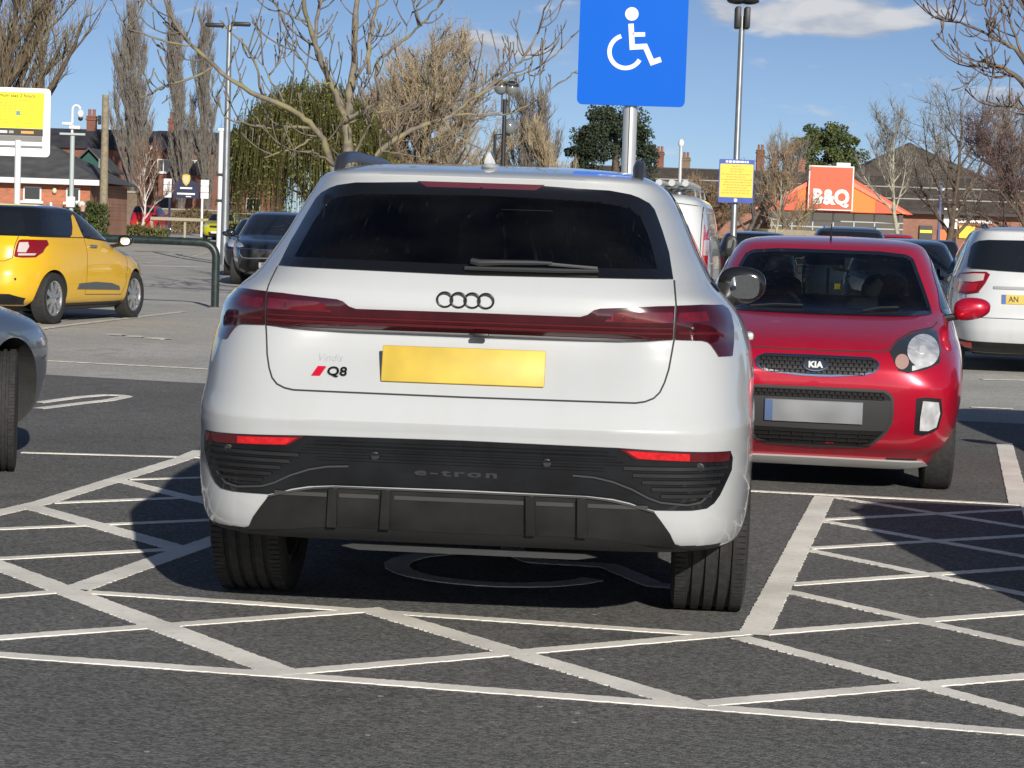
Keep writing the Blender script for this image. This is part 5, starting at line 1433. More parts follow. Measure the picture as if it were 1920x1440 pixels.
# school board
sb_ = thing('school_board', 'navy and white notice board with a gold shield by the far road', 'sign', (-19.3, 125, gz(-19, 125)), 0)
z0 = gz(-19, 125)
slab('board', [(-.74, 2.85 - z0), (.74, 2.85 - z0), (.74, 3.62 - z0), (.45, 3.86 - z0), (0, 3.95 - z0), (-.45, 3.86 - z0), (-.74, 3.62 - z0)], 0, .1, NAVY, sb_)
sh_ = [(0, 3.55), (.17, 3.72), (.24, 3.95), (.22, 4.18), (0, 4.24), (-.22, 4.18), (-.24, 3.95), (-.17, 3.72)]
slab('shield', [(x, z - z0) for x, z in sh_], -.05, -.005, mat('shield_gold', (.62, .48, .10), .5), sb_)
slab('shield_field', [(x * .68, (z - 3.92) * .68 + 3.92 - z0) for x, z in sh_], -.056, -.051, mat('shield_pale', (.62, .55, .32), .5), sb_)
for z, w in ((3.38, .35), (3.05, .52)): slab('name_strip', [(-w, z - z0), (w, z - z0), (w, z + .10 - z0), (-w, z + .10 - z0)], -.02, -.005, WSIGN, sb_)
slab('name_strip', [(.0, 2.92 - z0), (.30, 2.92 - z0), (.30, 2.98 - z0), (.0, 2.98 - z0)], -.02, -.005, WSIGN, sb_)
for sg in (-1, 1):
    for i in range(3):
        slab('white_board', rrect(sg * 1.08 - .23, 2.86 + i * .37 - z0, sg * 1.08 + .23, 3.20 + i * .37 - z0, .02), 0, .05, WSIGN, sb_)
    MB().box((sg * .95, .06, (2.9 - z0) / 2), (.12, .1, 2.9 - z0)).build('leg', NAVY if sg < 0 else WPAINT, sb_)
# litter and pale slips on the tarmac
# ------------------------------------------------------------------ buildings
def brickmat(name, col, mortar, sc=1.0):
    if name in MATS: return MATS[name]
    m = bpy.data.materials.new(name); m.use_nodes = True; MATS[name] = m
    n = m.node_tree.nodes; L = m.node_tree.links; b = n['Principled BSDF']; b.inputs['Roughness'].default_value = .85
    t = n.new('ShaderNodeTexCoord'); mp = n.new('ShaderNodeMapping'); mp.inputs['Rotation'].default_value = (R(90), 0, 0)
    L.new(t.outputs['Object'], mp.inputs[0])
    br = n.new('ShaderNodeTexBrick'); L.new(mp.outputs[0], br.inputs['Vector'])
    br.inputs['Scale'].default_value = 2.2 * sc; br.inputs['Mortar Size'].default_value = .015
    br.inputs['Color1'].default_value = (*[c * .85 for c in col], 1); br.inputs['Color2'].default_value = (*[c * 1.15 for c in col], 1); br.inputs['Mortar'].default_value = (*mortar, 1)
    br.inputs['Brick Width'].default_value = .5; br.inputs['Row Height'].default_value = .16
    nz_ = n.new('ShaderNodeTexNoise'); nz_.inputs['Scale'].default_value = .6; nz_.inputs['Detail'].default_value = 6; L.new(t.outputs['Object'], nz_.inputs['Vector'])
    r = n.new('ShaderNodeMapRange'); L.new(nz_.outputs['Fac'], r.inputs[0]); r.inputs[1].default_value = .3; r.inputs[2].default_value = .7; r.inputs[3].default_value = .8; r.inputs[4].default_value = 1.15
    v = n.new('ShaderNodeVectorMath'); v.operation = 'SCALE'; L.new(br.outputs['Color'], v.inputs[0]); L.new(r.outputs[0], v.inputs['Scale']); L.new(v.outputs[0], b.inputs['Base Color'])
    return m
def roofmat(name, col, course=.35):
    """tile courses seen from afar"""
    if name in MATS: return MATS[name]
    m = mat(name, col, .8, noise=(1.4, .28, 8))
    n = m.node_tree.nodes; L = m.node_tree.links; b = n['Principled BSDF']
    t = n.new('ShaderNodeTexCoord'); s_ = n.new('ShaderNodeSeparateXYZ'); L.new(t.outputs['Object'], s_.inputs[0])
    k = n.new('ShaderNodeMath'); k.operation = 'DIVIDE'; L.new(s_.outputs[2], k.inputs[0]); k.inputs[1].default_value = course
    fr = n.new('ShaderNodeMath'); fr.operation = 'FRACT'; L.new(k.outputs[0], fr.inputs[0])
    bp = n.new('ShaderNodeBump'); bp.inputs['Strength'].default_value = .8; bp.inputs['Distance'].default_value = .06; L.new(fr.outputs[0], bp.inputs['Height']); L.new(bp.outputs[0], b.inputs['Normal'])
    return m
BR1 = brickmat('brick_orange', (.50, .155, .072), (.32, .24, .18))
BR2 = brickmat('brick_red', (.20, .065, .040), (.22, .17, .13))
BR3 = brickmat('brick_store', (.30, .125, .075), (.30, .24, .20))
SLATE = roofmat('roof_slate', (.085, .085, .088), .25)
DARKR = roofmat('roof_dark', (.040, .040, .048), .25)
TILEB = roofmat('roof_brown', (.085, .070, .055), .40)
WFR = mat('window_white', (.72, .72, .70), .5)
ORANGE = mat('store_orange', (.86, .20, .012), .5)
RORANGE = mat('store_red_orange', (.84, .095, .035), .5)
SIGNO = mat('store_sign', (.78, .090, .026), .45)
def qbox(name, x0, x1, y0, y1, z0, z1, m, parent):
    return MB().box(((x0 + x1) / 2, (y0 + y1) / 2, (z0 + z1) / 2), (x1 - x0, y1 - y0, z1 - z0)).build(name, m, parent)
def window(parent, x, z, w, h, y, frame=WFR, sill=True, bars=1):
    wd = qbox('window', x - w / 2, x + w / 2, y - .03, y + .02, z, z + h, frame, parent)
    k = bars + 1
    for i in range(k):
        a = x - w / 2 + .07 + i * (w - .07) / k
        qbox('pane', a, a + (w - .07) / k - .07, y - .05, y - .035, z + .07, z + h - .07, GDARK, wd)
    if sill: qbox('sill', x - w / 2 - .1, x + w / 2 + .1, y - .14, y, z - .12, z - .002, frame, wd)
    return wd
def chimney(parent, x, y, z0, z1, w, m, pots=2):
    c = MB(); c.box((x, y, (z0 + z1) / 2), (w, w, z1 - z0)); c.box((x, y, z1 - .18), (w * 1.2, w * 1.2, .14)); c.box((x, y, z1 + .04), (w * 1.1, w * 1.1, .1))
    o = c.build('chimney', m, parent)
    for i in range(pots): MB().lathe([(.14, 0), (.12, .45), (.15, .5), (.13, .52)], (x + (i - (pots - 1) / 2) * .34, y, z1 + .09), 'z', 12).build('chimney_pot', mat('pot_clay', (.30, .13, .07), .8), o, True)
    return o

# single-storey brick building at the left
b1 = thing('brick_building', 'low orange brick building with slate roof at the far left', 'building', (-18.9, 95, gz(-19, 95)), 0)
B0 = gz(-19, 95)
qbox('wall', -14, 0, 0, 9, -.6, 3.0 - B0, BR1, b1)
MB().add([(-14.4, -.5, 3.06 - B0), (.45, -.5, 3.06 - B0), (.45, 9.5, 3.06 - B0), (-14.4, 9.5, 3.06 - B0), (-12, 4.5, 4.75 - B0), (-2.6, 4.5, 4.75 - B0)], [(0, 1, 5, 4), (1, 2, 5), (2, 3, 4, 5), (3, 0, 4), (3, 2, 1, 0)]).build('roof', SLATE, b1)
qbox('fascia', -14.45, .5, -.56, -.505, 2.90 - B0, 3.14 - B0, WFR, b1)
for x, w in ((-2.55, .8), (-.75, .62), (-6.0, .8), (-9, .8)): window(b1, x, 2.15 - B0, w, .62, 0, bars=0)
qbox('drainpipe', -1.75, -1.65, -.12, -.02, -.3, 2.1 - B0, WFR, b1)
MB().ell((-1.55, -.12, 2.62 - B0), (.10, .10, .13), 12, 8).build('wall_lamp', mat('lamp_cream', (.75, .68, .5), .4), b1, True)

# green gabled hut beyond it
hz_ = gz(-22, 112)
gh = thing('green_hut', 'green boarded gable rising behind the low brick building', 'shed', (-22.35, 112, hz_), 0)
slab('gable', [(-.95, 2.2 - hz_), (.95, 2.2 - hz_), (.95, 4.0 - hz_), (0, 4.95 - hz_), (-.95, 4.0 - hz_)], 0, 3, mat('green_boards', (.020, .085, .070), .7), gh)
for i in range(8): qbox('board', -.92 + i * .235, -.92 + i * .235 + .215, -.04, -.002, 2.25 - hz_, 3.95 - hz_ + (.85 - abs(-.8 + i * .235)) * .9, mat('green_boards', (.020, .085, .070), .7, noise=(3, .3)), gh)
for sg in (-1, 1): MB().add([(0, -.3, 5.05 - hz_), (sg * 1.2, -.3, 3.85 - hz_), (sg * 1.2, 3.2, 3.85 - hz_), (0, 3.2, 5.05 - hz_), (0, -.3, 5.15 - hz_), (sg * 1.2, -.3, 3.95 - hz_), (sg * 1.2, 3.2, 3.95 - hz_), (0, 3.2, 5.15 - hz_)], [(0, 1, 2, 3), (4, 5, 6, 7), (0, 1, 5, 4), (1, 2, 6, 5), (2, 3, 7, 6)]).build('roof', SLATE, gh, fix=True)
qbox('wall', -.9, .9, .02, 2.8, -.2, 2.25 - hz_, BR2, gh)

# brick terrace across the road: four houses
tz = gz(-28, 165)
xs_ = [-38, -33.2, -28.4, -23.6, -18.8]
HN = ['first brick terrace house from the left with dark slate roof', 'second brick terrace house behind the wooden pole', 'third brick terrace house behind the poplars', 'fourth brick terrace house behind the white post']
for i in range(4):
    t = thing('terrace_house', HN[i], 'house', (xs_[i], 165, tz), 0, 'brick terrace across the road')
    w = 4.8
    qbox('wall', 0, w - .01, 0, 8, -.5, 6.85 - tz, BR2, t)
    MB().add([(-.0, -.3, 6.85 - tz), (w - .02, -.3, 6.85 - tz), (w - .02, 8.3, 6.85 - tz), (0, 8.3, 6.85 - tz), (0, 4, 8.5 - tz + .04 * i), (w - .02, 4, 8.5 - tz + .04 * i)], [(0, 1, 5, 4), (2, 3, 4, 5), (1, 2, 5), (3, 0, 4)]).build('roof', DARKR, t)
    for x in (1.15, 3.55): window(t, x, 5.25 - tz, .95, 1.0, 0)
    window(t, 3.3, 2.2 - tz, 1.1, 1.3, 0)
    dr = qbox('door', .8, 1.7, -.06, .02, -.1, 3.4 - tz, mat('door_dark', (.03, .035, .05), .5), t)
    if i in (0, 2): chimney(t, 4.4 if i == 0 else 1.2, 4, 8.3 - tz, 9.45 - tz, .7, BR2)
    if i == 2:
        qbox('rear_wing', 2.4, 4.4, -5, 0, -.5, 5.0 - tz, BR2, t)
        MB().add([(2.2, -5.2, 5.0 - tz), (4.6, -5.2, 5.0 - tz), (4.6, 0, 5.0 - tz), (2.2, 0, 5.0 - tz), (3.4, -5.2, 6.2 - tz), (3.4, 0, 6.2 - tz)], [(0, 4, 5, 3), (1, 2, 5, 4), (0, 1, 4), (2, 3, 5)]).build('wing_roof', DARKR, t)
# boundary wall, pier, railings and white panel
pz = gz(-20, 138)
wl_ = thing('boundary_wall', 'low brick boundary wall with pale coping along the far road', 'wall', (-24.0, 138, pz), 0)
qbox('brickwork', 0, 18, 0, .3, -.3, 2.22 - pz, brickmat('brick_buff', (.20, .14, .09), (.2, .17, .13)), wl_)
qbox('coping', -.05, 18.05, -.06, .36, 2.225 - pz, 2.32 - pz, mat('coping_stone', (.34, .30, .24), .85), wl_)
pr_ = thing('gate_pier', 'square brown brick gate pier behind the red MPV', 'pier', (-24.75, 137.4, pz), 0)
qbox('shaft', -.5, .5, -.5, .5, -.3, 3.2 - pz, brickmat('brick_buff', (.20, .14, .09), (.2, .17, .13)), pr_)
qbox('cap', -.58, .58, -.58, .58, 3.205 - pz, 3.33 - pz, mat('coping_stone', (.34, .30, .24), .85), pr_)
rl = thing('railings', 'dark iron railings between the brick building and the gate pier', 'railings', (-27.6, 137.6, pz), 0)
for i in range(15): MB().box((i * .15, 0, .95), (.03, .03, 1.9)).build('bar', TRIM, rl)
for z in (.2, 1.75): MB().box((1.05, .0, z), (2.2, .04, .05)).build('rail', TRIM, rl)
hb = thing('white_hoarding', 'pale metal panel on two posts behind the wooden pole', 'panel', (-21.9, 110, gz(-22, 110)), 0)
qbox('panel', -.75, .45, 0, .05, 1.75, 2.9, mat('panel_grey', (.42, .44, .44), .4, noise=(2, .2)), hb)
for x in (-.65, .40): qbox('post', x, x + .08, .051, .13, 0, 4.0 if x > 0 else 2.9, STEEL, hb)
pb = thing('guard_rail', 'pale tubular guard rail below the weeping willow', 'railing', (-14.2, 108, gz(-14, 108)), 0)
MB().tube([(0, 0, 0), (0, 0, 1.45), (2.9, 0, 1.45), (2.9, 0, 0)], .045, 8).build('rail', mat('rail_tan', (.36, .33, .24), .6), pb, True)
tb = thing('timber_rail', 'low timber knee rail between the red MPV and the lime car', 'railing', (-20.4, 119.5, gz(-20, 119)), 0)
qbox('rail', 0, 9.5, 0, .12, .95, 1.12, mat('rail_tan', (.36, .33, .24), .6), tb)
for i in range(6): qbox('post', i * 1.85, i * 1.85 + .12, .125, .24, 0, 1.1, mat('rail_tan', (.36, .33, .24), .6), tb)

# the DIY store
st = thing('store', 'long brown roofed store with orange gabled entrance', 'store', (-.62, 190, 0), 0)
qbox('wall', 8, 22.6, 0, 30, -.1, 4.6, BR3, st); qbox('wall', 34.4, 62, 0, 30, -.1, 4.6, BR3, st)
MB().add([(6.5, -1.0, 4.62), (63, -1.0, 4.62), (63, 10, 7.95), (6.5, 10, 7.95), (63, 30, 4.62), (6.5, 30, 4.62)], [(0, 1, 2, 3), (3, 2, 4, 5), (1, 4, 2), (0, 3, 5)]).build('roof', TILEB, st)
qbox('eaves', 6.5, 22.5, -1.06, -1.005, 4.40, 4.64, mat('eaves_brown', (.05, .04, .035), .7), st); qbox('eaves', 34.5, 63, -1.06, -1.005, 4.40, 4.64, mat('eaves_brown', (.05, .04, .035), .7), st)
for z in (5.72, 6.85): 
    y_ = -1 + (z - 4.62) / (7.95 - 4.62) * 11
    qbox('snow_rail', 6.6, 62.9, y_ - .10, y_ - .02, z - .0, z + .10, mat('rail_pale', (.34, .33, .31), .7), st)
qbox('ridge', 6.5, 63, 9.85, 10.15, 7.93, 8.08, mat('eaves_brown', (.05, .04, .035), .7), st)
# hipped roof over the middle
MB().add([(29.5, 9, 7.0), (46.5, 9, 7.0), (46.5, 24, 7.0), (29.5, 24, 7.0), (37.3, 16, 11.2), (38.3, 16, 11.2)], [(0, 1, 5, 4), (1, 2, 5), (2, 3, 4, 5), (3, 0, 4)]).build('hipped_roof', TILEB, st)
MB().lathe([(.45, 0), (.45, .25), (.1, .4)], (37.8, 16, 11.0), 'z', 10).build('finial', mat('eaves_brown', (.05, .04, .035), .7), st)
qbox('roof_unit', 30.2, 31.5, 11, 12, 8.0, 9.1, mat('unit_white', (.7, .7, .7), .5), st)
# entrance gable
yg = -4.0
slab('gable_back', [(22.2, 4.25), (34.8, 4.25), (28.5, 7.75), (26.9, 7.75)], yg + .1, yg + 4, RORANGE, st)
for a, b, m in ((22.6, 24.7, RORANGE), (24.7, 25.5, ORANGE), (29.4, 31.5, ORANGE), (31.5, 34.3, RORANGE)):
    top = lambda x: 4.32 + (7.35 - 4.32) * (1 - abs(x - 27.6) / 6.4)
    slab('gable_panel', [(a + .01, 4.3), (b - .01, 4.3), (b - .01, top(b)), (a + .01, top(a))], yg, yg + .08, m, st)
EDGE = mat('store_edge', (.90, .20, .10), .45)
for s_ in (-1, 1): slab('gable_edge', [(27.6, 7.9), (27.6 + s_ * 6.75, 4.28), (27.6 + s_ * 6.3, 4.28), (27.6, 7.42)], yg - .12, yg - .02, EDGE, st)
sgn = slab('store_sign', [(25.58, 4.38), (29.46, 4.38), (29.46, 8.2), (25.58, 8.2)], yg - .5, yg - .2, mat('store_sign_rim', (.86, .72, .66), .5), st)
slab('sign_face', [(25.70, 4.50), (29.34, 4.50), (29.34, 8.08), (25.70, 8.08)], yg - .56, yg - .505, SIGNO, sgn)
v_, f_ = text_mesh('B&Q', 1.75, .06, .085, 0, 1.0)
mkobj('lettering', [(p.x * .90 + 27.52, yg - .61 - p.z, p.y * .98 + 5.47) for p in v_], f_, mat('letter_white', (.82, .78, .74), .5), sgn, fix=True)
qbox('lobby_back', 22.6, 34.4, 6, 6.2, 0, 4.5, mat('lobby_dark', (.02, .02, .022), .7), st)
qbox('glazing', 22.7, 34.3, -2.0, -1.95, .1, 4.2, GDARK, st)
for x in (22.8, 24.6, 26.4, 28.2, 30.0, 31.8, 33.9): qbox('mullion', x - .06, x + .06, -2.12, -2.01, 0, 4.2, mat('mullion_grey', (.32, .33, .33), .4, .5), st)
for z in (2.9, 3.45): qbox('transom', 22.7, 34.3, -2.19, -2.13, z, z + .10, mat('mullion_grey', (.32, .33, .33), .4, .5), st)
qbox('doorway', 38.6, 39.4, -.06, -.01, 0, 4.2, mat('lobby_dark', (.02, .02, .022), .7), st)
for x0, x1, z0_, z1_, c, nm in ((36.1, 37.25, 1.4, 3.4, (.03, .03, .03), 'poster'), (36.15, 37.2, 2.75, 3.0, (.75, .75, .05), 'poster_band'), (37.75, 38.5, 1.5, 3.1, (.80, .16, .03), 'poster'), (38.2, 39.4, 3.2, 5.0, (.78, .78, .76), 'fascia_sign'), (39.6, 41.0, 2.4, 3.5, (.75, .55, .03), 'poster')):
    qbox(nm, x0, x1, -.22 if nm != 'poster_band' else -.26, -.1 if nm != 'poster_band' else -.225, z0_, z1_, mat('poster_%.2f_%.2f' % (c[0], c[1]), c, .5), st)
v_, f_ = text_mesh('CLEARANCE', .55, .04, .03)
mkobj('lettering', [(p.x + 40.9, -.12 - p.z, p.y + 3.95) for p in v_], f_, mat('letter_white', (.82, .78, .74), .5), st, fix=True)
# chimneys of houses behind the store
for i, (x, z0_, z1_, w, lab, m) in enumerate(((14.0, 7, 9.7, .75, 'red brick chimney with two tall pots by the dark evergreen', BR2), (16.6, 7, 9.2, .8, 'small tan chimney with twin pots behind the store roof', brickmat('brick_buff', (.20, .14, .09), (.2, .17, .13))), (24.0, 7, 10.2, .75, 'red brick chimney among the bare twigs behind the store', BR2), (28.1, 7, 9.3, .7, 'red chimney above the orange store sign', BR1))):
    h_ = thing('chimney_house', lab, 'house', (x, 212, 0), 0, 'houses behind the store')
    qbox('wall', -3, 3, 0, 6, 0, 6.0, BR2, h_)
    MB().add([(-3.2, -.3, 6), (3.2, -.3, 6), (3.2, 6.3, 6), (-3.2, 6.3, 6), (-3.2, 3, 8.2), (3.2, 3, 8.2)], [(0, 1, 5, 4), (2, 3, 4, 5), (1, 2, 5), (3, 0, 4)]).build('roof', TILEB, h_)
    chimney(h_, 0, 3, 7.5, z1_ + .35, w, m, 2 if i != 3 else 1)
# white trolley-shelter hoops and a finger post near the store
ts = thing('trolley_hoop', 'white curved trolley bay hoop in front of the store', 'barrier', (31.5, 150, 0), 0)
MB().tube([(0, 0, 0), (0, 0, 1.4)] + [(.9 - .9 * math.cos(t), 0, 1.4 + .9 * math.sin(t)) for t in np.linspace(.2, math.pi * .95, 9)], .09, 8).build('tube', WPAINT, ts, True)
bp_ = thing('blue_post', 'slim blue grey post in front of the store posters', 'post', (29.4, 150, 0), 0)
MB().tube([(0, 0, 0), (0, 0, 5.8)], .11, 8).build('column', mat('post_blue', (.12, .14, .26), .5), bp_, True)
MB().box((0, 0, 5.5), (.5, .1, .12)).build('bracket', STEEL, bp_)
# ------------------------------------------------------------------ trees
NR = np.random.default_rng(11)
def bark(name, col, col2=None, sc=6):
    if name in MATS: return MATS[name]
    m = mat(name, col, .85, noise=(sc, .35, 6))
    if col2:
        n = m.node_tree.nodes; L = m.node_tree.links; b = n['Principled BSDF']
        src = b.inputs['Base Color'].links[0].from_socket
        t = n.new('ShaderNodeTexNoise'); t.inputs['Scale'].default_value = sc * .6; t.inputs['Detail'].default_value = 5
        tc_ = n.new('ShaderNodeTexCoord'); L.new(tc_.outputs['Object'], t.inputs['Vector'])
        r = n.new('ShaderNodeMapRange'); L.new(t.outputs['Fac'], r.inputs[0]); r.inputs[1].default_value = .50; r.inputs[2].default_value = .60
        mx = n.new('ShaderNodeMixRGB'); mx.inputs[2].default_value = (*col2, 1); L.new(r.outputs[0], mx.inputs[0]); L.new(src, mx.inputs[1]); L.new(mx.outputs[0], b.inputs['Base Color'])
    return m
def leafmat(name, col, var=.5, sc=1.2):
    if name in MATS: return MATS[name]
    m = mat(name, col, .7, noise=(sc, var, 3), spec=.25)
    return m
def smooth(pts, k=4):
    """Catmull-Rom through pts"""
    P = [np.array(p, float) for p in pts]
    P = [2 * P[0] - P[1]] + P + [2 * P[-1] - P[-2]]
    out = []
    for i in range(1, len(P) - 2):
        for j in range(k):
            t = j / k
            out.append(.5 * (2 * P[i] + (P[i + 1] - P[i - 1]) * t + (2 * P[i - 1] - 5 * P[i] + 4 * P[i + 1] - P[i + 2]) * t * t + (3 * P[i] - P[i - 1] - 3 * P[i + 1] + P[i + 2]) * t ** 3))
    out.append(P[-2]); return out
def unit(a): return a / np.maximum(np.linalg.norm(a, axis=-1, keepdims=True), 1e-9)
def needles(start, mid, end, r0, r1):
    """many thin three-sided twigs at once -> verts, faces"""
    n = len(start); d = unit(end - start)
    a = np.where(np.abs(d[:, 2:3]) < .9, np.array([[0, 0, 1.]]), np.array([[1., 0, 0]]))
    u = unit(np.cross(d, a)); w = np.cross(d, u)
    V = np.zeros((n, 7, 3))
    for j in range(3):
        c, s_ = math.cos(2.094 * j), math.sin(2.094 * j)
        o = u * c + w * s_
        V[:, j] = start + o * r0[:, None]; V[:, 3 + j] = mid + o * r1[:, None]
    V[:, 6] = end
    base = (np.arange(n) * 7)[:, None]
    F = []
    q = np.array([[0, 1, 4, 3], [1, 2, 5, 4], [2, 0, 3, 5]]); t = np.array([[3, 4, 6], [4, 5, 6], [5, 3, 6]])
    Q = (base[:, :, None] + q[None]).reshape(-1, 4); T = (base[:, :, None] + t[None]).reshape(-1, 3)
    return V.reshape(-1, 3), Q.tolist() + T.tolist()
def leaves(c, size, up=0.3):
    """many single leaf blades at points c"""
    n = len(c); d = unit(NR.normal(size=(n, 3)) + np.array([0, -.25, up])); a = unit(NR.normal(size=(n, 3)))
    u = unit(np.cross(d, a)); w = np.cross(d, u); s_ = size * NR.uniform(.6, 1.35, n)[:, None]
    V = np.stack([c - u * s_ * .5, c + w * s_ * .32 + d * s_ * .1, c + u * s_ * .55, c - w * s_ * .32 + d * s_ * .1], 1).reshape(-1, 3)
    b = (np.arange(n) * 4)[:, None] + np.arange(4)[None]
    return V, b.tolist()
def meshpart(name, m, parent, chunks, sm=False):
    V = []; F = []; k = 0
    for v, f in chunks:
        v = np.asarray(v, float); V.append(v); F += [[i + k for i in q] for q in f]; k += len(v)
    return mkobj(name, np.concatenate(V), F, m, parent, sm, 0)

def limbs(base, H, r0, n, ang, ratio, rise, levels=2, start=.2, wig=.10, stem_top=.97, lean=(0, 0), fan=1.0, forks=4):
    """recursive limb skeleton; returns list of (points, radii)"""
    out = []
    def grow(p, d, L, r, lv):
        k = 7; pts = [p.copy()]; rad = [r]; q = p.copy(); dd = d.copy()
        for i in range(k):
            dd = unit(dd + NR.normal(size=3) * wig + np.array([0, 0, rise]) * (lv > 0))
            q = q + dd * L / k; pts.append(q.copy()); rad.append(max(r * (1 - .82 * (i + 1) / k), .012))
        out.append((pts, rad, lv))
        if lv >= levels: return
        nb = n if lv == 0 else forks
        for j in range(nb):
            t = start + (stem_top - start) * (j + NR.uniform(0, 1)) / nb if lv == 0 else NR.uniform(.25, .95)
            i = min(k - 1, int(t * k)); f = t * k - i
            pp = pts[i] * (1 - f) + pts[i + 1] * f
            rr = (rad[i] * (1 - f) + rad[i + 1] * f) * .62
            dl = unit(pts[i + 1] - pts[i]); az_ = NR.uniform(0, 2 * math.pi) if lv else j * 2.4 + NR.uniform(-.5, .5)
            side = unit(np.cross(dl, unit(NR.normal(size=3)))) if lv else np.array([math.cos(az_), math.sin(az_), 0])
            a = ang * NR.uniform(.75, 1.25)
            dn = unit(dl * math.cos(a) + side * math.sin(a))
            Ln = L * ratio * (1 - .55 * t if lv == 0 else .62) * NR.uniform(.75, 1.2) * (fan if lv == 0 else 1)
            grow(pp, dn, Ln, max(rr, .015), lv + 1)
    grow(np.array(base, float), unit(np.array([lean[0], lean[1], 1.0])), H * stem_top, r0, 0)
    return out
def twiggery(sk, count, L, r, up, spread, droop=0.0, gen=2, lvmin=1, tmin=.15):
    """fine twigs sprouting from the limbs"""
    src = [s for s in sk if s[2] >= lvmin]
    wts = np.array([np.linalg.norm(np.array(s[0][-1]) - np.array(s[0][0])) for s in src]); wts /= wts.sum()
    idx = NR.choice(len(src), count, p=wts)
    P = np.zeros((count, 3)); D = np.zeros((count, 3))
    for c, i in enumerate(idx):
        pts = src[i][0]; t = NR.uniform(tmin, 1) * (len(pts) - 1); j = min(len(pts) - 2, int(t)); f = t - j
        P[c] = pts[j] * (1 - f) + pts[j + 1] * f; D[c] = pts[j + 1] - pts[j]
    D = unit(unit(D) * (1 - spread) + NR.normal(size=(count, 3)) * spread + np.array([0, 0, up]))
    Ls = L * NR.uniform(.5, 1.3, count)[:, None]
    mid = P + D * Ls * .5; end = P + D * Ls + np.array([0, 0, 1.]) * (up * .25 - droop) * Ls + NR.normal(size=(count, 3)) * Ls * .08
    ch = [needles(P, mid, end, np.full(count, r), np.full(count, r * .7))]
    if gen > 1:
        k = count * 3; i = np.repeat(np.arange(count), 3); t = NR.uniform(.25, .95, k)[:, None]
        P2 = np.where(t < .5, P[i] + (mid[i] - P[i]) * t * 2, mid[i] + (end[i] - mid[i]) * (t - .5) * 2)
        D2 = unit(unit(end[i] - P[i]) * .6 + NR.normal(size=(k, 3)) * spread * 1.3 + np.array([0, 0, up]))
        L2 = L * .5 * NR.uniform(.4, 1.2, k)[:, None]
        ch.append(needles(P2, P2 + D2 * L2 * .5, P2 + D2 * L2 + np.array([0, 0, 1.]) * (up * .2 - droop) * L2, np.full(k, r * .75), np.full(k, r * .55)))
    return ch
def tree(name, label, x, y, H, r0, barkm, twigm, n, ang, ratio, rise, count, tl, tr_, up, spread, group=None, cat='tree', z=None, leaf=None, levels=2, start=.2, droop=0.0, wig=.1, fan=1.0, lean=(0, 0), forks=4, gen=2):
    zz = gz(x, y) if z is None else z
    t = thing(name, label, cat, (x, y, zz), 0, group)
    sk = limbs((0, 0, -.1), H, r0, n, ang, ratio, rise, levels, start, wig, .97, lean, fan, forks)
    tk = MB()
    for pts, rad, lv in sk:
        tk.tube(pts, rad, 7 if lv == 0 else (5 if lv == 1 else 4), False)
    tk.build('trunk', barkm, t, True, 0)
    ch = twiggery(sk, count, tl, tr_, up, spread, droop, gen)
    meshpart('crown', twigm, t, ch)
    if leaf:
        m, cnt, sz = leaf
        V = ch[-1][0].reshape(-1, 7, 3); i = NR.integers(0, len(V), cnt)
        c = V[i, 6] * NR.uniform(.3, 1, cnt)[:, None] + V[i, 0] * 0; c = V[i, 0] + (V[i, 6] - V[i, 0]) * NR.uniform(0, 1, cnt)[:, None]
        meshpart('foliage', m, t, [leaves(c, sz)])
    return t
B_GREY = bark('bark_grey', (.13, .115, .10)); T_GREY = bark('twig_grey', (.155, .138, .118), None, 2)
B_BRN = bark('bark_brown', (.11, .08, .055)); T_BRN = bark('twig_brown', (.25, .17, .10), None, 1.5)
T_TAN = bark('twig_tan', (.31, .245, .155), None, 1.5); T_PUR = bark('twig_purple', (.12, .075, .07), None, 2)

# poplars behind the far road
tree('poplar_tree', 'tall bare poplar left of the twin poplars', -26.9, 150, 14.4, .34, B_GREY, T_GREY, 46, .38, .50, .16, 2900, 1.05, .021, .75, .22, 'poplars by the far road', start=.08, wig=.06, fan=.70)
tree('poplar_tree', 'left stem of the twin bare poplars behind the school board', -23.6, 151, 13.6, .32, B_GREY, T_GREY, 44, .33, .46, .16, 2300, .9, .020, .75, .22, 'poplars by the far road', start=.08, wig=.06, fan=.66)
tree('poplar_tree', 'right stem of the twin bare poplars behind the white post', -21.9, 152, 14.0, .32, B_GREY, T_GREY, 40, .33, .46, .16, 2300, .9, .020, .75, .22, 'poplars by the far road', start=.08, wig=.06, fan=.66)
tree('poplar_tree', 'broad bare poplar rising above the yellow notice board', -24.4, 100, 16.5, .45, B_BRN, bark('twig_olive', (.17, .135, .085), None, 1.5), 60, .55, .60, .12, 5200, 1.3, .021, .5, .30, 'poplars by the far road', start=.12, wig=.08, fan=.9)
# small trees near the road
tree('birch_tree', 'young white barked birch behind the red MPV', -21.3, 122, 4.9, .085, bark('bark_birch', (.62, .58, .52), (.20, .16, .13), 5), bark('twig_russet', (.20, .12, .085), None, 2), 14, .5, .5, .10, 420, .6, .012, .45, .25, start=.18)
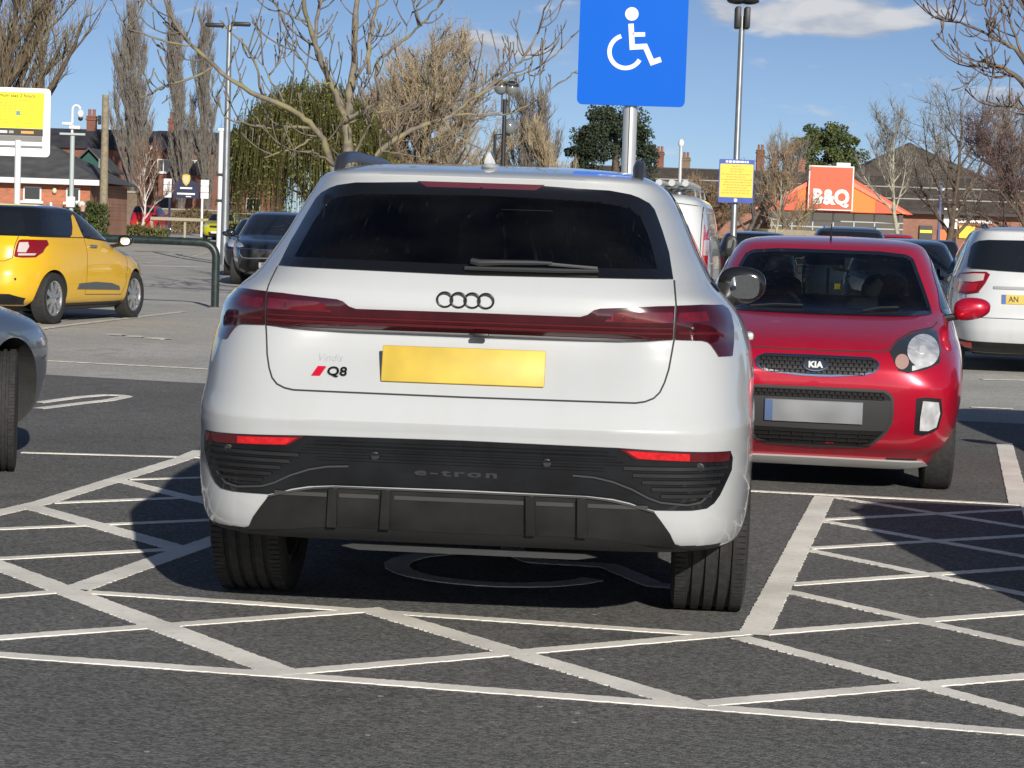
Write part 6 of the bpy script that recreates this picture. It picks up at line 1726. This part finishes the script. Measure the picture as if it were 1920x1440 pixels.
# weeping willow
def willow(x, y, H, rad):
    t = thing('willow_tree', 'weeping willow just greening left of the bare ash', 'tree', (x, y, gz(x, y)), 0)
    sk = limbs((0, 0, 0), H * .72, .32, 12, .75, .62, .05, 2, .25, .1, .97, (0, 0), 1.0, 5)
    tk = MB()
    for pts, r_, lv in sk: tk.tube(pts, r_, 6 if lv == 0 else 4, False)
    tk.build('trunk', B_BRN, t, True, 0)
    n = 3000
    a = NR.uniform(0, 2 * math.pi, n); u = np.sqrt(NR.uniform(.02, 1, n)); rr = rad * u
    top = H * (1 - .36 * u ** 2.2) + NR.normal(size=n) * .32
    P = np.stack([np.cos(a) * rr, np.sin(a) * rr, top], 1)
    P[:, 0:2] += NR.normal(size=(n, 2)) * .25
    Ln = np.minimum(top - .3, NR.uniform(.6, 4.3, n) * (.5 + .7 * u))
    out = np.stack([np.cos(a), np.sin(a), np.zeros(n)], 1) * .22
    mid = P + out - np.array([0, 0, 1.]) * Ln[:, None] * .45 + NR.normal(size=(n, 3)) * .05
    end = P + out * 1.25 - np.array([0, 0, 1.]) * Ln[:, None] + NR.normal(size=(n, 3)) * .10
    meshpart('crown', leafmat('willow_strand', (.095, .095, .032), .5, .9), t, [needles(P, mid, end, np.full(n, .016), np.full(n, .014))])
    k = 22000; i = NR.integers(0, n, k); f = NR.uniform(0, 1, k)[:, None]
    c = np.where(f < .45, P[i] + (mid[i] - P[i]) * f / .45, mid[i] + (end[i] - mid[i]) * (f - .45) / .55) + NR.normal(size=(k, 3)) * .04
    meshpart('foliage', leafmat('willow_leaf', (.15, .148, .045), .55, .9), t, [leaves(c, .12, -.3)])
willow(-9.0, 92, 7.1, 3.3)
willow_small = None
# twiggy mound of a pollard behind the SUV
tree('pollard_tree', 'broad round bare tree with tan twigs behind the SUV roof', -4.6, 110, 8.9, .42, B_BRN, T_TAN, 38, .95, .55, .10, 5200, 1.0, .017, .35, .36, start=.12, wig=.12, fan=1.35, forks=6)
tree('pollard_tree', 'bare tan thicket between the willow and the broad round tree', -7.7, 108, 6.4, .25, B_BRN, T_BRN, 24, .8, .6, .12, 2600, .9, .020, .4, .32, start=.08, forks=5)
tree('shrub_tree', 'small grey bare tree right of the globe lamp', .35, 112, 7.2, .2, B_GREY, T_GREY, 22, .6, .55, .15, 1700, .9, .018, .55, .26, start=.12, forks=5)
tree('shrub_tree', 'bushy tan bare tree in front of the dark evergreen', 2.55, 105, 6.2, .20, B_BRN, T_TAN, 26, .50, .40, .16, 2600, .6, .018, .6, .24, start=.06, forks=6)
# evergreens: clumped foliage on limbs
def evergreen(name, label, x, y, H, rx, m, n, sz, zc=.55, flat=.5, seed=3, m2=None, base=.25):
    t = thing(name, label, 'tree', (x, y, gz(x, y)), 0)
    rr = np.random.default_rng(seed)
    MB().tube([(0, 0, 0), (.1, 0, H * .5), (0, .1, H * .85)], [.38, .26, .08], 8).build('trunk', B_BRN, t, True, 0)
    nc = 130
    a = rr.uniform(0, 2 * math.pi, nc); ph = np.arccos(rr.uniform(-.65, 1, nc)); ra = rr.uniform(.62, 1.0, nc)
    cx = rx * ra * np.sin(ph) * np.cos(a); cy = rx * ra * np.sin(ph) * np.sin(a); cz = H * zc + H * (1 - zc) * .93 * ra * np.cos(ph)
    C = np.stack([cx, cy, cz], 1); cr = rr.uniform(.45, 1.05, nc) * rx * .28
    i = rr.integers(0, nc, n); d = unit(rr.normal(size=(n, 3))) * (rr.uniform(0, 1, n) ** .45)[:, None]
    P = C[i] + d * cr[i][:, None] * np.array([1, 1, .8])
    k = int(n * .62)
    meshpart('crown', m, t, [leaves(P[:k], sz)])
    meshpart('foliage', m2 or m, t, [leaves(P[k:], sz * .9)])
    return t
E_DK = leafmat('evergreen_dark', (.034, .050, .026), .6, .7); E_MD = leafmat('evergreen_mid', (.070, .100, .036), .6, .7); E_OL = leafmat('evergreen_olive', (.125, .135, .045), .5, .5)
evergreen('evergreen_tree', 'dark rounded evergreen behind the parking sign pole', 5.2, 118, 8.9, 2.7, E_DK, 30000, .17, .50, seed=4, m2=leafmat('evergreen_grey', (.065, .075, .050), .5, .8))
evergreen('evergreen_tree', 'tall evergreen with olive ivy above the orange store sign', 31.0, 218, 14.2, 3.8, E_MD, 26000, .30, .60, seed=9, m2=E_OL)
# bare trees by the store
tree('street_tree', 'grey bare tree behind the yellow and blue notice', 15.9, 150, 8.3, .24, B_GREY, bark('twig_ash_grey', (.20, .185, .16), None, 2), 16, .75, .55, .10, 800, .9, .018, .35, .35, start=.2, forks=5)
tree('street_tree', 'bare tree with forked pale limbs left of the store sign', 18.6, 148, 7.9, .22, B_GREY, bark('twig_ash_grey', (.20, .185, .16), None, 2), 8, .6, .40, .10, 110, .9, .016, .35, .35, start=.22, forks=4)
tree('sapling', 'slim pale sapling in front of the store entrance', 9.42, 80, 4.6, .07, bark('bark_sapling', (.40, .37, .27)), T_BRN, 12, .7, .5, .08, 420, .55, .011, .3, .32, start=.35, forks=3)
tree('sapling', 'leaning young tree with yellow bark beside the slim sapling', 12.6, 100, 3.4, .08, bark('bark_yellow', (.34, .27, .12)), T_BRN, 9, .75, .6, .08, 160, .5, .010, .3, .35, start=.15, forks=4)
tree('street_tree', 'tall bare tree right of the orange gable', 21.0, 118, 8.3, .17, bark('bark_sapling', (.40, .37, .27)), bark('twig_ash_grey', (.20, .185, .16), None, 2), 14, .62, .48, .12, 500, .8, .014, .4, .34, start=.38, forks=5)
tree('street_tree', 'spreading dark limbed bare tree in front of the store roof', 23.6, 119, 8.6, .24, B_BRN, bark('twig_ash_grey', (.20, .185, .16), None, 2), 16, .85, .66, .08, 850, .85, .014, .3, .36, start=.22, forks=5, fan=1.15)
tree('street_tree', 'purple budded tree crowding the right edge', 23.6, 97, 6.8, .2, B_BRN, T_PUR, 18, .85, .6, .06, 1500, .7, .014, .2, .4, start=.25, forks=5, fan=1.1)
tree('street_tree', 'grey bare tree at the far right behind the store', 48.5, 214, 13.0, .3, B_GREY, bark('twig_ash_grey', (.20, .185, .16), None, 2), 18, .75, .6, .1, 1500, 1.4, .03, .35, .35, start=.25)
tree('street_tree', 'small bare tree in front of the left end of the store', 11.5, 135, 5.0, .15, B_BRN, T_BRN, 14, .8, .65, .08, 1000, .8, .018, .3, .35, start=.25)

# the near ash: limbs followed one by one, twigs grown on them
ASH = [
    ([(-2.75, 36.0, 1.44), (-2.85, 36.05, 2.5), (-2.91, 36.1, 3.17), (-2.88, 36.15, 3.49), (-2.83, 36.2, 4.11), (-2.83, 36.25, 4.65), (-2.83, 36.3, 5.36)], 0.121, 0.053),
    ([(-2.9, 36.0, 3.14), (-3.15, 35.78, 3.72), (-3.36, 35.55, 4.22), (-3.55, 35.32, 4.8), (-3.64, 35.1, 5.24)], 0.069, 0.039),
    ([(-2.97, 36.0, 3.38), (-3.36, 36.3, 4.06), (-3.53, 36.6, 4.57), (-3.49, 36.9, 5.14), (-3.47, 37.2, 5.49)], 0.052, 0.029),
    ([(-2.58, 36.15, 3.94), (-2.59, 36.3, 4.31), (-2.57, 36.45, 4.68), (-2.52, 36.6, 5.05), (-2.5, 36.75, 5.47)], 0.049, 0.033),
    ([(-2.83, 36.15, 3.84), (-2.64, 36.22, 4.12), (-2.57, 36.3, 4.39)], 0.036, 0.028),
    ([(-2.92, 35.7, 1.43), (-3.06, 35.47, 2.3), (-3.24, 35.23, 2.81), (-3.52, 35.0, 3.12), (-3.77, 34.77, 3.28), (-4.33, 34.53, 3.48), (-4.91, 34.3, 3.88), (-5.34, 34.07, 4.29), (-5.56, 33.83, 4.67), (-5.66, 33.6, 4.92)], 0.076, 0.023),
    ([(-5.21, 34.05, 4.15), (-5.44, 33.9, 4.16), (-5.92, 33.75, 4.27), (-6.15, 33.6, 4.39), (-6.27, 33.45, 4.52), (-6.36, 33.3, 4.76)], 0.023, 0.009),
    ([(-4.92, 34.35, 3.85), (-5.22, 34.24, 3.66), (-5.65, 34.12, 3.52), (-5.87, 34.01, 3.35), (-6.0, 33.9, 3.32)], 0.027, 0.015),
    ([(-3.35, 35.7, 2.98), (-3.67, 35.55, 3.0), (-4.23, 35.4, 2.98), (-4.57, 35.25, 3.03), (-4.81, 35.1, 3.1), (-4.91, 34.95, 3.36), (-4.9, 34.8, 3.51)], 0.032, 0.010),
    ([(-4.2, 34.95, 3.47), (-4.29, 34.76, 3.91), (-4.44, 34.58, 4.21), (-4.7, 34.39, 4.46), (-4.81, 34.2, 4.57)], 0.027, 0.013),
    ([(-3.82, 35.25, 3.31), (-4.13, 35.3, 3.78), (-4.27, 35.35, 4.01), (-4.46, 35.4, 4.17)], 0.020, 0.010),
    ([(-4.16, 35.4, 3.8), (-3.99, 35.5, 4.04), (-3.83, 35.6, 4.22), (-3.77, 35.7, 4.41)], 0.016, 0.008),
    ([(-3.16, 35.7, 3.75), (-3.41, 35.55, 3.78), (-3.75, 35.4, 4.32), (-3.78, 35.25, 4.69)], 0.024, 0.012),
    ([(-3.54, 35.25, 4.7), (-3.78, 35.0, 4.76), (-4.01, 34.75, 4.89), (-4.12, 34.5, 5.07)], 0.024, 0.012),
    ([(-2.92, 36.0, 3.14), (-2.63, 35.88, 3.34), (-2.41, 35.76, 3.45), (-2.32, 35.64, 3.54), (-2.39, 35.52, 3.81), (-2.4, 35.4, 4.08)], 0.048, 0.032),
    ([(-2.4, 35.4, 4.08), (-2.06, 35.31, 4.37), (-1.8, 35.22, 4.59), (-1.67, 35.13, 4.71), (-1.48, 35.04, 4.9), (-1.33, 34.95, 5.13)], 0.032, 0.016),
    ([(-1.66, 35.1, 4.68), (-1.74, 35.03, 4.91), (-1.72, 34.95, 5.16)], 0.016, 0.010),
    ([(-1.93, 35.25, 4.45), (-1.89, 35.25, 4.67), (-1.84, 35.25, 4.91)], 0.012, 0.008),
    ([(-2.97, 36.3, 1.43), (-2.48, 36.51, 2.53), (-1.96, 36.72, 3.01), (-1.61, 36.93, 3.19), (-1.3, 37.14, 3.31), (-0.99, 37.35, 3.55), (-0.68, 37.56, 3.83), (-0.27, 37.77, 4.15), (0.04, 37.98, 4.49), (0.26, 38.19, 4.95), (0.36, 38.4, 5.38)], 0.065, 0.017),
    ([(-0.77, 37.5, 3.73), (-0.36, 37.68, 3.99), (-0.04, 37.86, 4.15), (0.37, 38.04, 4.36), (0.65, 38.22, 4.62), (0.85, 38.4, 4.88)], 0.025, 0.013),
    ([(-1.17, 37.2, 3.38), (-0.89, 37.29, 3.4), (-0.29, 37.37, 3.42), (0.07, 37.46, 3.57), (0.3, 37.54, 3.72), (0.57, 37.63, 3.95), (0.8, 37.71, 4.12), (0.95, 37.8, 4.25)], 0.029, 0.013),
    ([(0.04, 38.1, 4.5), (0.23, 38.17, 4.56), (0.41, 38.25, 4.68)], 0.013, 0.009),
    ([(-1.34, 36.9, 3.29), (-1.14, 36.8, 3.04), (-0.86, 36.7, 2.88), (-0.63, 36.6, 2.78)], 0.025, 0.012),
    ([(-1.96, 36.75, 3.01), (-1.84, 36.8, 3.38), (-1.62, 36.85, 3.66), (-1.59, 36.9, 3.94)], 0.021, 0.010),
    ([(-0.99, 37.35, 3.53), (-0.91, 37.4, 3.86), (-0.78, 37.45, 4.1), (-0.74, 37.5, 4.38)], 0.017, 0.008),
    ([(-3.32, 35.4, 2.9), (-3.6, 35.1, 2.66), (-3.91, 34.8, 2.55), (-4.09, 34.5, 2.45)], 0.024, 0.012),
    ([(-3.06, 35.4, 2.39), (-3.25, 35.1, 2.54), (-3.44, 34.8, 2.57)], 0.028, 0.012),
    ([(-2.86, 36.0, 3.12), (-2.57, 36.3, 3.28), (-2.15, 36.6, 3.4), (-1.89, 36.9, 3.56)], 0.024, 0.012),
    ([(-2.46, 36.3, 2.53), (-2.28, 36.15, 2.66), (-1.91, 36.0, 2.62), (-1.54, 35.85, 2.54)], 0.024, 0.012),
    ([(-2.84, 36.0, 2.5), (-2.66, 35.85, 2.77), (-2.52, 35.7, 3.03), (-2.43, 35.55, 3.24)], 0.032, 0.012),
]
BOUGH = [
    ([(7.18, 28.0, 2.35), (6.92, 27.9, 2.96), (6.64, 27.8, 3.28), (6.29, 27.7, 3.61), (5.99, 27.6, 3.74), (5.83, 27.5, 3.77)], 0.056, 0.010),
    ([(6.8, 28.0, 3.13), (6.45, 27.86, 3.83), (6.14, 27.72, 4.01), (5.79, 27.58, 4.15), (5.45, 27.44, 4.23), (5.14, 27.3, 4.27)], 0.031, 0.008),
    ([(6.46, 27.9, 3.83), (6.33, 28.0, 4.18), (6.27, 28.1, 4.46), (6.18, 28.2, 4.71)], 0.021, 0.011),
    ([(6.98, 28.0, 2.9), (6.55, 27.87, 3.18), (6.25, 27.73, 3.2), (5.94, 27.6, 3.24)], 0.024, 0.009),
    ([(6.31, 27.8, 3.62), (6.11, 27.7, 3.7), (5.92, 27.6, 3.67), (5.77, 27.5, 3.72)], 0.017, 0.009),
    ([(6.13, 27.7, 4.01), (5.99, 27.73, 4.21), (5.92, 27.77, 4.41), (5.85, 27.8, 4.55)], 0.014, 0.007),
    ([(7.14, 28.4, 3.83), (6.78, 28.47, 4.24), (6.61, 28.53, 4.52), (6.51, 28.6, 4.8)], 0.035, 0.018),
    ([(7.03, 28.0, 2.55), (6.7, 27.8, 2.74), (6.48, 27.6, 2.78)], 0.021, 0.010),
]
def stout_twigs(mb, br, per_m, rnd, L=(.25, .75), r=.0085, up=.9, tmin=.2):
    for pts in br:
        tot = sum((Vector(pts[i + 1]) - Vector(pts[i])).length for i in range(len(pts) - 1))
        for _ in range(int(tot * per_m + rnd.random())):
            t = rnd.uniform(tmin, 1) * (len(pts) - 1); i = min(len(pts) - 2, int(t)); f = t - i
            p = Vector(pts[i]).lerp(Vector(pts[i + 1]), f); d = (Vector(pts[i + 1]) - Vector(pts[i])).normalized()
            side = Vector((rnd.gauss(0, 1), rnd.gauss(0, 1), rnd.gauss(0, .5)))
            side = (side - d * side.dot(d)).normalized()
            dd = (d * .45 + side * .9).normalized(); ln = rnd.uniform(*L); q = p.copy(); P = [p.copy()]
            n = 5
            for k in range(n):
                dd = (dd + Vector((0, 0, up * .28)) + Vector((rnd.gauss(0, .1), rnd.gauss(0, .1), rnd.gauss(0, .06)))).normalized()
                q = q + dd * ln / n; P.append(q.copy())
            mb.tube(P, [r * 1.25, r * 1.1, r, r * .9, r * .8, r * 1.25], 4, True)
            for k in (2, 3, 4):
                if rnd.random() < .55:
                    s2 = Vector((rnd.gauss(0, 1), rnd.gauss(0, 1), .4)).normalized(); l2 = ln * rnd.uniform(.2, .45)
                    d2 = (dd + s2 * .8).normalized()
                    a = P[k]; b = a + d2 * l2 * .6; c = b + (d2 + Vector((0, 0, .8))).normalized() * l2 * .5
                    mb.tube([a, b, c], [r * .85, r * .75, r * 1.15], 4, True)
def traced_tree(name, label, data, base, bm_, tm_, seed, per_m, extra=(), sc=1.0, rs=1.0):
    t = thing(name, label, 'tree', base, 0)
    o = Vector(base); tk = MB(); paths = []
    for pts, r0, r1 in list(data) + list(extra):
        P = [np.array(p) - np.array(o) for p in smooth(pts, 4)]
        rd = random.Random(seed + len(paths))
        P = [p + np.array([rd.gauss(0, .010), rd.gauss(0, .012), rd.gauss(0, .010)]) for p in P]
        k = len(P) - 1
        tk.tube(P, [(r0 + (r1 - r0) * i / k) * rd.uniform(.86, 1.14) * rs for i in range(k + 1)], 8, True)
        paths.append([tuple(p) for p in P])
    tk.build('trunk', bm_, t, True, 0)
    mb = MB(); stout_twigs(mb, paths, per_m, random.Random(seed), (.25 * sc, .75 * sc), .0085 * sc)
    mb.build('crown', tm_, t, True, 0)
    return t
LICH = bark('bark_lichen', (.19, .16, .125), (.25, .225, .115), 6)
TW = bark('twig_ash', (.17, .14, .115), (.19, .17, .10), 4)
at_ = [ASH[k][0][-1] for k in (0, 1, 3)]
ash_top = [([at_[0], (-2.4, 36.4, 7.0), (-2.0, 36.3, 9.2), (-1.9, 36.0, 11.2)], .055, .015), ([at_[1], (-3.9, 34.8, 7.2), (-4.3, 34.3, 9.0)], .045, .012), ([at_[2], (-1.5, 37.2, 7.2), (-.8, 37.6, 9.2)], .036, .01),
           ([(-2.66, 36.0, -.1), (-2.66, 36.0, .8), (-2.68, 36.0, 1.5), tuple(ASH[0][0][1])], .22, .15)]
traced_tree('ash_tree', 'lichen covered bare ash spreading above the SUV roof', ASH, (-2.66, 36.0, 0), LICH, TW, 5, 3.6, ash_top, 1.3, .80)
bough_ext = [([(9.2, 28.5, 0), (9.1, 28.5, 1.6), (8.9, 28.5, 2.6), (8.3, 28.3, 3.6), (8.1, 28.4, 5.5), (8.6, 28.6, 7.5)], .17, .03), ([(8.9, 28.5, 2.5), (8.0, 28.2, 2.3), (7.32, 28, 2.32)], .08, .05), ([(8.3, 28.3, 3.5), (7.8, 28.3, 3.6), (7.26, 28.4, 3.98)], .06, .035), ([(8.4, 28.3, 3.4), (7.9, 28.1, 3.1), (7.1, 28, 3.2)], .06, .03)]
traced_tree('ash_bough_tree', 'knobbly bare boughs reaching in at the top right', BOUGH, (9.2, 28.5, 0), bark('bark_bough', (.11, .09, .08), (.20, .15, .09), 7), bark('twig_bough', (.17, .12, .09), None, 6), 21, 8.5, bough_ext)

# hedges
def hedge(label, x0, x1, y, d, h, m, n, sz, z=None, twig=None):
    zz = gz((x0 + x1) / 2, y) if z is None else z
    t = thing('hedge', label, 'hedge', ((x0 + x1) / 2, y, zz), 0)
    w = x1 - x0
    u = NR.uniform(-.5, .5, n)
    P = np.stack([u * w, NR.uniform(-.5, .5, n) * d, NR.uniform(.0, 1, n) ** .7 * h * (1 + .10 * np.sin(u * w * 2.1) + NR.normal(size=n) * .03)], 1)
    meshpart('foliage', m, t, [leaves(P, sz)])
    s_ = P[NR.integers(0, n, 500)]; e = s_ + NR.normal(size=(500, 3)) * .12 + np.array([0, 0, .18])
    tag(meshpart('twigs', twig or T_BRN, t, [needles(s_, (s_ + e) / 2, e, np.full(500, .012), np.full(500, .009))]), kind='stuff')
H_GRN = leafmat('hedge_green', (.060, .085, .022), .45, .8); H_BRN = leafmat('hedge_brown', (.13, .095, .045), .45, .8); H_OLV = leafmat('hedge_olive', (.10, .10, .035), .45, .6)
hedge('clipped green hedge left of the red MPV', -19.6, -16.8, 88, 1.4, 1.75, H_GRN, 7000, .12)
hedge('brown beech hedge right of the red MPV', -21.5, -14.2, 134, 1.2, 1.45, H_BRN, 6000, .13)
hedge('low brown bramble bank below the red MPV', -22.5, -17.6, 108, 1.6, .62, H_OLV, 6000, .12)
hedge('olive hedge behind the lime car', -14.6, -8.0, 122, 1.2, 1.35, H_OLV, 6000, .13)
hedge('dark shrub bank under the weeping willow', -13.5, -4.5, 99, 2.0, 1.2, leafmat('shrub_dark', (.022, .028, .012), .5, .8), 7000, .15, z=.3)
hedge('brown undergrowth behind the SUV', -7.0, 2.5, 104, 2.0, 2.6, H_BRN, 7000, .15, z=0)
hedge('grey green shrubs in front of the store end', 6.0, 14.5, 128, 2.0, 1.7, leafmat('shrub_grey', (.07, .07, .045), .5, .8), 5000, .15, z=0)
# ------------------------------------------------------------------ people far off
def person(label, loc, rz, coat, legs, skin, hair):
    t = thing('person', label, 'person', loc, rz)
    J = {'pel': (0, 0, .95, .13), 'waist': (0, 0, 1.1, .125), 'chest': (0, 0, 1.32, .15), 'neck': (0, -.01, 1.48, .055), 'chin': (0, -.03, 1.56, .065), 'head': (0, -.02, 1.66, .092), 'top': (0, 0, 1.74, .06),
         'hipL': (-.09, 0, .90, .085), 'kneeL': (-.10, -.06, .50, .06), 'ankL': (-.10, .06, .09, .042), 'toeL': (-.11, -.12, .05, .035), 'hipR': (.09, 0, .90, .085), 'kneeR': (.10, .04, .50, .06), 'ankR': (.10, .16, .10, .042), 'toeR': (.11, -.0, .05, .035),
         'shL': (-.19, 0, 1.40, .06), 'elL': (-.25, .05, 1.13, .045), 'wrL': (-.24, -.06, .90, .03), 'haL': (-.24, -.10, .80, .032), 'shR': (.19, 0, 1.40, .06), 'elR': (.25, .05, 1.13, .045), 'wrR': (.24, -.06, .90, .03), 'haR': (.24, -.10, .80, .032)}
    E_ = [('pel', 'waist'), ('waist', 'chest'), ('chest', 'neck'), ('neck', 'chin'), ('chin', 'head'), ('head', 'top'), ('pel', 'hipL'), ('hipL', 'kneeL'), ('kneeL', 'ankL'), ('ankL', 'toeL'), ('pel', 'hipR'), ('hipR', 'kneeR'), ('kneeR', 'ankR'), ('ankR', 'toeR'),
          ('chest', 'shL'), ('shL', 'elL'), ('elL', 'wrL'), ('wrL', 'haL'), ('chest', 'shR'), ('shR', 'elR'), ('elR', 'wrR'), ('wrR', 'haR')]
    ks = list(J); me = bpy.data.meshes.new('body'); me.from_pydata([J[k][:3] for k in ks], [(ks.index(a), ks.index(b)) for a, b in E_], [])
    o = bpy.data.objects.new('body', me); link(o)
    sk = o.modifiers.new('skin', 'SKIN'); 
    if not me.skin_vertices: bpy.context.view_layer.objects.active = o
    for i, k in enumerate(ks):
        me.skin_vertices[0].data[i].radius = (J[k][3], J[k][3]); me.skin_vertices[0].data[i].use_root = k == 'pel'
    o.modifiers.new('sub', 'SUBSURF').levels = 2
    bpy.context.view_layer.update()
    m2 = bpy.data.meshes.new_from_object(o.evaluated_get(bpy.context.evaluated_depsgraph_get())); bpy.data.objects.remove(o)
    for mm in (coat, legs, skin): m2.materials.append(mm)
    for p in m2.polygons:
        p.use_smooth = True; z = p.center.z
        p.material_index = 2 if z > 1.50 or (z < .88 and abs(p.center.x) > .19) else (0 if z > .86 else 1)
    b = bpy.data.objects.new('body', m2); link(b, t)
    MB().ell((0, .01, 1.685), (.095, .105, .095), 14, 8, 1, lambda q: Vector((q.x, q.y, max(q.z, 1.655 if q.y < -.02 else 1.60)))).build('hair', hair, b, True)
    MB().ell((0, -.105, 1.645), (.012, .018, .018), 8, 6).build('nose', skin, b, True)
    for sg in (-1, 1):
        MB().ell((sg * .035, -.092, 1.668), (.010, .008, .007), 8, 6).build('eye', TRIM, b, True)
        MB().ell((sg * .09, 0, 1.655), (.012, .02, .03), 8, 6).build('ear', skin, b, True)
    return t
SKIN = mat('skin', (.50, .30, .22), .6)
person('person in dark coat with pale hair walking behind the yellow car', (-11.55, 57, gz(-11, 57) + .02), R(100), mat('coat_dark', (.02, .02, .025), .8), mat('trousers_dark', (.03, .03, .035), .8), SKIN, mat('hair_pale', (.62, .58, .52), .7))
person('person in black standing by the store entrance', (29.6, 165, 0), R(20), mat('coat_dark', (.02, .02, .025), .8), mat('trousers_dark', (.03, .03, .035), .8), SKIN, mat('hair_dark', (.03, .025, .02), .7))
